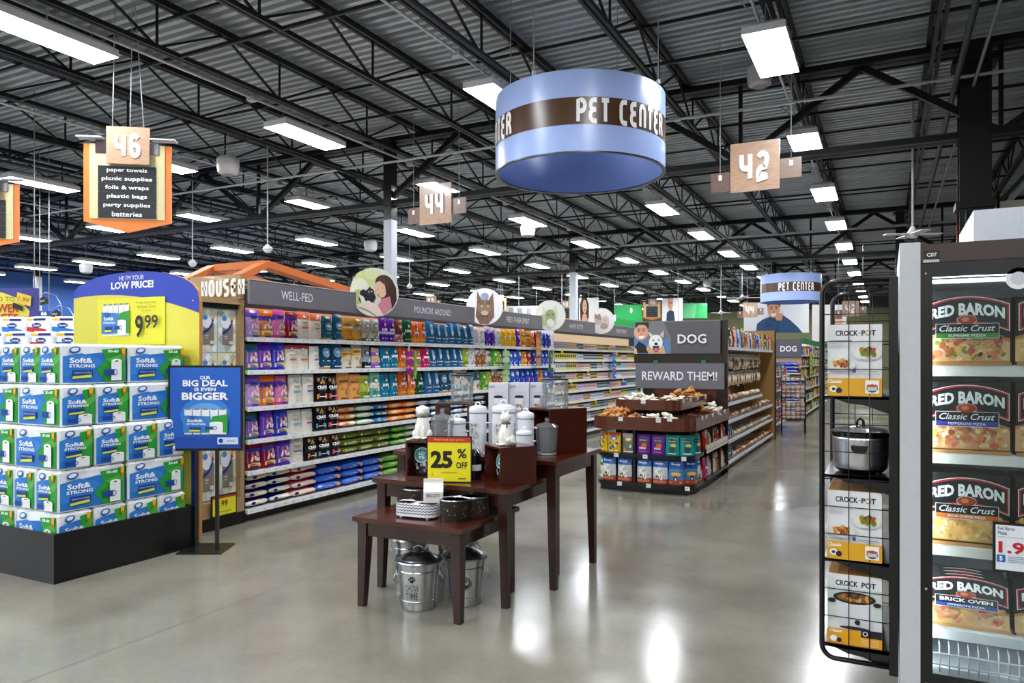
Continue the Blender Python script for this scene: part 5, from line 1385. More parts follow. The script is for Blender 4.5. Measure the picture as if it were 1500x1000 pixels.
# cartons with jar pictures
for i, (px, w) in enumerate(((731, .150), (761, .150), (787, .115))):
    x, y = XY(px, 5.66+.02*i)
    r = thing('jar_carton', 'tall white carton with jar picture, %s' % ('nearest the tall open crate', 'in the middle of three', 'narrow one next to the large crate')[i], 'carton', (x, y, zt3), math.radians(24), 'white jar cartons on the tallest table')
    m = MB(); m.box(-w/2,w/2,-.07,.07,0,.505,'#dcdce4'); m.obj('carton_body', CARD, r)
    m = MB(); p = Print(m, front_y(0,-.0705,0), .0007)
    for k in range(9): p.rect(-w/2+.002, .27+k*.024, w/2-.002, .2708+k*.024, '#c6c8d2')
    for k in range(7): p.rect(-w/2+k*w/6.2, .26, -w/2+k*w/6.2+.0008, .48, '#c6c8d2')
    p.text('Love', -w/2+.026, .482, .026, '#2a7a94', w=.04, bold=.01); p.ell(0, .40, w*.24, .012, '#24242a', 14); p.rect(-w*.2,.30,w*.2,.39,'#e8e8ee'); p.scatter(-w*.18,.30,w*.18,.34,10,.010,['#a87850','#8a5a3a','#d0a888'],3); p.rect(-w*.3,.43,w*.3,.432,'#9a9ca6')
    m.obj('printed_front', CARD, r)
# small items scattered on the top table between jars
for i, (px, py, c) in enumerate(((716, 644, '#b8b4ac'), (722, 640, '#d8d2c4'), (675, 661, '#c8ccd2'))):
    x, y = XY(px, 5.2+.06*i)
    m = MB(); m.ball((0,0,.016),.028,c,10,6,(1.4,.8,.6)); m.ball((.03,0,.016),.016,c,8,5); m.ball((-.03,0,.016),.016,c,8,5)
    tag(m.obj('bone_trinket', CERAMIC, None, (x, y, zt3-.001)), 'small pale bone shaped trinket %s' % ('beside the largest canister','under the tall canister window','in front of the small pot')[i], 'trinket', 'small bone trinkets between the jars')
# dark scoop leaning behind the sale sign
x, y = XY(694, 5.0)
m = MB(); m.lathe([(.045,0),(.05,.01),(.05,.16),(.045,.18)], '#1a1a1e', 20); m.lathe([(.052,.06),(.052,.10)], '#dfe2e6', 20, cap0=False, cap1=False); m.lathe([(.05,.18),(.03,.2),(.001,.205)], '#2a2a2e', 20)
tag(m.obj('treat_tin', CERAMIC, None, (x, y, T2[4])), 'black round tin hidden behind the 25% off sign', 'tin')
# ================================================================ ENDCAP BULK DISPLAY (REWARD THEM)
BR, BRD = '#5c3222', '#2e1a12'
EX0, EX1, EYF, EYB = -3.18, -1.93, 8.28, 10.38
t = thing('treat_endcap', 'brown tiered treat display with curved trays below the REWARD THEM sign', 'display stand', (0,0,0))
def rtray(x0, x1, y0, y1, z0, z1, r, name, floor_z, div=(), cross=()):
    n = 6
    pts = [(x1, y1)]+[(x1-r+r*math.cos(a), y0+r+r*math.sin(a)) for a in [-(PI/2)*k/n for k in range(n+1)]]+[(x0+r-r*math.sin(a), y0+r-r*math.cos(a)) for a in [(PI/2)*k/n for k in range(n+1)]]+[(x0, y1)]
    m = MB(); inn = []
    cx_, cy_ = (x0+x1)/2, (y0+y1)/2
    for i, (u, v) in enumerate(pts):
        a = pts[max(i-1,0)]; b_ = pts[min(i+1,len(pts)-1)]; dx, dy = b_[0]-a[0], b_[1]-a[1]; L = math.hypot(dx, dy)
        inn.append((u-dy/L*-.018*-1 if False else u+(.018*(-dy/L))*-1*-1, v+.018*(dx/L)*-1*-1))
    # keep the inner line inside
    inn = [((u-.018 if u > cx_ else u+.018), (v+.018 if v < y0+r else v)) for u, v in pts]
    V = [(u,v,z0) for u,v in pts]+[(u,v,z1) for u,v in pts]+[(u,v,z1) for u,v in inn]+[(u,v,z0) for u,v in inn]
    N = len(pts)
    F = []
    for i in range(N-1):
        F += [(i+1,i,N+i,N+i+1),(N+i+1,N+i,2*N+i,2*N+i+1),(2*N+i+1,2*N+i,3*N+i,3*N+i+1)]
    m.add(V, F, BR); m.add([(u,v,floor_z) for u,v in pts], [tuple(range(N-1,-1,-1))], BRD); m.add([(u,v,z0+.004) for u,v in pts], [tuple(range(N))], BRD)
    tr = m.obj(name, WOODX, t)
    for (a, b_, c, d_) in div:
        mm = MB(); mm.bar((a,b_,(z1+floor_z)/2),(c,d_,(z1+floor_z)/2),.012,z1-floor_z-.004,BR); o = mm.obj('divider', WOODX, tr)
    return tr, pts
trL, ptsL = rtray(EX0, EX1, EYF, EYB, .735, .885, .22, 'lower_tray', .80, div=((-2.55,8.30,-2.62,8.75),(-3.16,8.9,-2.9,8.9),(-1.95,8.85,-2.3,8.85),(-1.95,9.25,-2.3,9.25),(-1.95,9.65,-2.3,9.65),(-1.95,10.0,-2.3,10.0)))
trU, ptsU = rtray(-2.97, -2.16, 8.52, EYB, .955, 1.075, .16, 'upper_tray', 1.0, div=((-2.56,8.54,-2.60,8.95),(-2.95,9.0,-2.18,9.0),(-2.95,9.5,-2.18,9.5),(-2.58,9.0,-2.58,10.3)))
m = MB(); m.box(-3.0,-2.1,8.75,EYB,.0,.74,'#1c120e'); m.obj('core', WOODX, t)
m = MB(); m.box(-2.8,-2.35,8.9,EYB,.885,.955,'#1c120e'); m.obj('riser', WOODX, t)
m = MB(); m.box(EX1-.02,EX1,8.75,EYB,.10,.72,'#1b1b1e') if False else m.box(-2.10,-2.08,8.76,EYB,.1,.735,'#241612'); m.obj('side_liner', WOODX, t)
def curve_shelf(z, h, nm):
    r_ = .24; n = 6; x0, x1, y0 = EX0+.03, EX1-.03, EYF+.05
    pts = [(x1, 8.95)]+[(x1-r_+r_*math.cos(a), y0+r_+r_*math.sin(a)) for a in [-(PI/2)*k/n for k in range(n+1)]]+[(x0+r_-r_*math.sin(a), y0+r_-r_*math.cos(a)) for a in [(PI/2)*k/n for k in range(n+1)]]+[(x0, 8.95)]
    m = MB(); m.prism(pts[::-1], z-h, z, '#17171a'); return m.obj(nm, SATIN, t)
curve_shelf(.45, .045, 'curved_shelf'); curve_shelf(.115, .05, 'curved_shelf')
m = MB(); m.box(EX0+.10,EX1-.10,EYF+.14,EYB,0,.065,'#0d0d0f'); m.obj('kick_plate', SATIN, t)
m = MB(); m.box(-2.66,-2.63,EYF+.08,8.75,.115,.72,'#141416'); m.obj('upright_divider', SATIN, t)
m = MB(); m.box(EX0+.03,EX1-.02,EYB,EYB+.03,0,2.1,'#2e1d17'); m.obj('back_board', WOODX, t)
m = MB(); m.box(EX1-.03,EX1,9.6,EYB,.72,1.14,BR) if False else m.box(-2.97,-2.1,EYB-.02,EYB,1.0,1.16,BR); m.obj('lower_back_board', WOODX, t)
# side shelves on the aisle side of the endcap with bins
for z in (.115, .46):
    m = MB(); m.box(-2.09,EX1-.01,9.0,EYB,z-.03,z,'#26262a'); m.obj('side_shelf', SATIN, t)
for y in (9.35, 9.85, 10.36):
    m = MB(); m.box(-2.09,EX1-.01,y,y+.015,.115,.72,'#2a1a14'); m.obj('upright_divider', WOODX, t)
# price tabs on the tray lips
def tab(x, y, z, rz, k=0):
    m = MB(); m.box(-.028,.028,-.006,0,-.025,.022,'#dcdfe2'); p = Print(m, front_y(0,-.0065,0), .0008); p.rect(-.02,-.014,.02,.012,'#f8f8f4'); p.rect(-.016,-.004,.006,.004,'#5a5a5a'); 
    o = m.obj('price_tab', CARD, t, (x, y, z)); o.rotation_euler[2] = rz
for x, z in ((-2.78,.87),(-2.33,.87),(-2.20,.885)): tab(x, EYF-.001, z-.01, 0)
tab(-2.58, 8.519, 1.055, 0)
for y in (8.72, 8.95, 9.3, 9.65, 10.05): tab(EX1+.001, y, .87, PI/2)
for y in (8.75, 9.1, 9.5, 9.95): tab(-2.159, y, 1.06, PI/2)
for x in (-2.85, -2.5, -2.05): tab(x, EYF+.049, .43, 0); tab(x+.04, EYF+.049, .095, 0)
# signs on the endcap
HB = EYB-.05
x0, x1 = XYp(931, HB), XYp(1061, HB)
s = thing('reward_sign', 'grey sign reading REWARD THEM! above the treat trays', 'sign', (0, HB, 0))
m = MB(); m.box(x0,x1,0,.03,1.145,1.505,'#6f6d74'); m.obj('sign_panel', SATIN, s)
m = MB(); p = Print(m, front_y(0,-.001,0), .001); p.text('REWARD THEM!', (x0+x1)/2, 1.325, .125, '#f4f4f6', w=(XYp(1050,HB)-XYp(940,HB)), bold=.01); m.obj('lettering', SATIN, s)
for px in (961, 1031):
    m = MB(); xx = XYp(px, HB); m.box(xx-.035,xx+.035,-.01,.03,1.505,1.545,'#1f7a4a'); m.obj('green_clip', SATIN, s)
x0, x1 = XYp(929, HB-.03), XYp(1055, HB-.03)
s = thing('dog_header', 'large grey DOG sign picturing a man with a white dog', 'sign', (0, HB-.03, 0))
m = MB(); m.box(x0,x1,0,.06,1.64,2.09,'#5f5c60'); m.obj('sign_panel', SATIN, s)
m = MB(); m.box(x0-.02,x1+.02,.06,.075,1.50,1.64,'#2a1c18'); m.obj('backing_board', WOODX, s)
def man_dog(p, x0, w, z0, h):
    """man hugging a white dog; panel coordinates"""
    X = lambda u: x0+u*w; Zz = lambda v: z0+v*h
    def E(u, v, ru, rv, c, n=16, rot=0): p.ell(X(u), Zz(v), ru*w, rv*h, c, n, rot)
    def PL(pts, c): p.poly([(X(u), Zz(v)) for u, v in pts], c)
    PL([(0,0),(0,1),(.35,1),(.44,.5),(.44,0)], '#7d7a80')
    PL([(0,.92),(.03,.98),(.04,.40),(0,.34)], '#5a8fc0')
    PL([(0,.60),(.10,.42),(.25,.35),(.40,.50),(.43,.2),(.42,0),(0,0)], '#4f86b8')
    PL([(.01,.02),(.01,.22),(.06,.40),(.14,.26),(.17,.02)], '#15171c'); PL([(.0,.0),(.0,.2),(.03,.15),(.04,.0)], '#e8b894')
    E(.085,.68,.085,.26,'#e2a888',20,.15); PL([(.01,.80),(.02,1.0),(.18,1.0),(.175,.78),(.14,.92),(.06,.92)], '#33221a')
    E(.055,.72,.014,.02,'#2a1c18',8); E(.115,.73,.014,.02,'#2a1c18',8); PL([(.04,.80),(.08,.79),(.08,.77),(.04,.77)],'#33221a'); PL([(.10,.80),(.14,.81),(.14,.79),(.10,.78)],'#33221a')
    PL([(.05,.55),(.13,.57),(.11,.49),(.07,.48)], '#fdfdfb'); E(.088,.63,.014,.03,'#d0906f',8)
    PL([(.18,.0),(.15,.15),(.18,.32),(.25,.3),(.36,.25),(.38,.0)], '#d8a484')
    E(.265,.36,.082,.24,'#f2f1ef',20); PL([(.20,.52),(.17,.70),(.23,.60)],'#e8ded6'); PL([(.31,.58),(.36,.74),(.36,.50)],'#d8b8a8')
    E(.235,.42,.010,.022,'#1a1414',8); E(.30,.43,.010,.022,'#1a1414',8); E(.268,.31,.022,.045,'#1c1618',10); PL([(.225,.24),(.31,.24),(.29,.08),(.265,.04),(.24,.10)], '#3a2024'); E(.268,.13,.022,.06,'#d87a98',10)
m = MB(); p = Print(m, front_y(0,-.001,0), .0009)
man_dog(p, x0, x1-x0, 1.64, .45)
p.text('DOG', XYp(1014, HB-.03), 1.845, .13, '#f4f4f6', w=XYp(1036,HB)-XYp(994,HB), bold=.02)
m.obj('printed_face', CARD, s)
m = MB(); m.box(x0,x1,-.003,.063,2.088,2.10,'#8a8488'); m.obj('top_trim', SATIN, s)

# treats in trays : individual pieces
def chew_mb(kind):
    m = MB()
    if kind == 'bone':
        m.tube([(-.045,0,.018),(.045,0,.018)], .012, '#c98a4a', 7)
        for s in (-1, 1): m.ball((s*.05,.012,.018),.017,'#d09450',8,5); m.ball((s*.05,-.012,.018),.017,'#c48442',8,5)
    elif kind == 'roll': m.tube([(-.04,0,.022),(-.02,0,.026),(.02,0,.026),(.04,0,.022)], .022, '#d49a58', 8); m.ball((.0,.0,.03),.028,'#c88a48',8,5,(1.3,.8,.7)); 
    elif kind == 'ear': m.prism([(-.05,-.02),(0,-.03),(.055,-.005),(.03,.025),(-.03,.03)], 0, .014, '#b06a3c')
    elif kind == 'knot': m.ball((0,0,.022),.026,'#efe6d2',9,6,(1.5,.8,.8)); m.ball((.035,0,.02),.017,'#f4ecdc',8,5); m.ball((-.035,0,.02),.017,'#e9dec6',8,5)
    elif kind == 'ring': m.tube([(.032*math.cos(2*PI*k/10), .032*math.sin(2*PI*k/10), .014) for k in range(10)], .012, '#f2ece0', 6, closed=True)
    elif kind == 'stick': m.bar((-.06,0,.01),(.06,0,.01),.018,.018,'#a8764c')
    elif kind == 'dark': m.ball((0,0,.018),.024,'#6a3a2c',8,5,(1.4,1,.7))
    elif kind == 'blue': m.ball((0,0,.018),.024,'#3a6ac0',8,5,(1.4,1,.6)); m.ball((.02,.01,.024),.014,'#e8ecf2',8,5)
    return m
_ch = {}
def put_chew(kind, x, y, z, label, group):
    if kind not in _ch: _ch[kind] = chew_mb(kind).obj({'bone':'bone_treat','roll':'rolled_treat','ear':'ear_treat','knot':'knot_chew','ring':'ring_chew','stick':'stick_treat','dark':'dark_treat','blue':'wrapped_treat'}[kind], FOOD); o = _ch[kind]
    else: o = _ch[kind].copy(); COL.objects.link(o)
    o.location = (x, y, z); o.rotation_euler = (random.uniform(-.5,.5), random.uniform(-.5,.5), random.uniform(0, 6.28)); s = random.uniform(.9, 1.25); o.scale = (s,s,s)
    return tag(o, label, 'dog treat', group)
def heap(x0, x1, y0, y1, z, kinds, n, label, group, hh=.06):
    rg = random.Random(int(x0*100)+int(y0*77)+n); 
    for i in range(n):
        x, y = rg.uniform(x0, x1), rg.uniform(y0, y1)
        u = 1-max(abs(x-(x0+x1)/2)/((x1-x0)/2), abs(y-(y0+y1)/2)/((y1-y0)/2))
        put_chew(rg.choice(kinds), x, y, z+rg.uniform(0, hh)*min(1, u*2)+rg.uniform(0,.03), label, group)
heap(-3.12,-2.66,8.36,8.82,.81,['bone','roll','roll'],62,'golden baked treat heaped at the outer corner of the lower tray','golden treats heaped in the lower tray', .13)
heap(-2.56,-2.14,8.34,8.58,.80,['ring','knot'],34,'white chew heaped beside the golden treats in the lower tray','white chews in the lower tray', .08)
heap(-2.25,-1.97,8.88,9.22,.80,['blue','dark'],16,'small wrapped blue treat in the aisle side of the lower tray','blue wrapped treats', .04)
heap(-2.25,-1.97,9.7,10.3,.80,['knot','ring','bone'],34,'pale chew heaped at the back of the lower tray by the sign','pale chews at the back of the lower tray', .14)
heap(-2.93,-2.62,8.58,9.4,1.0,['knot','ring'],56,'creamy white chew in the outer bin of the upper tray','creamy chews in the upper tray', .10)
heap(-2.55,-2.22,8.58,8.96,1.0,['dark','knot'],20,'reddish treat in the front bin of the upper tray','reddish treats in the upper tray', .04)
heap(-2.55,-2.20,9.04,9.46,1.0,['stick','knot','ring'],26,'mixed chew in the middle bin of the upper tray','mixed chews in the upper tray', .05)
heap(-2.55,-2.20,9.55,10.25,1.0,['bone','roll','ear'],44,'tan treat heaped at the back of the upper tray','tan treats at the back of the upper tray', .12)
# bags on the two curved shelves
BAGS.update({
 'tye': ('yellow and orange treat bag with blue oval', [(.7,'#e8b81e'),(.84,'#f0c828'),(1,'#e0642a')], A_simple('#2a6ac0','#3a4a5a','#f0e8d0')),
 'tgy': ('silver grey treat bag with green circles', [(.8,'#6f7a70'),(1,'#b8b8b4')], A_simple('#d8902c','#3f7a48','#e8e8e0')),
 'tpu': ('purple treat bag with white chalk lettering', [(1,'#6f2f9a')], lambda p: (p.ell(0,.70,.32,.12,'#2a2a3a',14), p.text('Pur Luv',0,.71,.07,'#f2f2f4',w=.5), p.ell(.1,.45,.22,.13,'#d0622c',12), p.text('Bites',0,.32,.10,'#fff',w=.5,bold=.03), p.rect(-.3,.12,.3,.18,'#c05a9a'))),
 'tte': ('turquoise treat bag with white chalk lettering', [(1,'#1f9a96')], lambda p: (p.ell(0,.70,.32,.12,'#23343a',14), p.text('Pur Luv',0,.71,.07,'#f2f2f4',w=.5), p.ell(.1,.50,.2,.1,'#c8d860',12), p.poly([(-.25,.42),(0,.45),(.25,.42),(.15,.18),(-.15,.18)],'#3a4a50'), p.rect(-.3,.08,.3,.13,'#e8f0ee'))),
 'tbl': ('blue topped chew bag with white bones', [(.20,'#b0563c'),(.66,'#cfd8de'),(1,'#2a68b8')], lambda p: (p.text('Busy',-.05,.80,.10,'#f0f4f8',w=.6,bold=.03), p.scatter(-.36,.34,.36,.62,12,.11,['#f4efe2','#e8dfc8','#fbf8f0'],7), p.ell(-.14,.26,.10,.10,'#2a2220',10), p.ell(-.14,.24,.05,.06,'#f0ece4',8), p.ell(.14,.26,.10,.10,'#f0ece4',10), p.ell(.10,.29,.03,.03,'#2a2220',8), p.rect(-.4,.05,.4,.15,'#c87a5a'))),
 'tbg': ('blue topped chew bag with golden bone', [(.20,'#b0563c'),(.62,'#4a86c0'),(1,'#2258a8')], lambda p: (p.text('Busy',0,.80,.10,'#f0f4f8',w=.6,bold=.03), p.ell(0,.42,.36,.09,'#e0a838',12), p.ell(0,.44,.30,.05,'#f0c860',12), p.ell(.0,.26,.12,.11,'#2a2220',10), p.ell(.0,.23,.05,.06,'#f0ece4',8), p.rect(-.4,.05,.4,.15,'#c87a5a'))),
 'tgr': ('green and white treat bag', [(.5,'#e8f0e4'),(1,'#3a9a4a')], A_simple('#5ab050','#e8c070')),
})
zA, zB = .45, .115
def ebag(k, x, y, z, rz, lab, sw, sh, grp): put_bag(k, (x, y, z), rz, lab, 'dog treat bag', grp, (sw, 1, sh), 'treat_bag')
gA, gB = 'treat bags on the upper curved shelf', 'treat bags on the lower curved shelf'
for i, (k, x, y, rz) in enumerate((('tye',-3.07,8.52,-.7),('tye',-2.90,8.42,-.1),('tgy',-2.715,8.40,0),('tpu',-2.54,8.40,0),('tpu',-2.365,8.40,.03),('tte',-2.20,8.41,.05),('tte',-2.05,8.46,.35),('tte',-1.99,8.62,1.1),('tte',-2.02,8.80,1.5))):
    ebag(k, x, y, zA, rz, '%s, %s from the table side, upper curved shelf' % (BAGS[k][0], ORD[i]), .95, .78, gA)
for i, (k, x, y, rz) in enumerate((('tgr',-3.09,8.58,-.8),('tbl',-2.97,8.43,-.15),('tbl',-2.77,8.41,0),('tbl',-2.53,8.40,0),('tbl',-2.34,8.40,0),('tbg',-2.16,8.42,.1),('tbg',-2.03,8.54,.7),('tbl',-2.0,8.74,1.4))):
    ebag(k, x, y, zB, rz, '%s, %s from the table side, lower curved shelf' % (BAGS[k][0], ORD[i]), 1.05, .98, gB)
# side bins of the endcap
for i in range(9):
    ebag(('rdb','brd','crr','rdb','brn')[i % 5], -2.0, 9.08+.145*i, .46, PI/2, '%s, %s along the endcap side shelf' % (BAGS[('rdb','brd','crr','rdb','brn')[i % 5]][0], ORD[i]), .8, .75, 'bags on the aisle side shelf of the endcap')
for i in range(5):
    ebag(('ipk','wht','crm','brd','crr')[i], -2.0, 9.12+.26*i, .115, PI/2, '%s, %s in the low endcap side bins' % (BAGS[('ipk','wht','crm','brd','crr')[i]][0], ORD[i]), 1.1, .8, 'bags in the low side bins of the endcap')
for i in range(14):
    m = MB(); m.box(0,.006,-.035,.035,-.05,.05,'#e6e4dc'); m.box(.006,.007,-.02,.02,-.02,.0,'#8a8a80')
    o = m.obj('shelf_tag', CARD, None, (EX1-.008, 9.02+.095*i, .47)); tag(o, 'white shelf tag, %s along the aisle side shelf of the endcap' % ORD[i], 'price tag', 'white tags on the side shelf of the endcap')

# ================================================================ DOG TREAT GONDOLA
RX = -1.99; RB = -2.52; RY0, RY1 = 10.42, 15.1
t = thing('treat_gondola', 'brown backed shelving behind the REWARD THEM endcap holding dog treats', 'shelving', (0,0,0))
m = MB(); m.box(RB-.03,RB,RY0,RY1,0,2.1,'#4a3020'); m.obj('back_panel', WOODX, t)
m = MB(); m.box(RB,RX,RY0,RY0+.03,.0,2.1,'#241611'); m.obj('end_panel', WOODX, t)
m = MB(); m.box(RB,RX+.04,RY1,RY1+.03,.0,2.12,'#a88248'); m.obj('tan_divider', MATTE, t)
m = MB(); m.box(RX+.04,RX+.07,RY1,RY1+.03,.0,2.12,'#3a2418'); m.obj('divider_edge', MATTE, t)
m = MB(); m.box(RB,RX-.05,RY0,RY1,0,.08,'#0e0f11'); m.obj('kick_plate', SATIN, t)
RL = [1.73, .94, .69, .41, .115]
L_ = RY1-RY0-.04
for z in RL:
    Ls = L_ if z != .94 else 3.3
    s = MB(); s.box(RB-RX,0,0,Ls,-.03,0,'#d8dadc'); so = s.obj('shelf', SATIN, t, (RX, RY0+.03, z)); rl = rail_mesh(Ls, ('#ffffff','#f2eed8','#d8dce0')).obj('price_rail', SATIN, so)
    if z < 1.5:
        g = MB(); g.box(0,.004,0,Ls,.0,.055,'#ffffff'); go = g.obj('clear_lip', JARGLASS, so)
# top shelf bags
tops = 'lim rdb igr cts rdb crr bpi wht blu lim rdb ior wht bpi cts tan brd bpi bjb wht tab crr'.split()
y = RY0+.08; i = 0
while y < RY1-.1:
    k = tops[i % len(tops)]; ebag(k, RX-.06, y+.08, 1.73, PI/2+random.uniform(-.2,.2), '%s, %s on top treat shelf' % (BAGS[k][0], ORD[i]), .92, random.uniform(.8,1.1), 'bags on the top shelf of the dog treat shelving'); y += .165; i += 1
# hook bars with hanging packs
for rowi, (z, nm) in enumerate(((1.62,'upper'), (1.36,'lower'))):
    y = RY0+.10; i = 0
    bar_ = MB(); bar_.tube([(RX-.10,RY0+.04,z+.03),(RX-.10,RY0+3.6,z+.03)], .008, '#1c1c1e', 6); bar_.obj('hook_bar', STEEL, t)
    while y < RY0+3.5:
        m = MB(); rg = random.Random(i*7+rowi); h = rg.uniform(.15,.23)
        m.prism([(-.05,-h),(.05,-h),(.055,-h*.5),(.045,-.02),(-.045,-.02),(-.055,-h*.5)], -.012, .012, rg.choice(['#dcc9a8','#c9b088','#e6dcc4','#a8845c','#cfc0a4']), plane='xz')
        m.box(-.05,.05,-.014,.014,-.03,.02,rg.choice(['#3a3f48','#2a2c30','#6a7a98','#7a6a4a'])); m.ball((0,-.016,-h*.6),.03,rg.choice(['#f2e8d4','#8a5a3a','#efe2c8']),8,5,(1,.4,1.8))
        o = m.obj('hanging_treat_pack', GLOSSY, None, (RX-.07, y, z)); o.rotation_euler[2] = PI/2
        tag(o, 'clear hanging treat pack, %s along the %s hook bar of the dog treat shelving' % (ORD[i], nm), 'treat pack', 'clear treat packs on the %s hook bar' % nm); y += .115; i += 1
# bins of loose chews on lower shelves
def row_packs(z, y0, y1, cols, nm, h0=.08, dy=.10, bagk=None):
    y = y0; i = 0; rg = random.Random(int(z*100))
    while y < y1:
        m = MB(); m.ball((0,0,h0*.55),.05,rg.choice(cols),8,5,(1,1.2,.9)); m.ball((.03,.02,h0*.9),.035,rg.choice(cols),7,4,(1,1.4,.8)); m.ball((-.02,-.03,h0*.8),.03,rg.choice(cols),7,4,(1.3,1,.8))
        o = m.obj('chew_pack', FOOD, None, (RX-.06, y, z)); o.rotation_euler[2] = rg.uniform(0, 3)
        tag(o, 'lumpy chew pack, %s along the %s of the dog treat shelving' % (ORD[i], nm), 'dog chew', 'chew packs on the %s' % nm); y += dy; i += 1
row_packs(.94, RY0+.55, RY0+3.2, ['#e6dcc4','#f2ece0','#b8784a','#cfb896'], 'shelf below the hooks')
row_packs(.69, RY0+.35, RY1-.15, ['#8a3a24','#c8a078','#e8dcc8','#a8603c','#dccbb0'], 'third shelf')
row_packs(.41, RY0+.70, RY1-.15, ['#e8e0cc','#cdb890','#d8cdb8','#a88a60'], 'fourth shelf')
row_packs(.115, RY0+.70, RY1-.15, ['#c87a3a','#a8602c','#e8e0cc','#d8cdb8'], 'lowest shelf')
for z, ks, nm in ((.94,'ipk pro ipk','shelf below the hooks'), (.69,'wht crw','third shelf'), (.41,'ton prb pro pro','fourth shelf'), (.115,'ite prb ite pro','lowest shelf')):
    for i, k in enumerate(ks.split()): ebag(k, RX-.05, RY0+.12+.15*i, z, PI/2, '%s, %s on the %s' % (BAGS[k][0], ORD[i], nm.replace('shelf','dog treat shelf')), .85, .68, 'bags on the %s' % nm)

# ================================================================ SECOND DOG ENDCAP, TREAT RACK, FAR GONDOLA
EY = 20.3
t = thing('far_endcap', 'tan far endcap beneath the smaller DOG sign with stacked blue sacks', 'shelving', (0,0,0))
xa, xb = XYp(1133, EY), XYp(1174, EY)
m = MB(); m.box(xa,xb,EY+.02,EY+.05,0,1.64,'#c8a878'); m.obj('back_panel', MATTE, t)
for z in (.12,.5,.9,1.22):
    m = MB(); m.box(xa,xb,EY-.45,EY+.02,z-.03,z,'#dcdee0'); m.obj('shelf', SATIN, t)
s = thing('dog_header', 'smaller far grey DOG sign above the blue sacks', 'sign', (0, EY-.03, 0))
m = MB(); m.box(xa,xb,0,.05,1.62,2.09,'#5d5a60'); m.obj('sign_panel', SATIN, s)
m = MB(); p = Print(m, front_y(0,-.001,0), .002); p.text('DOG', (xa+xb)/2+.03, 1.84, .15, '#f4f4f6', w=.40, bold=.02); m.obj('lettering', CARD, s)
for i, (z, w) in enumerate(((1.22,.6),(1.31,.6),(1.40,.55),(.90,.6),(.99,.6),(.5,.6),(.59,.6),(.12,.6),(.21,.6))):
    put_pillow('bright blue', (xa+.36+.02*(i % 2), EY-.22, z), 0, .62, .42, .10, 'blue sack on the far DOG endcap, %s counted from its top stack' % ORD[i], 'blue sacks on the far endcap')
# side bins of that endcap
sx0 = -2.2
t = thing('side_bin_rack', 'narrow dark bin rack of orange treats at the end of the dog treat shelving', 'bin rack', (0,0,0))
m = MB(); m.box(-2.32,-2.26,15.3,18.6,0,1.5,'#3a2418'); m.obj('back_board', WOODX, t)
for z in (.2,.55,.9,1.2): m = MB(); m.box(-2.26,-2.04,15.4,18.5,z-.02,z,'#dcdee0'); m.obj('shelf', SATIN, t)
for i in range(36):
    z = (.2,.55,.9,1.2)[i//9]; kx = ('ior','rdb','brd','ite','tan','pro')[i*5 % 6]
    ebag(kx, -2.12, 15.5+.33*(i % 9), z, PI/2, '%s in the narrow bin rack, %s level, %s along' % (BAGS[kx][0].split(' with')[0], ('lowest','second','third','top')[i//9], ORD[i % 9]), 1.4, .75, 'bags in the narrow bin rack')
# wire rack with small boxes of treats
x, y = XY(1162, 15.6)
t = thing('wire_treat_rack', 'slim black wire rack of small treat tubs standing in the aisle', 'wire rack', (x, y, 0), math.radians(8))
for u in (-.23,.23):
    for v in (-.18,.18): m = MB(); m.tube([(u,v,0),(u,v,1.22)], .012, '#101216', 6); m.obj('post', STEEL, t)
for z in (.30,.75,1.1):
    m = MB()
    for v in (-.18,0,.18): m.tube([(-.23,v,z),(.23,v,z)], .006, '#101216', 5)
    for u in (-.2,-.1,0,.1,.2): m.tube([(u,-.18,z),(u,.18,z)], .004, '#101216', 5)
    m.obj('wire_shelf', STEEL, t)
n = 0
for z, cnt in ((.31,4),(.76,3),(1.11,1)):
    for k in range(cnt):
        for u in range(5):
            c = random.Random(n).choice(['#c9a890','#b08a78','#e0d2c4','#8a7a98','#d8b8a8'])
            m = MB(); m.lathe([(.040,0),(.042,.085)], c, 8); m.lathe([(.043,.03),(.043,.06)], '#efe8de', 8, cap0=False, cap1=False)
            o = m.obj('treat_tub', SATIN, None, (x-.185+.093*u, y-.14+.026*u, z+.088*k)); tag(o, 'small treat tub in the slim wire rack, %s tier, %s layer, %s across' % (('lowest','middle','top')[(.31,.76,1.11).index(z)], ORD[k], ORD[u]), 'tub', 'treat tubs in the slim wire rack'); n += 1
# far gondola past it
t = thing('far_gondola', 'far shelving run with green header beyond the small DOG sign', 'shelving', (0,0,0))
FX = -1.93
m = MB(); m.box(FX-.6,FX-.55,EY+.1,29,0,1.9,'#8a8d80'); m.obj('back_panel', MATTE, t)
m = MB(); m.box(FX-.06,FX,EY+.1,29,1.98,2.12,'#1d8a4c'); m.obj('green_header', MATTE, t)
for z in (.12,.45,.78,1.1,1.4,1.68): m = MB(); m.box(FX-.55,FX,EY+.1,29,z-.04,z,'#e2e4e6'); m.obj('shelf', SATIN, t)
rg = random.Random(11)
for li, z in enumerate((.12,.45,.78,1.1,1.4,1.68)):
    for k in range(22):
        y = EY+.3+.38*k; h = rg.uniform(.16,.26); c = rg.choice(['#c84a3a','#e8e2d8','#3a6ac0','#d8d04a','#4a4a52','#8ab04a','#e0a060'])
        m = MB(); m.box(-.15,0,-.15,.15,0,h,c); m.box(.0,.002,-.1,.1,h*.3,h*.7,rg.choice(['#f4f0e8','#2a2a2e','#f0d040']))
        o = m.obj('boxed_goods', CARD, None, (FX-.02, y, z)); tag(o, 'small boxed pack on the %s level of the far shelving, %s along' % (ORD[li], ORD[k]), 'box', 'packs on the far shelving')
m = MB(); m.box(0,.01,-.3,.3,-.35,.35,'#c8e04a'); 
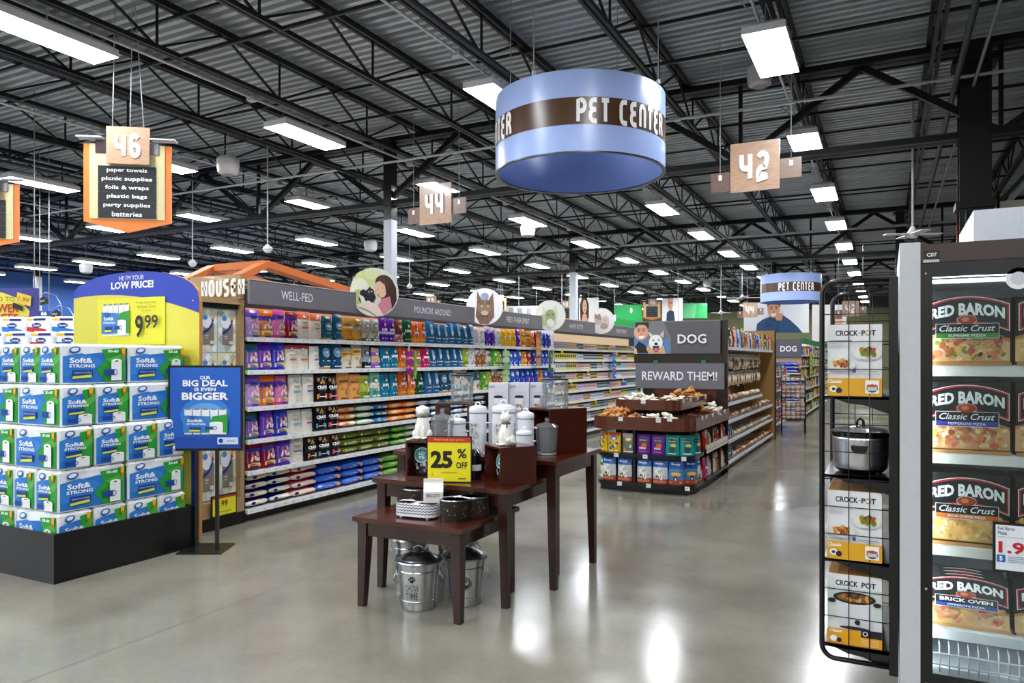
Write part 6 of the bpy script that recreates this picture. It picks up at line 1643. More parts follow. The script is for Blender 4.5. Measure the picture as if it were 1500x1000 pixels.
for k in range(5): m.box(.01,.012,-.28,.28,-.3+.13*k,-.27+.13*k,'#5a7a2a')
tag(m.obj('lime_placard', CARD, None, (FX+.03, 22.2, 1.42)), 'lime green striped placard on the far shelving', 'placard')
# ================================================================ HANGING DRUM SIGNS
def drum(x, y, z0, z1, R, a0, label, n=72, wires=True):
    r = thing('drum_sign', label, 'hanging sign', (x, y, 0), a0, 'blue PET CENTER drums')
    H = z1-z0; b0, b1 = z0+H*.335, z0+H*.665
    BL, BRN = '#a6bcf0', '#553c2b'
    m = MB(); m.lathe([(R,z0),(R,b0)], BL, n, cap0=False, cap1=False); m.lathe([(R,b1),(R,z1)], BL, n, cap0=False, cap1=False)
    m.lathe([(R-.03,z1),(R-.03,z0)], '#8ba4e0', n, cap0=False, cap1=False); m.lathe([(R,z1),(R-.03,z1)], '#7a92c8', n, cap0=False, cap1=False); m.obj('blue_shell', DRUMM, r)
    m = MB(); m.lathe([(R+.001,b0),(R+.001,b1)], BRN, n, cap0=False, cap1=False); m.obj('brown_band', DRUMM, r)
    m = MB(); m.lathe([(R+.004,z0),(R+.004,z0+.012),(R-.034,z0+.012),(R-.034,z0),(R+.004,z0)], '#5a6068', n, cap0=False, cap1=False); m.obj('rim', METAL, r)
    def mk(a_off):
        def S(u, v, e): a = a_off+u/R; return ((R+.004+e)*math.cos(a), (R+.004+e)*math.sin(a), v)
        return S
    for k in range(3):
        m = MB(); p = Print(m, mk(-PI/2+k*2*PI/3+(.07 if k == 2 else 0)), .001); p.text('PET CENTER', .0, (b0+b1)/2, H*.265, '#fbfaf6', strokes=.235, w=R*1.22)
        m.obj('lettering', SATIN, r)
    if wires:
        for k in range(4):
            a = PI/4+k*PI/2-.3; m = MB(); m.tube([(R*math.cos(a),R*math.sin(a),z1),(R*math.cos(a),R*math.sin(a),ROOF)], .006, '#b4b9be', 4); m.obj('suspension_wire', SATIN, r)
            m = MB(); m.box(R*math.cos(a)-.015,R*math.cos(a)+.015,R*math.sin(a)-.015,R*math.sin(a)+.015,z1,z1+.04,'#d0d4d8'); m.obj('wire_clamp', SATIN, r)
    return r
DRUMM = paint('satin_blue_acrylic', 0.28, metal=0.0, grain=0.02, scale=3)
dx, dy = XY(849, 7.8)
Rdrum = 125*7.8/FPX*.985
drum(dx, dy, 3.50, 4.28, Rdrum, CA+.48, 'large blue and brown drum sign reading PET CENTER over the aisle')
dx2, dy2 = XY(1158, 23.2)
drum(dx2, dy2, 3.36, 4.20, 42*23.2/FPX, CA-.15, 'small far blue drum sign reading PET CENTER above the man poster')

def aisle_sign(px, py, Y, num, label, w=.60, h=.63, deg=0, wings=True):
    d = DY(px, Y) ; x, y = XY(px, d); z = Z(py, d)
    r = thing('aisle_number_sign', label, 'aisle sign', (x, y, z), math.radians(deg))
    m = MB(); m.box(-w/2,w/2,-.03,.0,-h/2,h/2,'#b3937a'); m.obj('number_panel', WOOD, r)
    m = MB()
    vs_, fs_, W, H = stroke_text(num, .24); kh = h*.50; kx = w*.62/W
    for e_, rev in ((-.045, 0), (-.031, 1)): m.add([((u-W/2)*kx, e_, (v-.5)*kh) for u, v in vs_], [f if not rev else f[::-1] for f in fs_], '#f6f3ee' if not rev else '#8a7a6a')
    m.obj('number', SATIN, r)
    if wings:
        for s, dz in ((-1, -.13), (1, -.04)):
            m = MB(); x0, x1 = sorted((s*w*.5, s*w*.92)); m.box(x0,x1,.0,.02,dz-.14,dz+.10,'#8a7265' if s > 0 else '#7a6156'); m.obj('side_wing', WOOD, r)
            m = MB(); m.tube([(s*w*.72,-.005,dz+.06),(s*w*.72,-.005,ROOF-z)], .005, '#c4c8cc', 4); m.obj('suspension_wire', SATIN, r)
            m = MB(); m.box(s*w*.72-.02,s*w*.72+.02,-.012,0,dz+.0,dz+.07,'#eceef0'); m.obj('wire_clip', SATIN, r)
    return r
aisle_sign(1106, 244, 9.4, '42', 'wooden hanging aisle number 42 sign near the brightest fixture', .58, .60)
aisle_sign(639, 299, 9.7, '44', 'wooden hanging aisle number 44 sign beside the grey column', .58, .62)

def list_sign(px, ptop, pbot, d, num, lines, label, deg, plate=True, hw=60):
    """number plate over a slatted product list in an orange pointed frame"""
    x, y = XY(px, d); K = d/FPX; z1, z0 = Z(ptop, d), Z(pbot, d); w = hw*K; zb = z0+(z1-z0)*.10
    r = thing('aisle_list_sign', label, 'aisle sign', (x, y, 0), math.radians(deg))
    m = MB(); m.prism([(-w,z1),(-w,zb),(0,z0-.02),(w,zb),(w,z1)], 0, .03, '#e8803a', plane='xz'); m.obj('orange_frame', SATIN, r)
    m = MB(); m.prism([(-w*.86,z1+.0),(-w*.86,zb+.03),(w*.86,zb+.03),(w*.86,z1)], -.008, -.001, '#cfc79a', plane='xz'); m.obj('backing_panel', SATIN, r)
    m = MB(); m.box(-w*.72,-w*.05,-.02,-.009,z1-.10,z1+.04,'#3a2a2e'); m.box(w*.3,w*.72,-.02,-.009,z1-.10,z1+.02,'#8a8a92'); m.obj('top_blocks', SATIN, r)
    zt_, zq = z1-.255*(z1-z0), zb+.035; hh = (zt_-zq)/6
    for k in range(6):
        za = zt_-hh*(k+1)
        m = MB(); m.box(-w*.66,w*.66,-.018,-.010,za+.006,za+hh,'#202329'); p = Print(m, front_y(0,-.019,0), .001)
        if lines: p.text(lines[k], 0, za+hh*.5, hh*.58, '#f4f4f4', bold=.02, w=min(w*1.15, len(lines[k])*hh*.36))
        m.obj('list_slat', SATIN, r)
    if plate:
        pw = w*.49; ph0, ph1 = z1-.24*(z1-z0), z1+.19*(z1-z0)
        m = MB(); m.box(-pw+.05*w,pw+.05*w,-.06,-.04,ph0,ph1,'#b3937a'); m.obj('number_panel', WOOD, r)
        vs_, fs_, W, H = stroke_text(num, .24); m = MB(); m.add([((u-W/2)*pw*1.25/W+.05*w, -.068, (v-.5)*(ph1-ph0)*.55+(ph0+ph1)/2) for u, v in vs_], fs_, '#f6f3ee'); m.obj('number', SATIN, r)
    for a, b_ in ((-.35, -.28), (.05, .12), (.40, .14)):
        m = MB(); m.tube([(a*w,0,z1),(b_*w,0,ROOF)], .005, '#d0d4d8', 4); m.obj('suspension_wire', SATIN, r)
    for s in (-1, 1):
        m = MB(); m.box(*sorted((s*w*.55, s*w*1.12)), -.07, .06, z1+.05, z1+.065, '#c9ced6'); m.obj('cross_plate', SATIN, r)
    return r
list_sign(187, 212, 338, 8.0, '46', ['paper towels','picnic supplies','foils & wraps','plastic bags','party supplies','batteries'], 'aisle 46 hanging sign listing paper towels to batteries in an orange frame', 36)
list_sign(-28, 268, 362, 9.6, '48', ['','','','','',''], 'orange framed hanging sign cut off at the edge beside the aisle 46 sign', 38, hw=50)

# ================================================================ STORE BEYOND
# far signs
list_sign(955, 442, 468, 34, '46', None, 'tiny far aisle 46 sign with black list above the DOG header', 27, hw=13)
list_sign(828, 445, 470, 30, '48', None, 'tiny far aisle sign with black list beside the white column', 27, hw=12)
list_sign(733, 436, 457, 30, '50', None, 'tiny far aisle sign half hidden behind the tabby picture disc', 27, hw=9)
aisle_sign(1099, 454, 27.6, '44', 'small far aisle number 44 sign in front of the man poster', .50, .52)
aisle_sign(1246, 452, 22, '42', 'small far aisle number sign behind the wire product rack', .42, .42)
aisle_sign(632, 442, 24, '52', 'small far aisle number 52 sign above the POUNCIN header', .45, .45)
def banner(px0, px1, py0, py1, d, col, label, art=None, deg=26.95, name='hanging_banner', cat='banner'):
    x, y = XY((px0+px1)/2, d); K = d/FPX; w = (px1-px0)/2*K; z1, z0 = Z(py0, d), Z(py1, d)
    r = thing(name, label, cat, (x, y, 0), math.radians(deg))
    m = MB(); m.box(-w,w,0,.03,z0,z1,col); m.obj('banner_panel', MATTE, r)
    if art:
        m = MB(); p = Print(m, lambda u, v, e: (u*w, -.002-e, z0+v*(z1-z0)), .004); art(p); m.obj('printed_picture', CARD, r)
    m = MB()
    for s in (-1, 1): m.tube([(s*w*.9,.01,z1),(s*w*.9,.01,ROOF)], .008, '#b8bcc0', 4)
    m.obj('suspension_wire', SATIN, r)
    return r
def art_man(p):
    p.poly([(-.64,0),(-.60,.30),(-.42,.44),(-.10,.58),(.18,.60),(.44,.40),(.66,.18),(.80,0)], '#35557e')
    p.poly([(-.28,.42),(-.05,.62),(.12,.60),(.0,.36)], '#2a4468'); p.poly([(-.05,.62),(-.02,.40),(.16,.40),(.20,.66)],'#d8a080'); p.line((.03,.42),(.03,.0),.015,'#23385a'); p.poly([(-.35,.34),(-.12,.36),(-.14,.18),(-.34,.18)],'#2f4d74')
    p.ell(-.10,.78,.19,.30,'#dba584',22,.05); p.poly([(-.30,.86),(-.28,1.0),(.12,1.0),(.10,.84),(.04,.95),(-.20,.96)], '#3a2a22')
    p.ell(-.17,.80,.025,.025,'#2a1c18',8); p.ell(-.02,.81,.025,.025,'#2a1c18',8); p.poly([(-.20,.62),(-.02,.64),(-.06,.55),(-.16,.54)], '#fbf8f4'); p.ell(-.10,.70,.03,.04,'#c98a68',8); p.poly([(-.24,.86),(-.12,.87),(-.12,.85),(-.24,.84)],'#3a2a22'); p.poly([(-.07,.88),(.04,.87),(.04,.85),(-.07,.86)],'#3a2a22')
banner(1090, 1185, 443, 487, 28, '#eceff2', 'white hanging poster of a smiling man in a denim shirt', art_man, name='portrait_poster', cat='poster')
def art_woman(p):
    p.poly([(-1,0),(-1,1),(-.1,1),(.05,.5),(.0,0)], '#f2f2f2'); p.poly([(-.85,0),(-.9,.7),(-.7,1),(-.2,1),(.0,.7),(.0,.2),(-.1,0)], '#3a2620'); p.ell(-.42,.62,.22,.30,'#e0a68a',18); p.poly([(-.6,.3),(-.25,.3),(-.1,0),(-.75,0)],'#d89c80')
    p.ell(-.50,.66,.04,.025,'#2a1c18',8); p.ell(-.33,.66,.04,.025,'#2a1c18',8); p.ell(-.42,.47,.07,.03,'#b8504a',10)
banner(848, 877, 436, 470, 30, '#e8ecee', 'far hanging poster of a long haired woman behind the white column', art_woman, name='portrait_poster', cat='poster')
def art_boy(p):
    p.poly([(-.6,0),(-.55,.3),(-.2,.45),(.15,.35),(.25,0)], '#2a3550'); p.ell(-.2,.66,.26,.28,'#d8a080',16); p.poly([(-.46,.75),(-.42,.98),(.05,.98),(.07,.75),(.0,.88),(-.35,.88)],'#3a281e'); p.ell(-.28,.68,.04,.03,'#2a1c18',8); p.ell(-.1,.68,.04,.03,'#2a1c18',8); p.ell(-.19,.52,.08,.03,'#b86a5a',8)
banner(970, 1000, 431, 470, 34, '#f0f2f4', 'far hanging poster of a dark haired man beside the tiny 46 sign', art_boy, name='portrait_poster', cat='poster')
banner(1190, 1240, 446, 500, 29, '#f0ece8', 'pale far hanging poster behind the wire product rack', lambda p: (p.ell(.5,.4,.3,.4,'#e8b8a0',14), p.rect(-.2,.1,.3,.6,'#f8e8e0')), name='portrait_poster', cat='poster')
banner(900, 941, 446, 480, 36, '#1fae5a', 'bright green far banner left of the tiny 46 sign'.replace('left of', 'beside'), lambda p: (p.ell(.2,.75,.1,.12,'#e8f4ea',10), p.poly([(-1,.0),(1,.0),(1,.2),(-1,.45)],'#18984a')))
banner(999, 1036, 444, 466, 37, '#6ad08e', 'pale green far banner behind the second dark haired man poster', lambda p: p.poly([(.0,0),(1,.0),(1,.8),(.2,1)],'#3ab868'))
banner(860, 902, 461, 470, 32, '#d9dce0', 'white far shelf header behind the small round picture', None, name='shelf_header', cat='header')
banner(700, 790, 448, 462, 33, '#e4e7ea', 'long white far signboard seen over the FEED THEIR SPIRIT header', lambda p: [p.rect(-.9+.3*k,.2,-.75+.3*k,.8,'#9aa0a8') for k in range(6)], name='shelf_header', cat='header')
banner(990, 1060, 470, 480, 24, '#e8eaf0', 'pale far shelf header above the dog treat shelving', None, name='shelf_header', cat='header')
# far shelving runs, whole aisles: built as runs of shelves with rows of goods
def far_run(x, y0, y1, h, col, label, face=1, n=1):
    r = thing('far_gondola', label, 'shelving', (x, 0, 0))
    m = MB(); m.box(-.45,.45,y0,y1,0,.12,'#1a1a1c'); m.box(-.03,.03,y0,y1,.12,h,'#8a8c90'); m.obj('spine', MATTE, r)
    for k in range(6):
        z = .15+(h-.3)*k/5; m = MB(); m.box(-.45,.45,y0,y1,z-.03,z,'#dfe2e4'); m.obj('shelf', SATIN, r)
    rg = random.Random(int(x*10)); m = MB()
    for k in range(6):
        z = .15+(h-.3)*k/5
        for s in (-1, 1):
            y = y0
            while y < y1-.3:
                w = rg.uniform(.25,.6); hh = rg.uniform(.18,.30) if k < 5 else rg.uniform(.12,.24)
                m.box(*sorted((s*.12, s*.42)), y, y+w-.02, z, z+hh, rg.choice(col)); y += w
    o = m.obj('shelf_goods', MATTE, r); o['kind'] = 'stuff'
pastel = ['#e8ecf0','#c8d4e8','#e8d8c0','#b8c8d8','#d86a5a','#e8c84a','#6a9ad0','#8ac08a','#f0f0f0']
far_run(-9.6, 8.5, 30, 2.05, pastel, 'household goods shelving run just past the long pet food gondola')
far_run(-12.6, 12, 30, 2.05, pastel, 'third shelving run beyond the household goods one')
far_run(-2.6, 31.5, 44, 2.1, pastel, 'distant shelving run under the green banners')
far_run(-6.2, 24, 44, 2.0, pastel, 'distant shelving run behind the wet food end')
far_run(1.6, 8.0, 30, 2.2, ['#e8e8e8','#8a8a8a','#c83a3a','#e8d8b8'], 'shelving run across the aisle behind the wire product rack')

# ---- left background: pack stack, yellow purple sign, blue wall signs
x0, y0 = XY(48, 7.6)
t = thing('background_shelf', 'low dark shelf unit holding the red and blue tissue packs', 'shelving', (x0, y0, 0), math.radians(20))
m = MB(); m.box(-.95,.60,0,.9,0,1.62,'#3a2c26'); m.obj('carcass', WOODX, t)
for z in (1.64, 1.2, .8): m = MB(); m.box(-.97,.62,-.05,.9,z-.05,z,'#e2e4e6'); m.obj('shelf', SATIN, t)
def small_pack(i, j, k, c, lab):
    m = MB(); m.rbox(-.125,.125,-.08,.08,0,.20,.02,'#f2f4f6'); p = Print(m, front_y(0,-.081,0), .0012)
    p.poly([(-.12,.01),(.12,.01),(.12,.06),(0,.085),(-.12,.09)], c); p.ell(0,.105,.06,.028,'#1f3a86',14); p.text('Charmin', 0, .105, .022, '#f4f6fa', w=.085, bold=.02); p.rect(-.03,.155,.115,.18,'#1c2f86'); p.rect(-.115,.155,-.04,.18,'#f0c01e')
    return m
spm = {c: None for c in ('#2a78c8', '#c8282e')}
nn = 0
for k in range(2):
    for i in range(5):
        for j in range(3):
            if j < k: continue
            c = '#2a78c8' if (i+j) % 2 == 0 else '#c8282e'
            if spm[c] is None: spm[c] = small_pack(0,0,0,c,'').obj('bath_tissue_pack', GLOSSY); o = spm[c]
            else: o = spm[c].copy(); COL.objects.link(o)
            ca, sa = math.cos(math.radians(20)), math.sin(math.radians(20)); u, v = -.78+.29*i+.05*k, .08+.2*j+.04*k
            o.location = (x0+u*ca-v*sa, y0+u*sa+v*ca, 1.642+.17*k); o.rotation_euler = (random.uniform(-.06,.0), random.uniform(-.05,.05) if k else 0, math.radians(20)+random.uniform(-.1,.1))
            tag(o, '%s tissue pack on the background shelf, %s layer, %s row, %s across' % ('blue and white' if c == '#2a78c8' else 'red and white', ORD[k], ORD[j], ORD[i]), 'toilet paper pack', 'tissue packs on the background shelf')
banner(-60, 56, 422, 464, 11, '#4a4a9a', 'purple and yellow hanging sign about lower prices at the picture edge', lambda p: (p.poly([(-1,0),(-1,.85),(.1,.85),(.5,.65),(.8,.2),(.78,0)],'#ece05a'), p.text('HELLO TO',.0,.62,.16,'#7a7430',w=.85), p.text('LOWER',.1,.30,.30,'#c8402a',w=.85,bold=.03), p.text('PRICES',.1,-.02,.28,'#c8402a',w=.85,bold=.03), p.poly([(.50,.86),(.86,.72),(.84,.36),(.48,.48)],'#ecd64a'), p.text('1.99',.67,.60,.16,'#c8402a',w=.28,rot=-.25), p.poly([(.40,.5),(.66,.36),(.64,.2),(.38,.32)],'#2a2a1c')), deg=26, name='price_banner')
banner(57, 72, 455, 463, 14, '#2f4a86', 'small blue aisle 66 sign seen against the blue wall', lambda p: p.text('66', 0, .5, .7, '#eef2f8', w=1.2, bold=.04), name='aisle_number_sign', cat='aisle sign')
for i, (px, py, w) in enumerate(((60, 444, 22), (80, 463, 16))):
    d = 15; x, y = XY(px, d); K = d/FPX
    r = thing('pennant_sign', 'dark curved pennant on a bent arm against the blue wall, %s' % ('the larger one', 'the lower one')[i], 'hanging sign', (x, y, Z(py, d)), CA)
    m = MB(); m.prism([(-w/2*K,-.08),(w/2*K,.0),(w/2*K,.09),(.05,.14),(-w/4*K,.08)], 0, .02, '#1d2224', plane='xz'); m.obj('pennant_panel', SATIN, r)
    m = MB(); p = Print(m, front_y(0,-.003,0), .003); p.text('All Natural', .0, .05, .05, '#e8ece8', w=w*K*.5, rot=.15); m.obj('lettering', CARD, r)
    m = MB(); m.tube([(-.1,0,.12),(.1,0,.22),(.3,0,.16),(.42,0,-.05),(.44,0,-.4)], .008, '#c8ccd2', 5); m.obj('bent_arm', METAL, r)
# ceiling fans / cameras on poles
def pole_cam(px, py, d, label):
    x, y = XY(px, d); z = Z(py, d); r = thing('ceiling_camera', label, 'camera', (x, y, z), 0, 'white pole mounted ceiling devices')
    m = MB(); m.tube([(0,0,.05),(0,0,ROOF-z)], .012, '#dfe2e6', 6); m.obj('drop_pole', SATIN, r)
    m = MB(); m.lathe([(.001,-.06),(.05,-.04),(.09,.02),(.05,.07),(.02,.10)], '#e8eaee', 12); m.obj('housing', SATIN, r)
    return r
pole_cam(282, 387, 15, 'white pole device hanging above the arched low price board')
pole_cam(823, 460, 26, 'white pole device hanging behind the pale round picture')
pole_cam(760, 452, 26, 'white pole device hanging above the long far signboard')
pole_cam(392, 366, 13, 'white pole device hanging over the orange gable roof')
pole_cam(600, 420, 22, 'white pole device hanging beyond the girl and cat disc')
def fan(px, py, d, label, c='#dfe3e8', R=.9):
    x, y = XY(px, d); z = Z(py, d); r = thing('ceiling_fan', label, 'ceiling fan', (x, y, z), 0, None)
    m = MB(); m.tube([(0,0,.08),(0,0,ROOF-z)], .02, c, 6); m.obj('downrod', SATIN, r)
    m = MB(); m.lathe([(.001,-.07),(.07,-.05),(.10,0),(.06,.06),(.03,.12)], c, 14); m.obj('motor_housing', SATIN, r)
    for k in range(4):
        a = .4+k*PI/2; m = MB(); m.bar((.09*math.cos(a),.09*math.sin(a),0),(R*math.cos(a),R*math.sin(a),0),.14,.015,c); m.obj('fan_blade', SATIN, r)
fan(1337, 343, 11.5, 'white ceiling fan above the pizza freezer and grey post', R=.42)
fan(1087, 436, 26, 'grey ceiling fan beneath the roof near the small far drum', '#9aa0a8', .7)
fan(1056, 458, 30, 'white track of spotlights by the pale green far banner', R=.4)
# ================================================================ PIZZA FREEZER CASE
FY = 3.45                      # door plane
Xf = lambda px: XYp(px, FY)
dF = DY(1400, FY)
zf = lambda py, px=1400: CH-(py-527)*DY(px, FY)/FPX
X0 = .047; X1c = 2.4
t = thing('freezer_case', 'glass door freezer with black frame and grey end post stocked with boxed pizzas', 'freezer', (0,0,0))
Zt = 2.02
m = MB(); m.box(X0,X0+.075,FY-.02,FY+.95,0,Zt+.01,'#c2c6ca'); m.obj('grey_end_post', SATIN, t)
m = MB(); m.box(X0+.075,X1c,FY+.85,FY+.95,0,Zt,'#cfd4d8'); m.obj('back_wall', SATIN, t)
m = MB(); m.box(X0+.075,X1c,FY,FY+.95,1.985,Zt,'#3a2a24'); m.box(X0+.075,X1c,FY-.02,FY,1.945,Zt,'#3f2f28'); m.obj('top_rail', SATIN, t)
m = MB(); m.box(X0+.075,X1c,FY-.015,FY+.03,1.885,1.945,'#121316'); m.obj('upper_frame', SATIN, t)
m = MB(); m.box(X0+.075,.165,FY-.018,FY+.04,.20,1.89,'#0f1013'); m.obj('door_stile', SATIN, t)
m = MB(); m.box(.165,.95,FY-.018,FY+.02,.20,.268,'#0f1013'); m.box(X0+.075,X1c,FY,FY+.9,0,.20,'#17181b'); m.obj('lower_frame', SATIN, t)
m = MB(); m.box(.93,.99,FY-.018,FY+.04,.20,1.89,'#0f1013'); m.obj('door_stile', SATIN, t)
m = MB(); m.box(.165,.93,FY-.006,FY-.002,.268,1.885,'#ffffff'); m.obj('door_glass', GLASS, t)
m = MB(); m.box(.12,X1c,FY+.07,FY+.85,.25,.28,'#dfe3e6'); m.obj('floor_tray', SATIN, t)
m = MB(); m.box(.15,.92,FY+.052,FY+.068,1.835,1.862,'#17191d'); m.box(.12,X1c,FY+.08,FY+.11,1.80,1.885,'#2a2e33'); m.obj('air_baffle', SATIN, t)
m = MB(); m.box(.14,.92,FY+.05,FY+.07,1.868,1.878,'#ffffff'); m.obj('led_strip', STRIP, t)
m = MB(); m.box(.124,.136,FY+.045,FY+.058,.30,1.85,'#ffffff'); m.obj('led_strip', STRIP, t)
m = MB(); m.box(.955,.965,FY+.055,FY+.07,.30,1.85,'#ffffff'); m.obj('led_strip', STRIP, t)
FS = [1.525, 1.165, .785, .44]
for k, z in enumerate(FS):
    m = MB(); m.box(.14,X1c-.4,FY+.12,FY+.8,z-.012,z,'#d4d8dc'); m.box(.14,X1c-.4,FY+.085,FY+.12,z-.034,z+.004,'#dfe2e0'); m.obj('shelf', SATIN, t)
    m = MB(); m.box(.14,X1c-.4,FY+.075,FY+.086,z-.042,z-.002,'#f0efe6' if k < 3 else '#eef0f2'); m.obj('price_rail', SATIN, t)
# wire guard at the bottom
m = MB()
for k in range(24): x = .16+.034*k; m.tube([(x,FY+.05,.27),(x,FY+.05,.37),(x,FY+.09,.385)], .003, '#eceff1', 4)
m.tube([(.15,FY+.05,.345),(.95,FY+.05,.345)], .004, '#eceff1', 5); m.tube([(.15,FY+.05,.30),(.95,FY+.05,.30)], .004, '#eceff1', 5); o = m.obj('wire_guard', SATIN, t)
m = MB(); m.box(.134,.190,FY-.024,FY-.020,1.958,1.992,'#0e0e10'); p = Print(m, front_y(0,-.0245+FY,0), .0005); p.text('C07', .162, 1.975, .016, '#e8e8e8', w=.036, bold=.03); p.rect(.132,1.944,.188,1.956,'#b8bcc0'); m.obj('case_number_plate', CARD, t)
for z in (.235, 1.90, .62): m = MB(); m.ball((.143,FY-.018,z),.006,'#c0c4c8',8,5); m.obj('screw', METAL, t)
m = MB(); m.box(Xf(1434),1.5,FY+.2,FY+.9,Zt+.01,Zt+.16,'#d8dee6'); tag(m.obj('roof_box', SATIN), 'pale grey metal box on top of the freezer case', 'metal box')
o = MB(); o.lathe([(.042,-.003),(.042,.003)], '#e9ebea', 24); o.lathe([(.026,.0031),(.026,.0036)], '#c9ccd6', 20); oo = o.obj('round_sticker', CARD, t, (Xf(1491), FY-.012, zf(408,1491))); oo.rotation_euler[0] = PI/2

def pizza_box(kind, w=.305, h=.292, dpt=.045):
    crust, strip, stripc, seed = kind
    m = MB(); m.box(-w/2,w/2,0,dpt,0,h,'#1b1d22')
    q = MB(); p = Print(q, front_y(0,-.0006,0), .0006)
    rg = random.Random(seed)
    # pizza: dome of cheese with toppings
    top_ = .50*h; PZ = []
    for i in range(15):
        u = -w/2+w*i/14; PZ.append((u, top_*(.72+.28*math.sin(PI*(i+1.5)/16))+rg.uniform(-.003,.003)))
    base = {'cheese': '#f0c878', 'supreme': '#efc48a', 'pepperoni': '#eebc8e', 'oven': '#edc88e'}[crust]
    p.poly([(-w/2,.05*h),(w/2,.05*h)]+PZ[::-1], '#d09048')
    p.poly([(-w/2,.06*h),(w/2,.06*h)]+[(u, v-.014) for u, v in PZ[::-1]], base)
    p.scatter(-w/2+.02,.05*h+.012,w/2-.02,top_*.84,110,.012,['#f8e0a8','#f6d48e','#f0c070','#e8a860','#fbeac4'],seed,8)
    if crust != 'cheese':
        p.scatter(-w/2+.03,.07*h+.012,w/2-.03,top_*.76,34 if crust == 'supreme' else 24,.015,['#c86a44','#d8825a','#b8523a','#e0a078','#cf7a5c'],seed+1,9)
    if crust == 'supreme': p.scatter(-w/2+.02,.06*h+.01,w/2-.02,top_*.80,22,.010,['#8aa83a','#6a8a2c','#a87a4a','#3a2c26'],seed+2,7)
    p.rect(-w/2,.0,w/2,.05*h,'#c89058')
    # logo shield, bowed like a ribbon
    def bow(a, b): return (a, b-1.6*a*a)
    def rib(x, y0_, y1_): return [bow(-x+2*x*i/10, y1_) for i in range(11)]+[bow(x-2*x*i/10, y0_) for i in range(11)]
    cz = .76*h
    def sh(pts): return [(u, v+cz) for u, v in pts]
    W2 = w*.455
    p.poly(sh(rib(W2+.008,-.050,.060)), '#f4f0ee'); p.poly(sh(rib(W2+.005,-.047,.057)), '#c8242c'); p.poly(sh(rib(W2-.001,-.040,.050)), '#191b20')
    p.text('RED BARON', 0, cz+.006, .052, '#f6f6f6', w=w*.85, bold=.045, warp=lambda a, b: (a, (b+.002)*(1-.5*abs(a)/W2*.3)-1.2*a*a))
    p.ell(0, cz-.036, .036, .020, '#f4e8e0', 18); p.ell(0, cz-.036, .034, .018, '#b83a24', 18)
    p.poly([(-W2*.80,cz-.050),(W2*.80,cz-.050),(W2*.80,cz-.112),(-W2*.80,cz-.112)], '#e8e8e8'); p.rect(-W2*.785,cz-.090,W2*.785,cz-.052,'#191b20'); p.rect(-W2*.785,cz-.109,W2*.785,cz-.090,stripc)
    if crust == 'oven': p.text('BRICK OVEN', 0, cz-.070, .020, '#fff', w=W2*1.35, bold=.03)
    else: p.text('Classic Crust', 0, cz-.070, .026, '#fff', w=W2*1.4, shear=.35, bold=.01)
    p.text(strip, 0, cz-.099, .010, '#fff', w=W2*.95, bold=.02)
    p.ell(0, cz-.036, .034, .018, '#b83a24', 18); p.ell(-.006, cz-.034, .014, .010, '#d88a5a', 10); p.poly([(.006,cz-.034),(.040,cz-.030),(.032,cz-.040),(.008,cz-.042)], '#a04a2c')
    return m, q
KB = [('supreme','SUPREME PIZZA','#3f9a3a',3), ('pepperoni','PEPPERONI PIZZA','#3f46a8',9), ('cheese','FOUR CHEESE PIZZA','#e0782a',14), ('oven','PEPPERONI PIZZA','#27409a',21)]
NMS = [('green strip supreme','top'), ('blue strip pepperoni','second'), ('orange strip four cheese','third'), ('brick oven pepperoni','lowest')]
for k, z in enumerate(FS):
    bm_, pr_ = pizza_box(KB[k]); sc_ = 1.0
    proto = None
    ty = (FY+.10)
    xs = [Xf(1401)*1.0, 0]
    cx0 = XYp(1403, ty); 
    for col in range(3):
        for dep in range(4 if col < 2 else 2):
            x = .138+.305/2+col*.322; y = ty+.01+dep*.050
            lab = 'pizza box with %s label, %s shelf, %s from post%s' % (NMS[k][0], NMS[k][1], ('first','second','third')[col], ('', ', second deep', ', third deep', ', fourth deep')[dep])
            if proto is None:
                r = thing('pizza_box', lab, 'pizza box', (x, y, z+.002)); bb = bm_.obj('box_body', CARD, r); pp = pr_.obj('printed_front', CARD, r); proto = (bb, pp)
            else:
                r = thing('pizza_box', lab, 'pizza box', (x, y, z+.002))
                for s_ in proto:
                    c = s_.copy(); COL.objects.link(c); c.parent = r
            r['group'] = 'pizza boxes on the %s freezer shelf' % NMS[k][1]
            if k == 3: r.rotation_euler[0] = -.30; r.location = (x, y+.0, z+.002); r.scale = (1,1,.72)
# price card on the glass
x0, x1 = Xf(1453), Xf(1453)+.19; z0, z1 = zf(835,1470), zf(763,1470)
r = thing('price_placard', 'framed white price placard reading 1.99 on the freezer door', 'price sign', (0, FY-.03, 0))
m = MB(); m.box(x0,x1,0,.010,z0,z1,'#15161a'); m.obj('frame', SATIN, r)
m = MB(); p = Print(m, front_y(0,-.001,0), .0005); p.rect(x0+.009,z0+.009,x1-.009,z1-.009,'#e4e8ee'); p.text('Red Baron', x0+.016, z1-.022, .013, '#2a2c34', w=.055, al='l', bold=.01); p.text('Pizza', x0+.016, z1-.040, .013, '#2a2c34', w=.030, al='l', bold=.01)
p.rect(x0+.016,z1-.056,x1-.02,z1-.054,'#b0b4bc'); p.text('1.99', x0+.018, z1-.095, .046, '#c01e2a', w=.125, al='l', bold=.03); p.rect(x0+.012,z0+.040,x0+.040,z0+.068,'#2668b0'); p.text('5', x0+.026, z0+.054, .018, '#fff', bold=.03)
for k in range(4): p.rect(x0+.048,z0+.042+.007*k,x1-.02,z0+.044+.007*k,'#6a7690')
m.obj('printed_face', CARD, r)

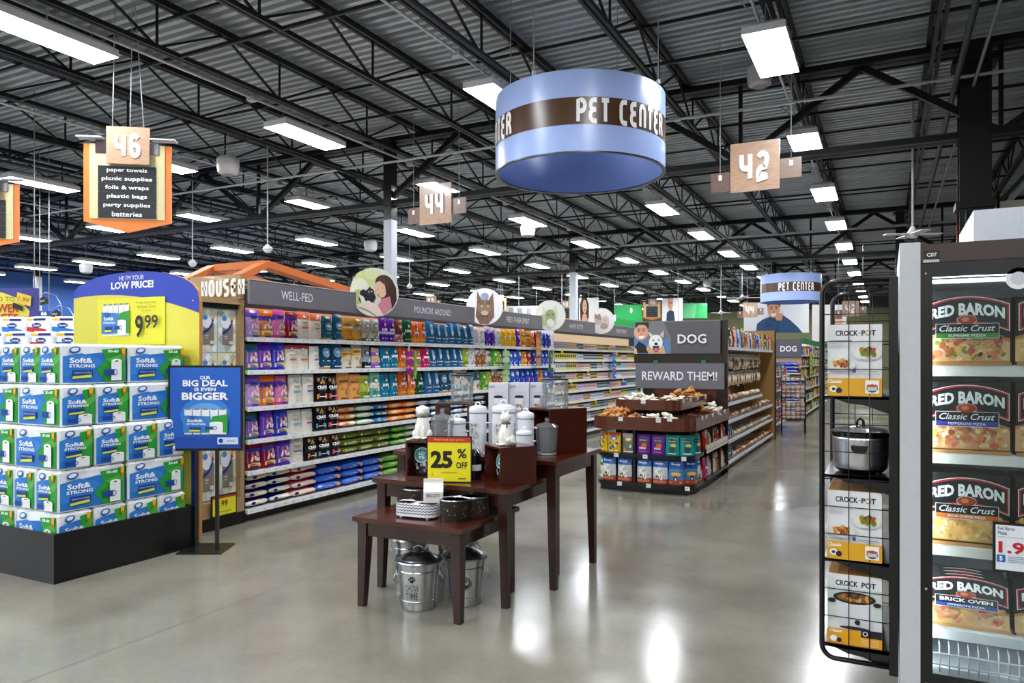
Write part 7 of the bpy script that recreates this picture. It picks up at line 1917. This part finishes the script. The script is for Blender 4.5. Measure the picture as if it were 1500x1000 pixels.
# ================================================================ WIRE SIDE RACK WITH SLOW COOKERS
RX0, RX1, RYN, RYF = -.250, .030, 3.45, 4.14
zn = lambda py: CH-(py-527)*DY(1250, RYN)/FPX
t = thing('wire_side_rack', 'tall black wire rack with rounded corners holding slow cooker boxes', 'rack', (0,0,0))
BK = '#101114'
zb, zt_ = .27, 1.885
def loop(y, x0, x1, z0, z1, rr=.055, r=.011):
    pts = []
    for cx_, cz_, a0 in ((x0+rr, z1-rr, 90), ):
        pass
    P = [(x1, y, z1)]+[(x0+rr+rr*math.cos(math.radians(90+15*k)), y, z1-rr+rr*math.sin(math.radians(90+15*k))) for k in range(7)]+[(x0+rr+rr*math.cos(math.radians(180+15*k)), y, z0+rr+rr*math.sin(math.radians(180+15*k))) for k in range(7)]+[(x1, y, z0)]
    m = MB(); m.tube(P, r, BK, 8); return m
loop(RYN, RX0+.0, RX1, zb, zt_).obj('front_loop', SATIN, t)
loop(RYF, RX0+.0, RX1, zb, zt_).obj('rear_loop', SATIN, t)
for y in (RYN, RYF):
    m = MB(); m.box(RX1-.022,RX1+.012,y-.012,y+.012,zb-.03,zt_+.01,BK); m.obj('upright_bar', SATIN, t)
    m = MB()
    for u in (.105, .185): m.tube([(RX0+u, y+.008, zb),(RX0+u, y+.008, zt_)], .0022, BK, 5)
    z = zb+.06
    while z < zt_-.02: m.tube([(RX0, y+.010, z),(RX1, y+.010, z)], .0022, BK, 5); z += .118
    o = m.obj('wire_grid', SATIN, t); 
m = MB(); m.box(RX1-.012,RX1,RYN+.012,RYF-.012,zb,zt_-.25,'#141518'); m.obj('back_plate', SATIN, t)
SH = [1.395, 1.055, .695, .325]
for z in SH:
    m = MB(); m.box(RX0+.006,RX1-.012,RYN+.012,RYF-.012,z-.012,z,'#18191c')
    m.prism([(RYN+.012,z-.012),(RYF-.012,z-.012),(RYF-.012,z+.03),(RYN+.5,z+.0),(RYN+.25,z+.012),(RYN+.012,z+.0)] if False else [(RX1-.012,z-.075),(RX1-.012,z),(RX0+.01,z),(RX0+.05,z-.012),(RX0+.10,z-.030),(RX0+.16,z-.036),(RX0+.20,z-.05)][::-1], RYN+.012, RYN+.022, '#131417', plane='xz')
    m.obj('shelf', SATIN, t)
def food_plate(p, cx, cz, rx, rz, seed):
    p.ell(cx, cz-.004, rx*1.15, rz*.95, '#d8dadc', 18); p.ell(cx, cz, rx, rz*.8, '#e9e6d4', 16); p.scatter(cx-rx*.6, cz-rz*.3, cx+rx*.6, cz+rz*.5, 22, rx*.22, ['#c8782c','#8a4a22','#6a8a2c','#d8a04a','#b8482c','#3a2418'], seed, 7)
def cooker_box(kind, label, z, h=.295):
    w, d = .212, .36
    r = thing('slow_cooker_box', label, 'appliance box', (RX0+.02+w/2, RYN+.030, z+.001), 0)
    m = MB(); m.box(-w/2,w/2,0,d,0,h,'#e8e9ea'); m.box(-w/2-.0008,w/2+.0008,-.0004,d+.001,0,.075,'#e0a526'); m.box(-w/2+.004,w/2-.004,.004,d-.004,h,h+.002,'#b8894a'); m.obj('carton_body', CARD, r)
    m = MB(); p = Print(m, front_y(0,-.001,0), .0006)
    p.rect(-w/2,0,w/2,h,'#e7e9eb')
    if kind == 'A':
        p.text('CROCK', -w*.14, h-.036, .024, '#22222a', w=w*.42, bold=.03); p.ell(w*.100, h-.036, .003, .003, '#22222a', 8); p.text('POT', w*.26, h-.036, .024, '#22222a', w=w*.26, bold=.03); p.ell(w*.245, h-.036, .010, .010, '#d8902c', 14); p.ell(w*.245, h-.036, .007, .007, '#e7e9eb', 12)
        p.rect(-w*.46,h-.070,-w*.05,h-.067,'#6a6e76'); 
        for k in range(3): p.rect(-w*.46,h-.082-.008*k,-w*.2,h-.080-.008*k,'#b4b8be')
        food_plate(p, w*.22, h-.120, .052, .032, 3); food_plate(p, -w*.24, h-.168, .050, .030, 6)
        p.rect(w*.1,h-.150,w*.4,h-.148,'#8a8e94'); p.rect(-w*.46,h-.203,-w*.2,h-.200,'#8a8e94'); p.rect(-w*.03,h-.205,w*.03,h-.193,'#2a4a9a'); p.rect(w*.06,h-.201,w*.42,h-.198,'#8a8e94')
        p.rect(-w/2,0,w/2,.076,'#dca324'); p.text('Classic', -w*.36, .062, .016, '#fff', w=w*.26, bold=.02); p.ell(-w*.38,.030,.016,.014,'#f4f4f2',12); p.ell(-w*.28,.024,.012,.012,'#22242a',12); p.ell(-w*.38,.030,.008,.007,'#3a3c44',8)
        p.rect(w*.20,.012,w*.45,.068,'#f2efe8'); p.ell(w*.325,.034,.022,.018,'#3a3a40',12); p.rect(w*.24,.024,w*.41,.042,'#c8cacc'); p.ell(w*.325,.045,.022,.006,'#b8542c',12)
    else:
        p.text('CROCK', -w*.14, h-.036, .024, '#22222a', w=w*.42, bold=.03); p.text('POT', w*.26, h-.036, .024, '#22222a', w=w*.26, bold=.03)
        p.poly([(-w/2,h-.055),(w/2,h-.055),(w/2,.13),(-w/2,.10)], '#cfdcd4')
        p.poly([(-.075,h-.098),(.078,h-.098),(.070,.088),(.05,.076),(-.045,.076),(-.066,.088)], '#dcdee2'); p.ell(0,h-.096,.083,.026,'#1b1c20',24); p.ell(0,h-.095,.068,.018,'#8a5a34',20); p.scatter(-.055,h-.106,.055,h-.084,20,.010,['#b8742c','#d89a4a','#7a3c1c','#c8b060'],5)
        p.ring(0,h-.082,.020,.014,.005,'#24262a',14); p.ell(-.088,h-.112,.016,.010,'#1b1c20',10); p.ell(.088,h-.112,.016,.010,'#1b1c20',10); p.ell(.012,.105,.011,.011,'#1b1c20',12); p.ell(0,.079,.058,.007,'#24262a',16)
        p.rect(-w/2,0,w/2,.070,'#e0a01e'); p.text('Classic', -w*.34, .060, .013, '#fff', w=w*.24, bold=.02); p.rect(w*.12,.046,w/2,.078,'#1b1c20'); p.ring(w*.2,.062,.010,.010,.003,'#f0f0f0',12); p.ell(-w*.38,.026,.015,.013,'#f4f4f2',12); p.ell(-w*.28,.022,.010,.010,'#22242a',12)
        for k in range(4): p.rect(w*.12,.012+.008*k,w*.44,.015+.008*k,'#f4d48a')
    m.obj('printed_front', CARD, r)
cooker_box('A', 'slow cooker carton on the highest shelf of the wire rack', SH[0], .305)
cooker_box('A', 'slow cooker carton with food plates below the steel slow cooker', SH[2], .290)
cooker_box('B', 'slow cooker carton picturing a filled white cooker on the lowest rack shelf', SH[3], .300)
# the steel slow cooker itself
r = thing('slow_cooker', 'steel and black oval slow cooker with glass lid in the wire rack', 'slow cooker', (-.105, RYN+.165, SH[1]+.001), 0)
m = MB(); n = 36; SX, SY = 1.0, 1.1
m.lathe([(.085,.0),(.100,.012),(.108,.022)], '#141416', n, sy=SY); m.obj('base', SATIN, r)
m = MB(); m.lathe([(.108,.022),(.112,.04),(.114,.150),(.112,.158)], '#d0d3d6', n, sy=SY, cap0=False, cap1=False); m.obj('steel_shell', METAL, r)
m = MB(); m.lathe([(.112,.156),(.121,.160),(.122,.178),(.112,.182),(.100,.180)], '#101012', n, sy=SY); m.obj('crock_rim', CERAMIC, r)
m = MB(); m.lathe([(.112,.182),(.105,.190),(.06,.200),(.001,.204)], '#ffffff', n, sy=SY); m.obj('glass_lid', JARGLASS, r)
m = MB(); m.tube([(-.014,0,.200),(-.012,0,.224),(0,0,.234),(.012,0,.224),(.014,0,.200)], .006, '#131315', 7); m.obj('lid_knob', SATIN, r)
m = MB(); m.prism([(-.034,.128),(.034,.128),(.030,.106),(.016,.094),(-.016,.094),(-.030,.106)], -.114*SY-.018, -.114*SY+.004, '#121214', plane='xz'); m.obj('front_handle', SATIN, r)
for s in (-1,1):
    m = MB(); m.lathe([(.012,-.004),(.014,0.02)], '#141416', 10, (s*.07,-.06,0)); m.obj('foot', SATIN, r)
# share nothing hidden; tidy empties
bpy.context.view_layer.update()
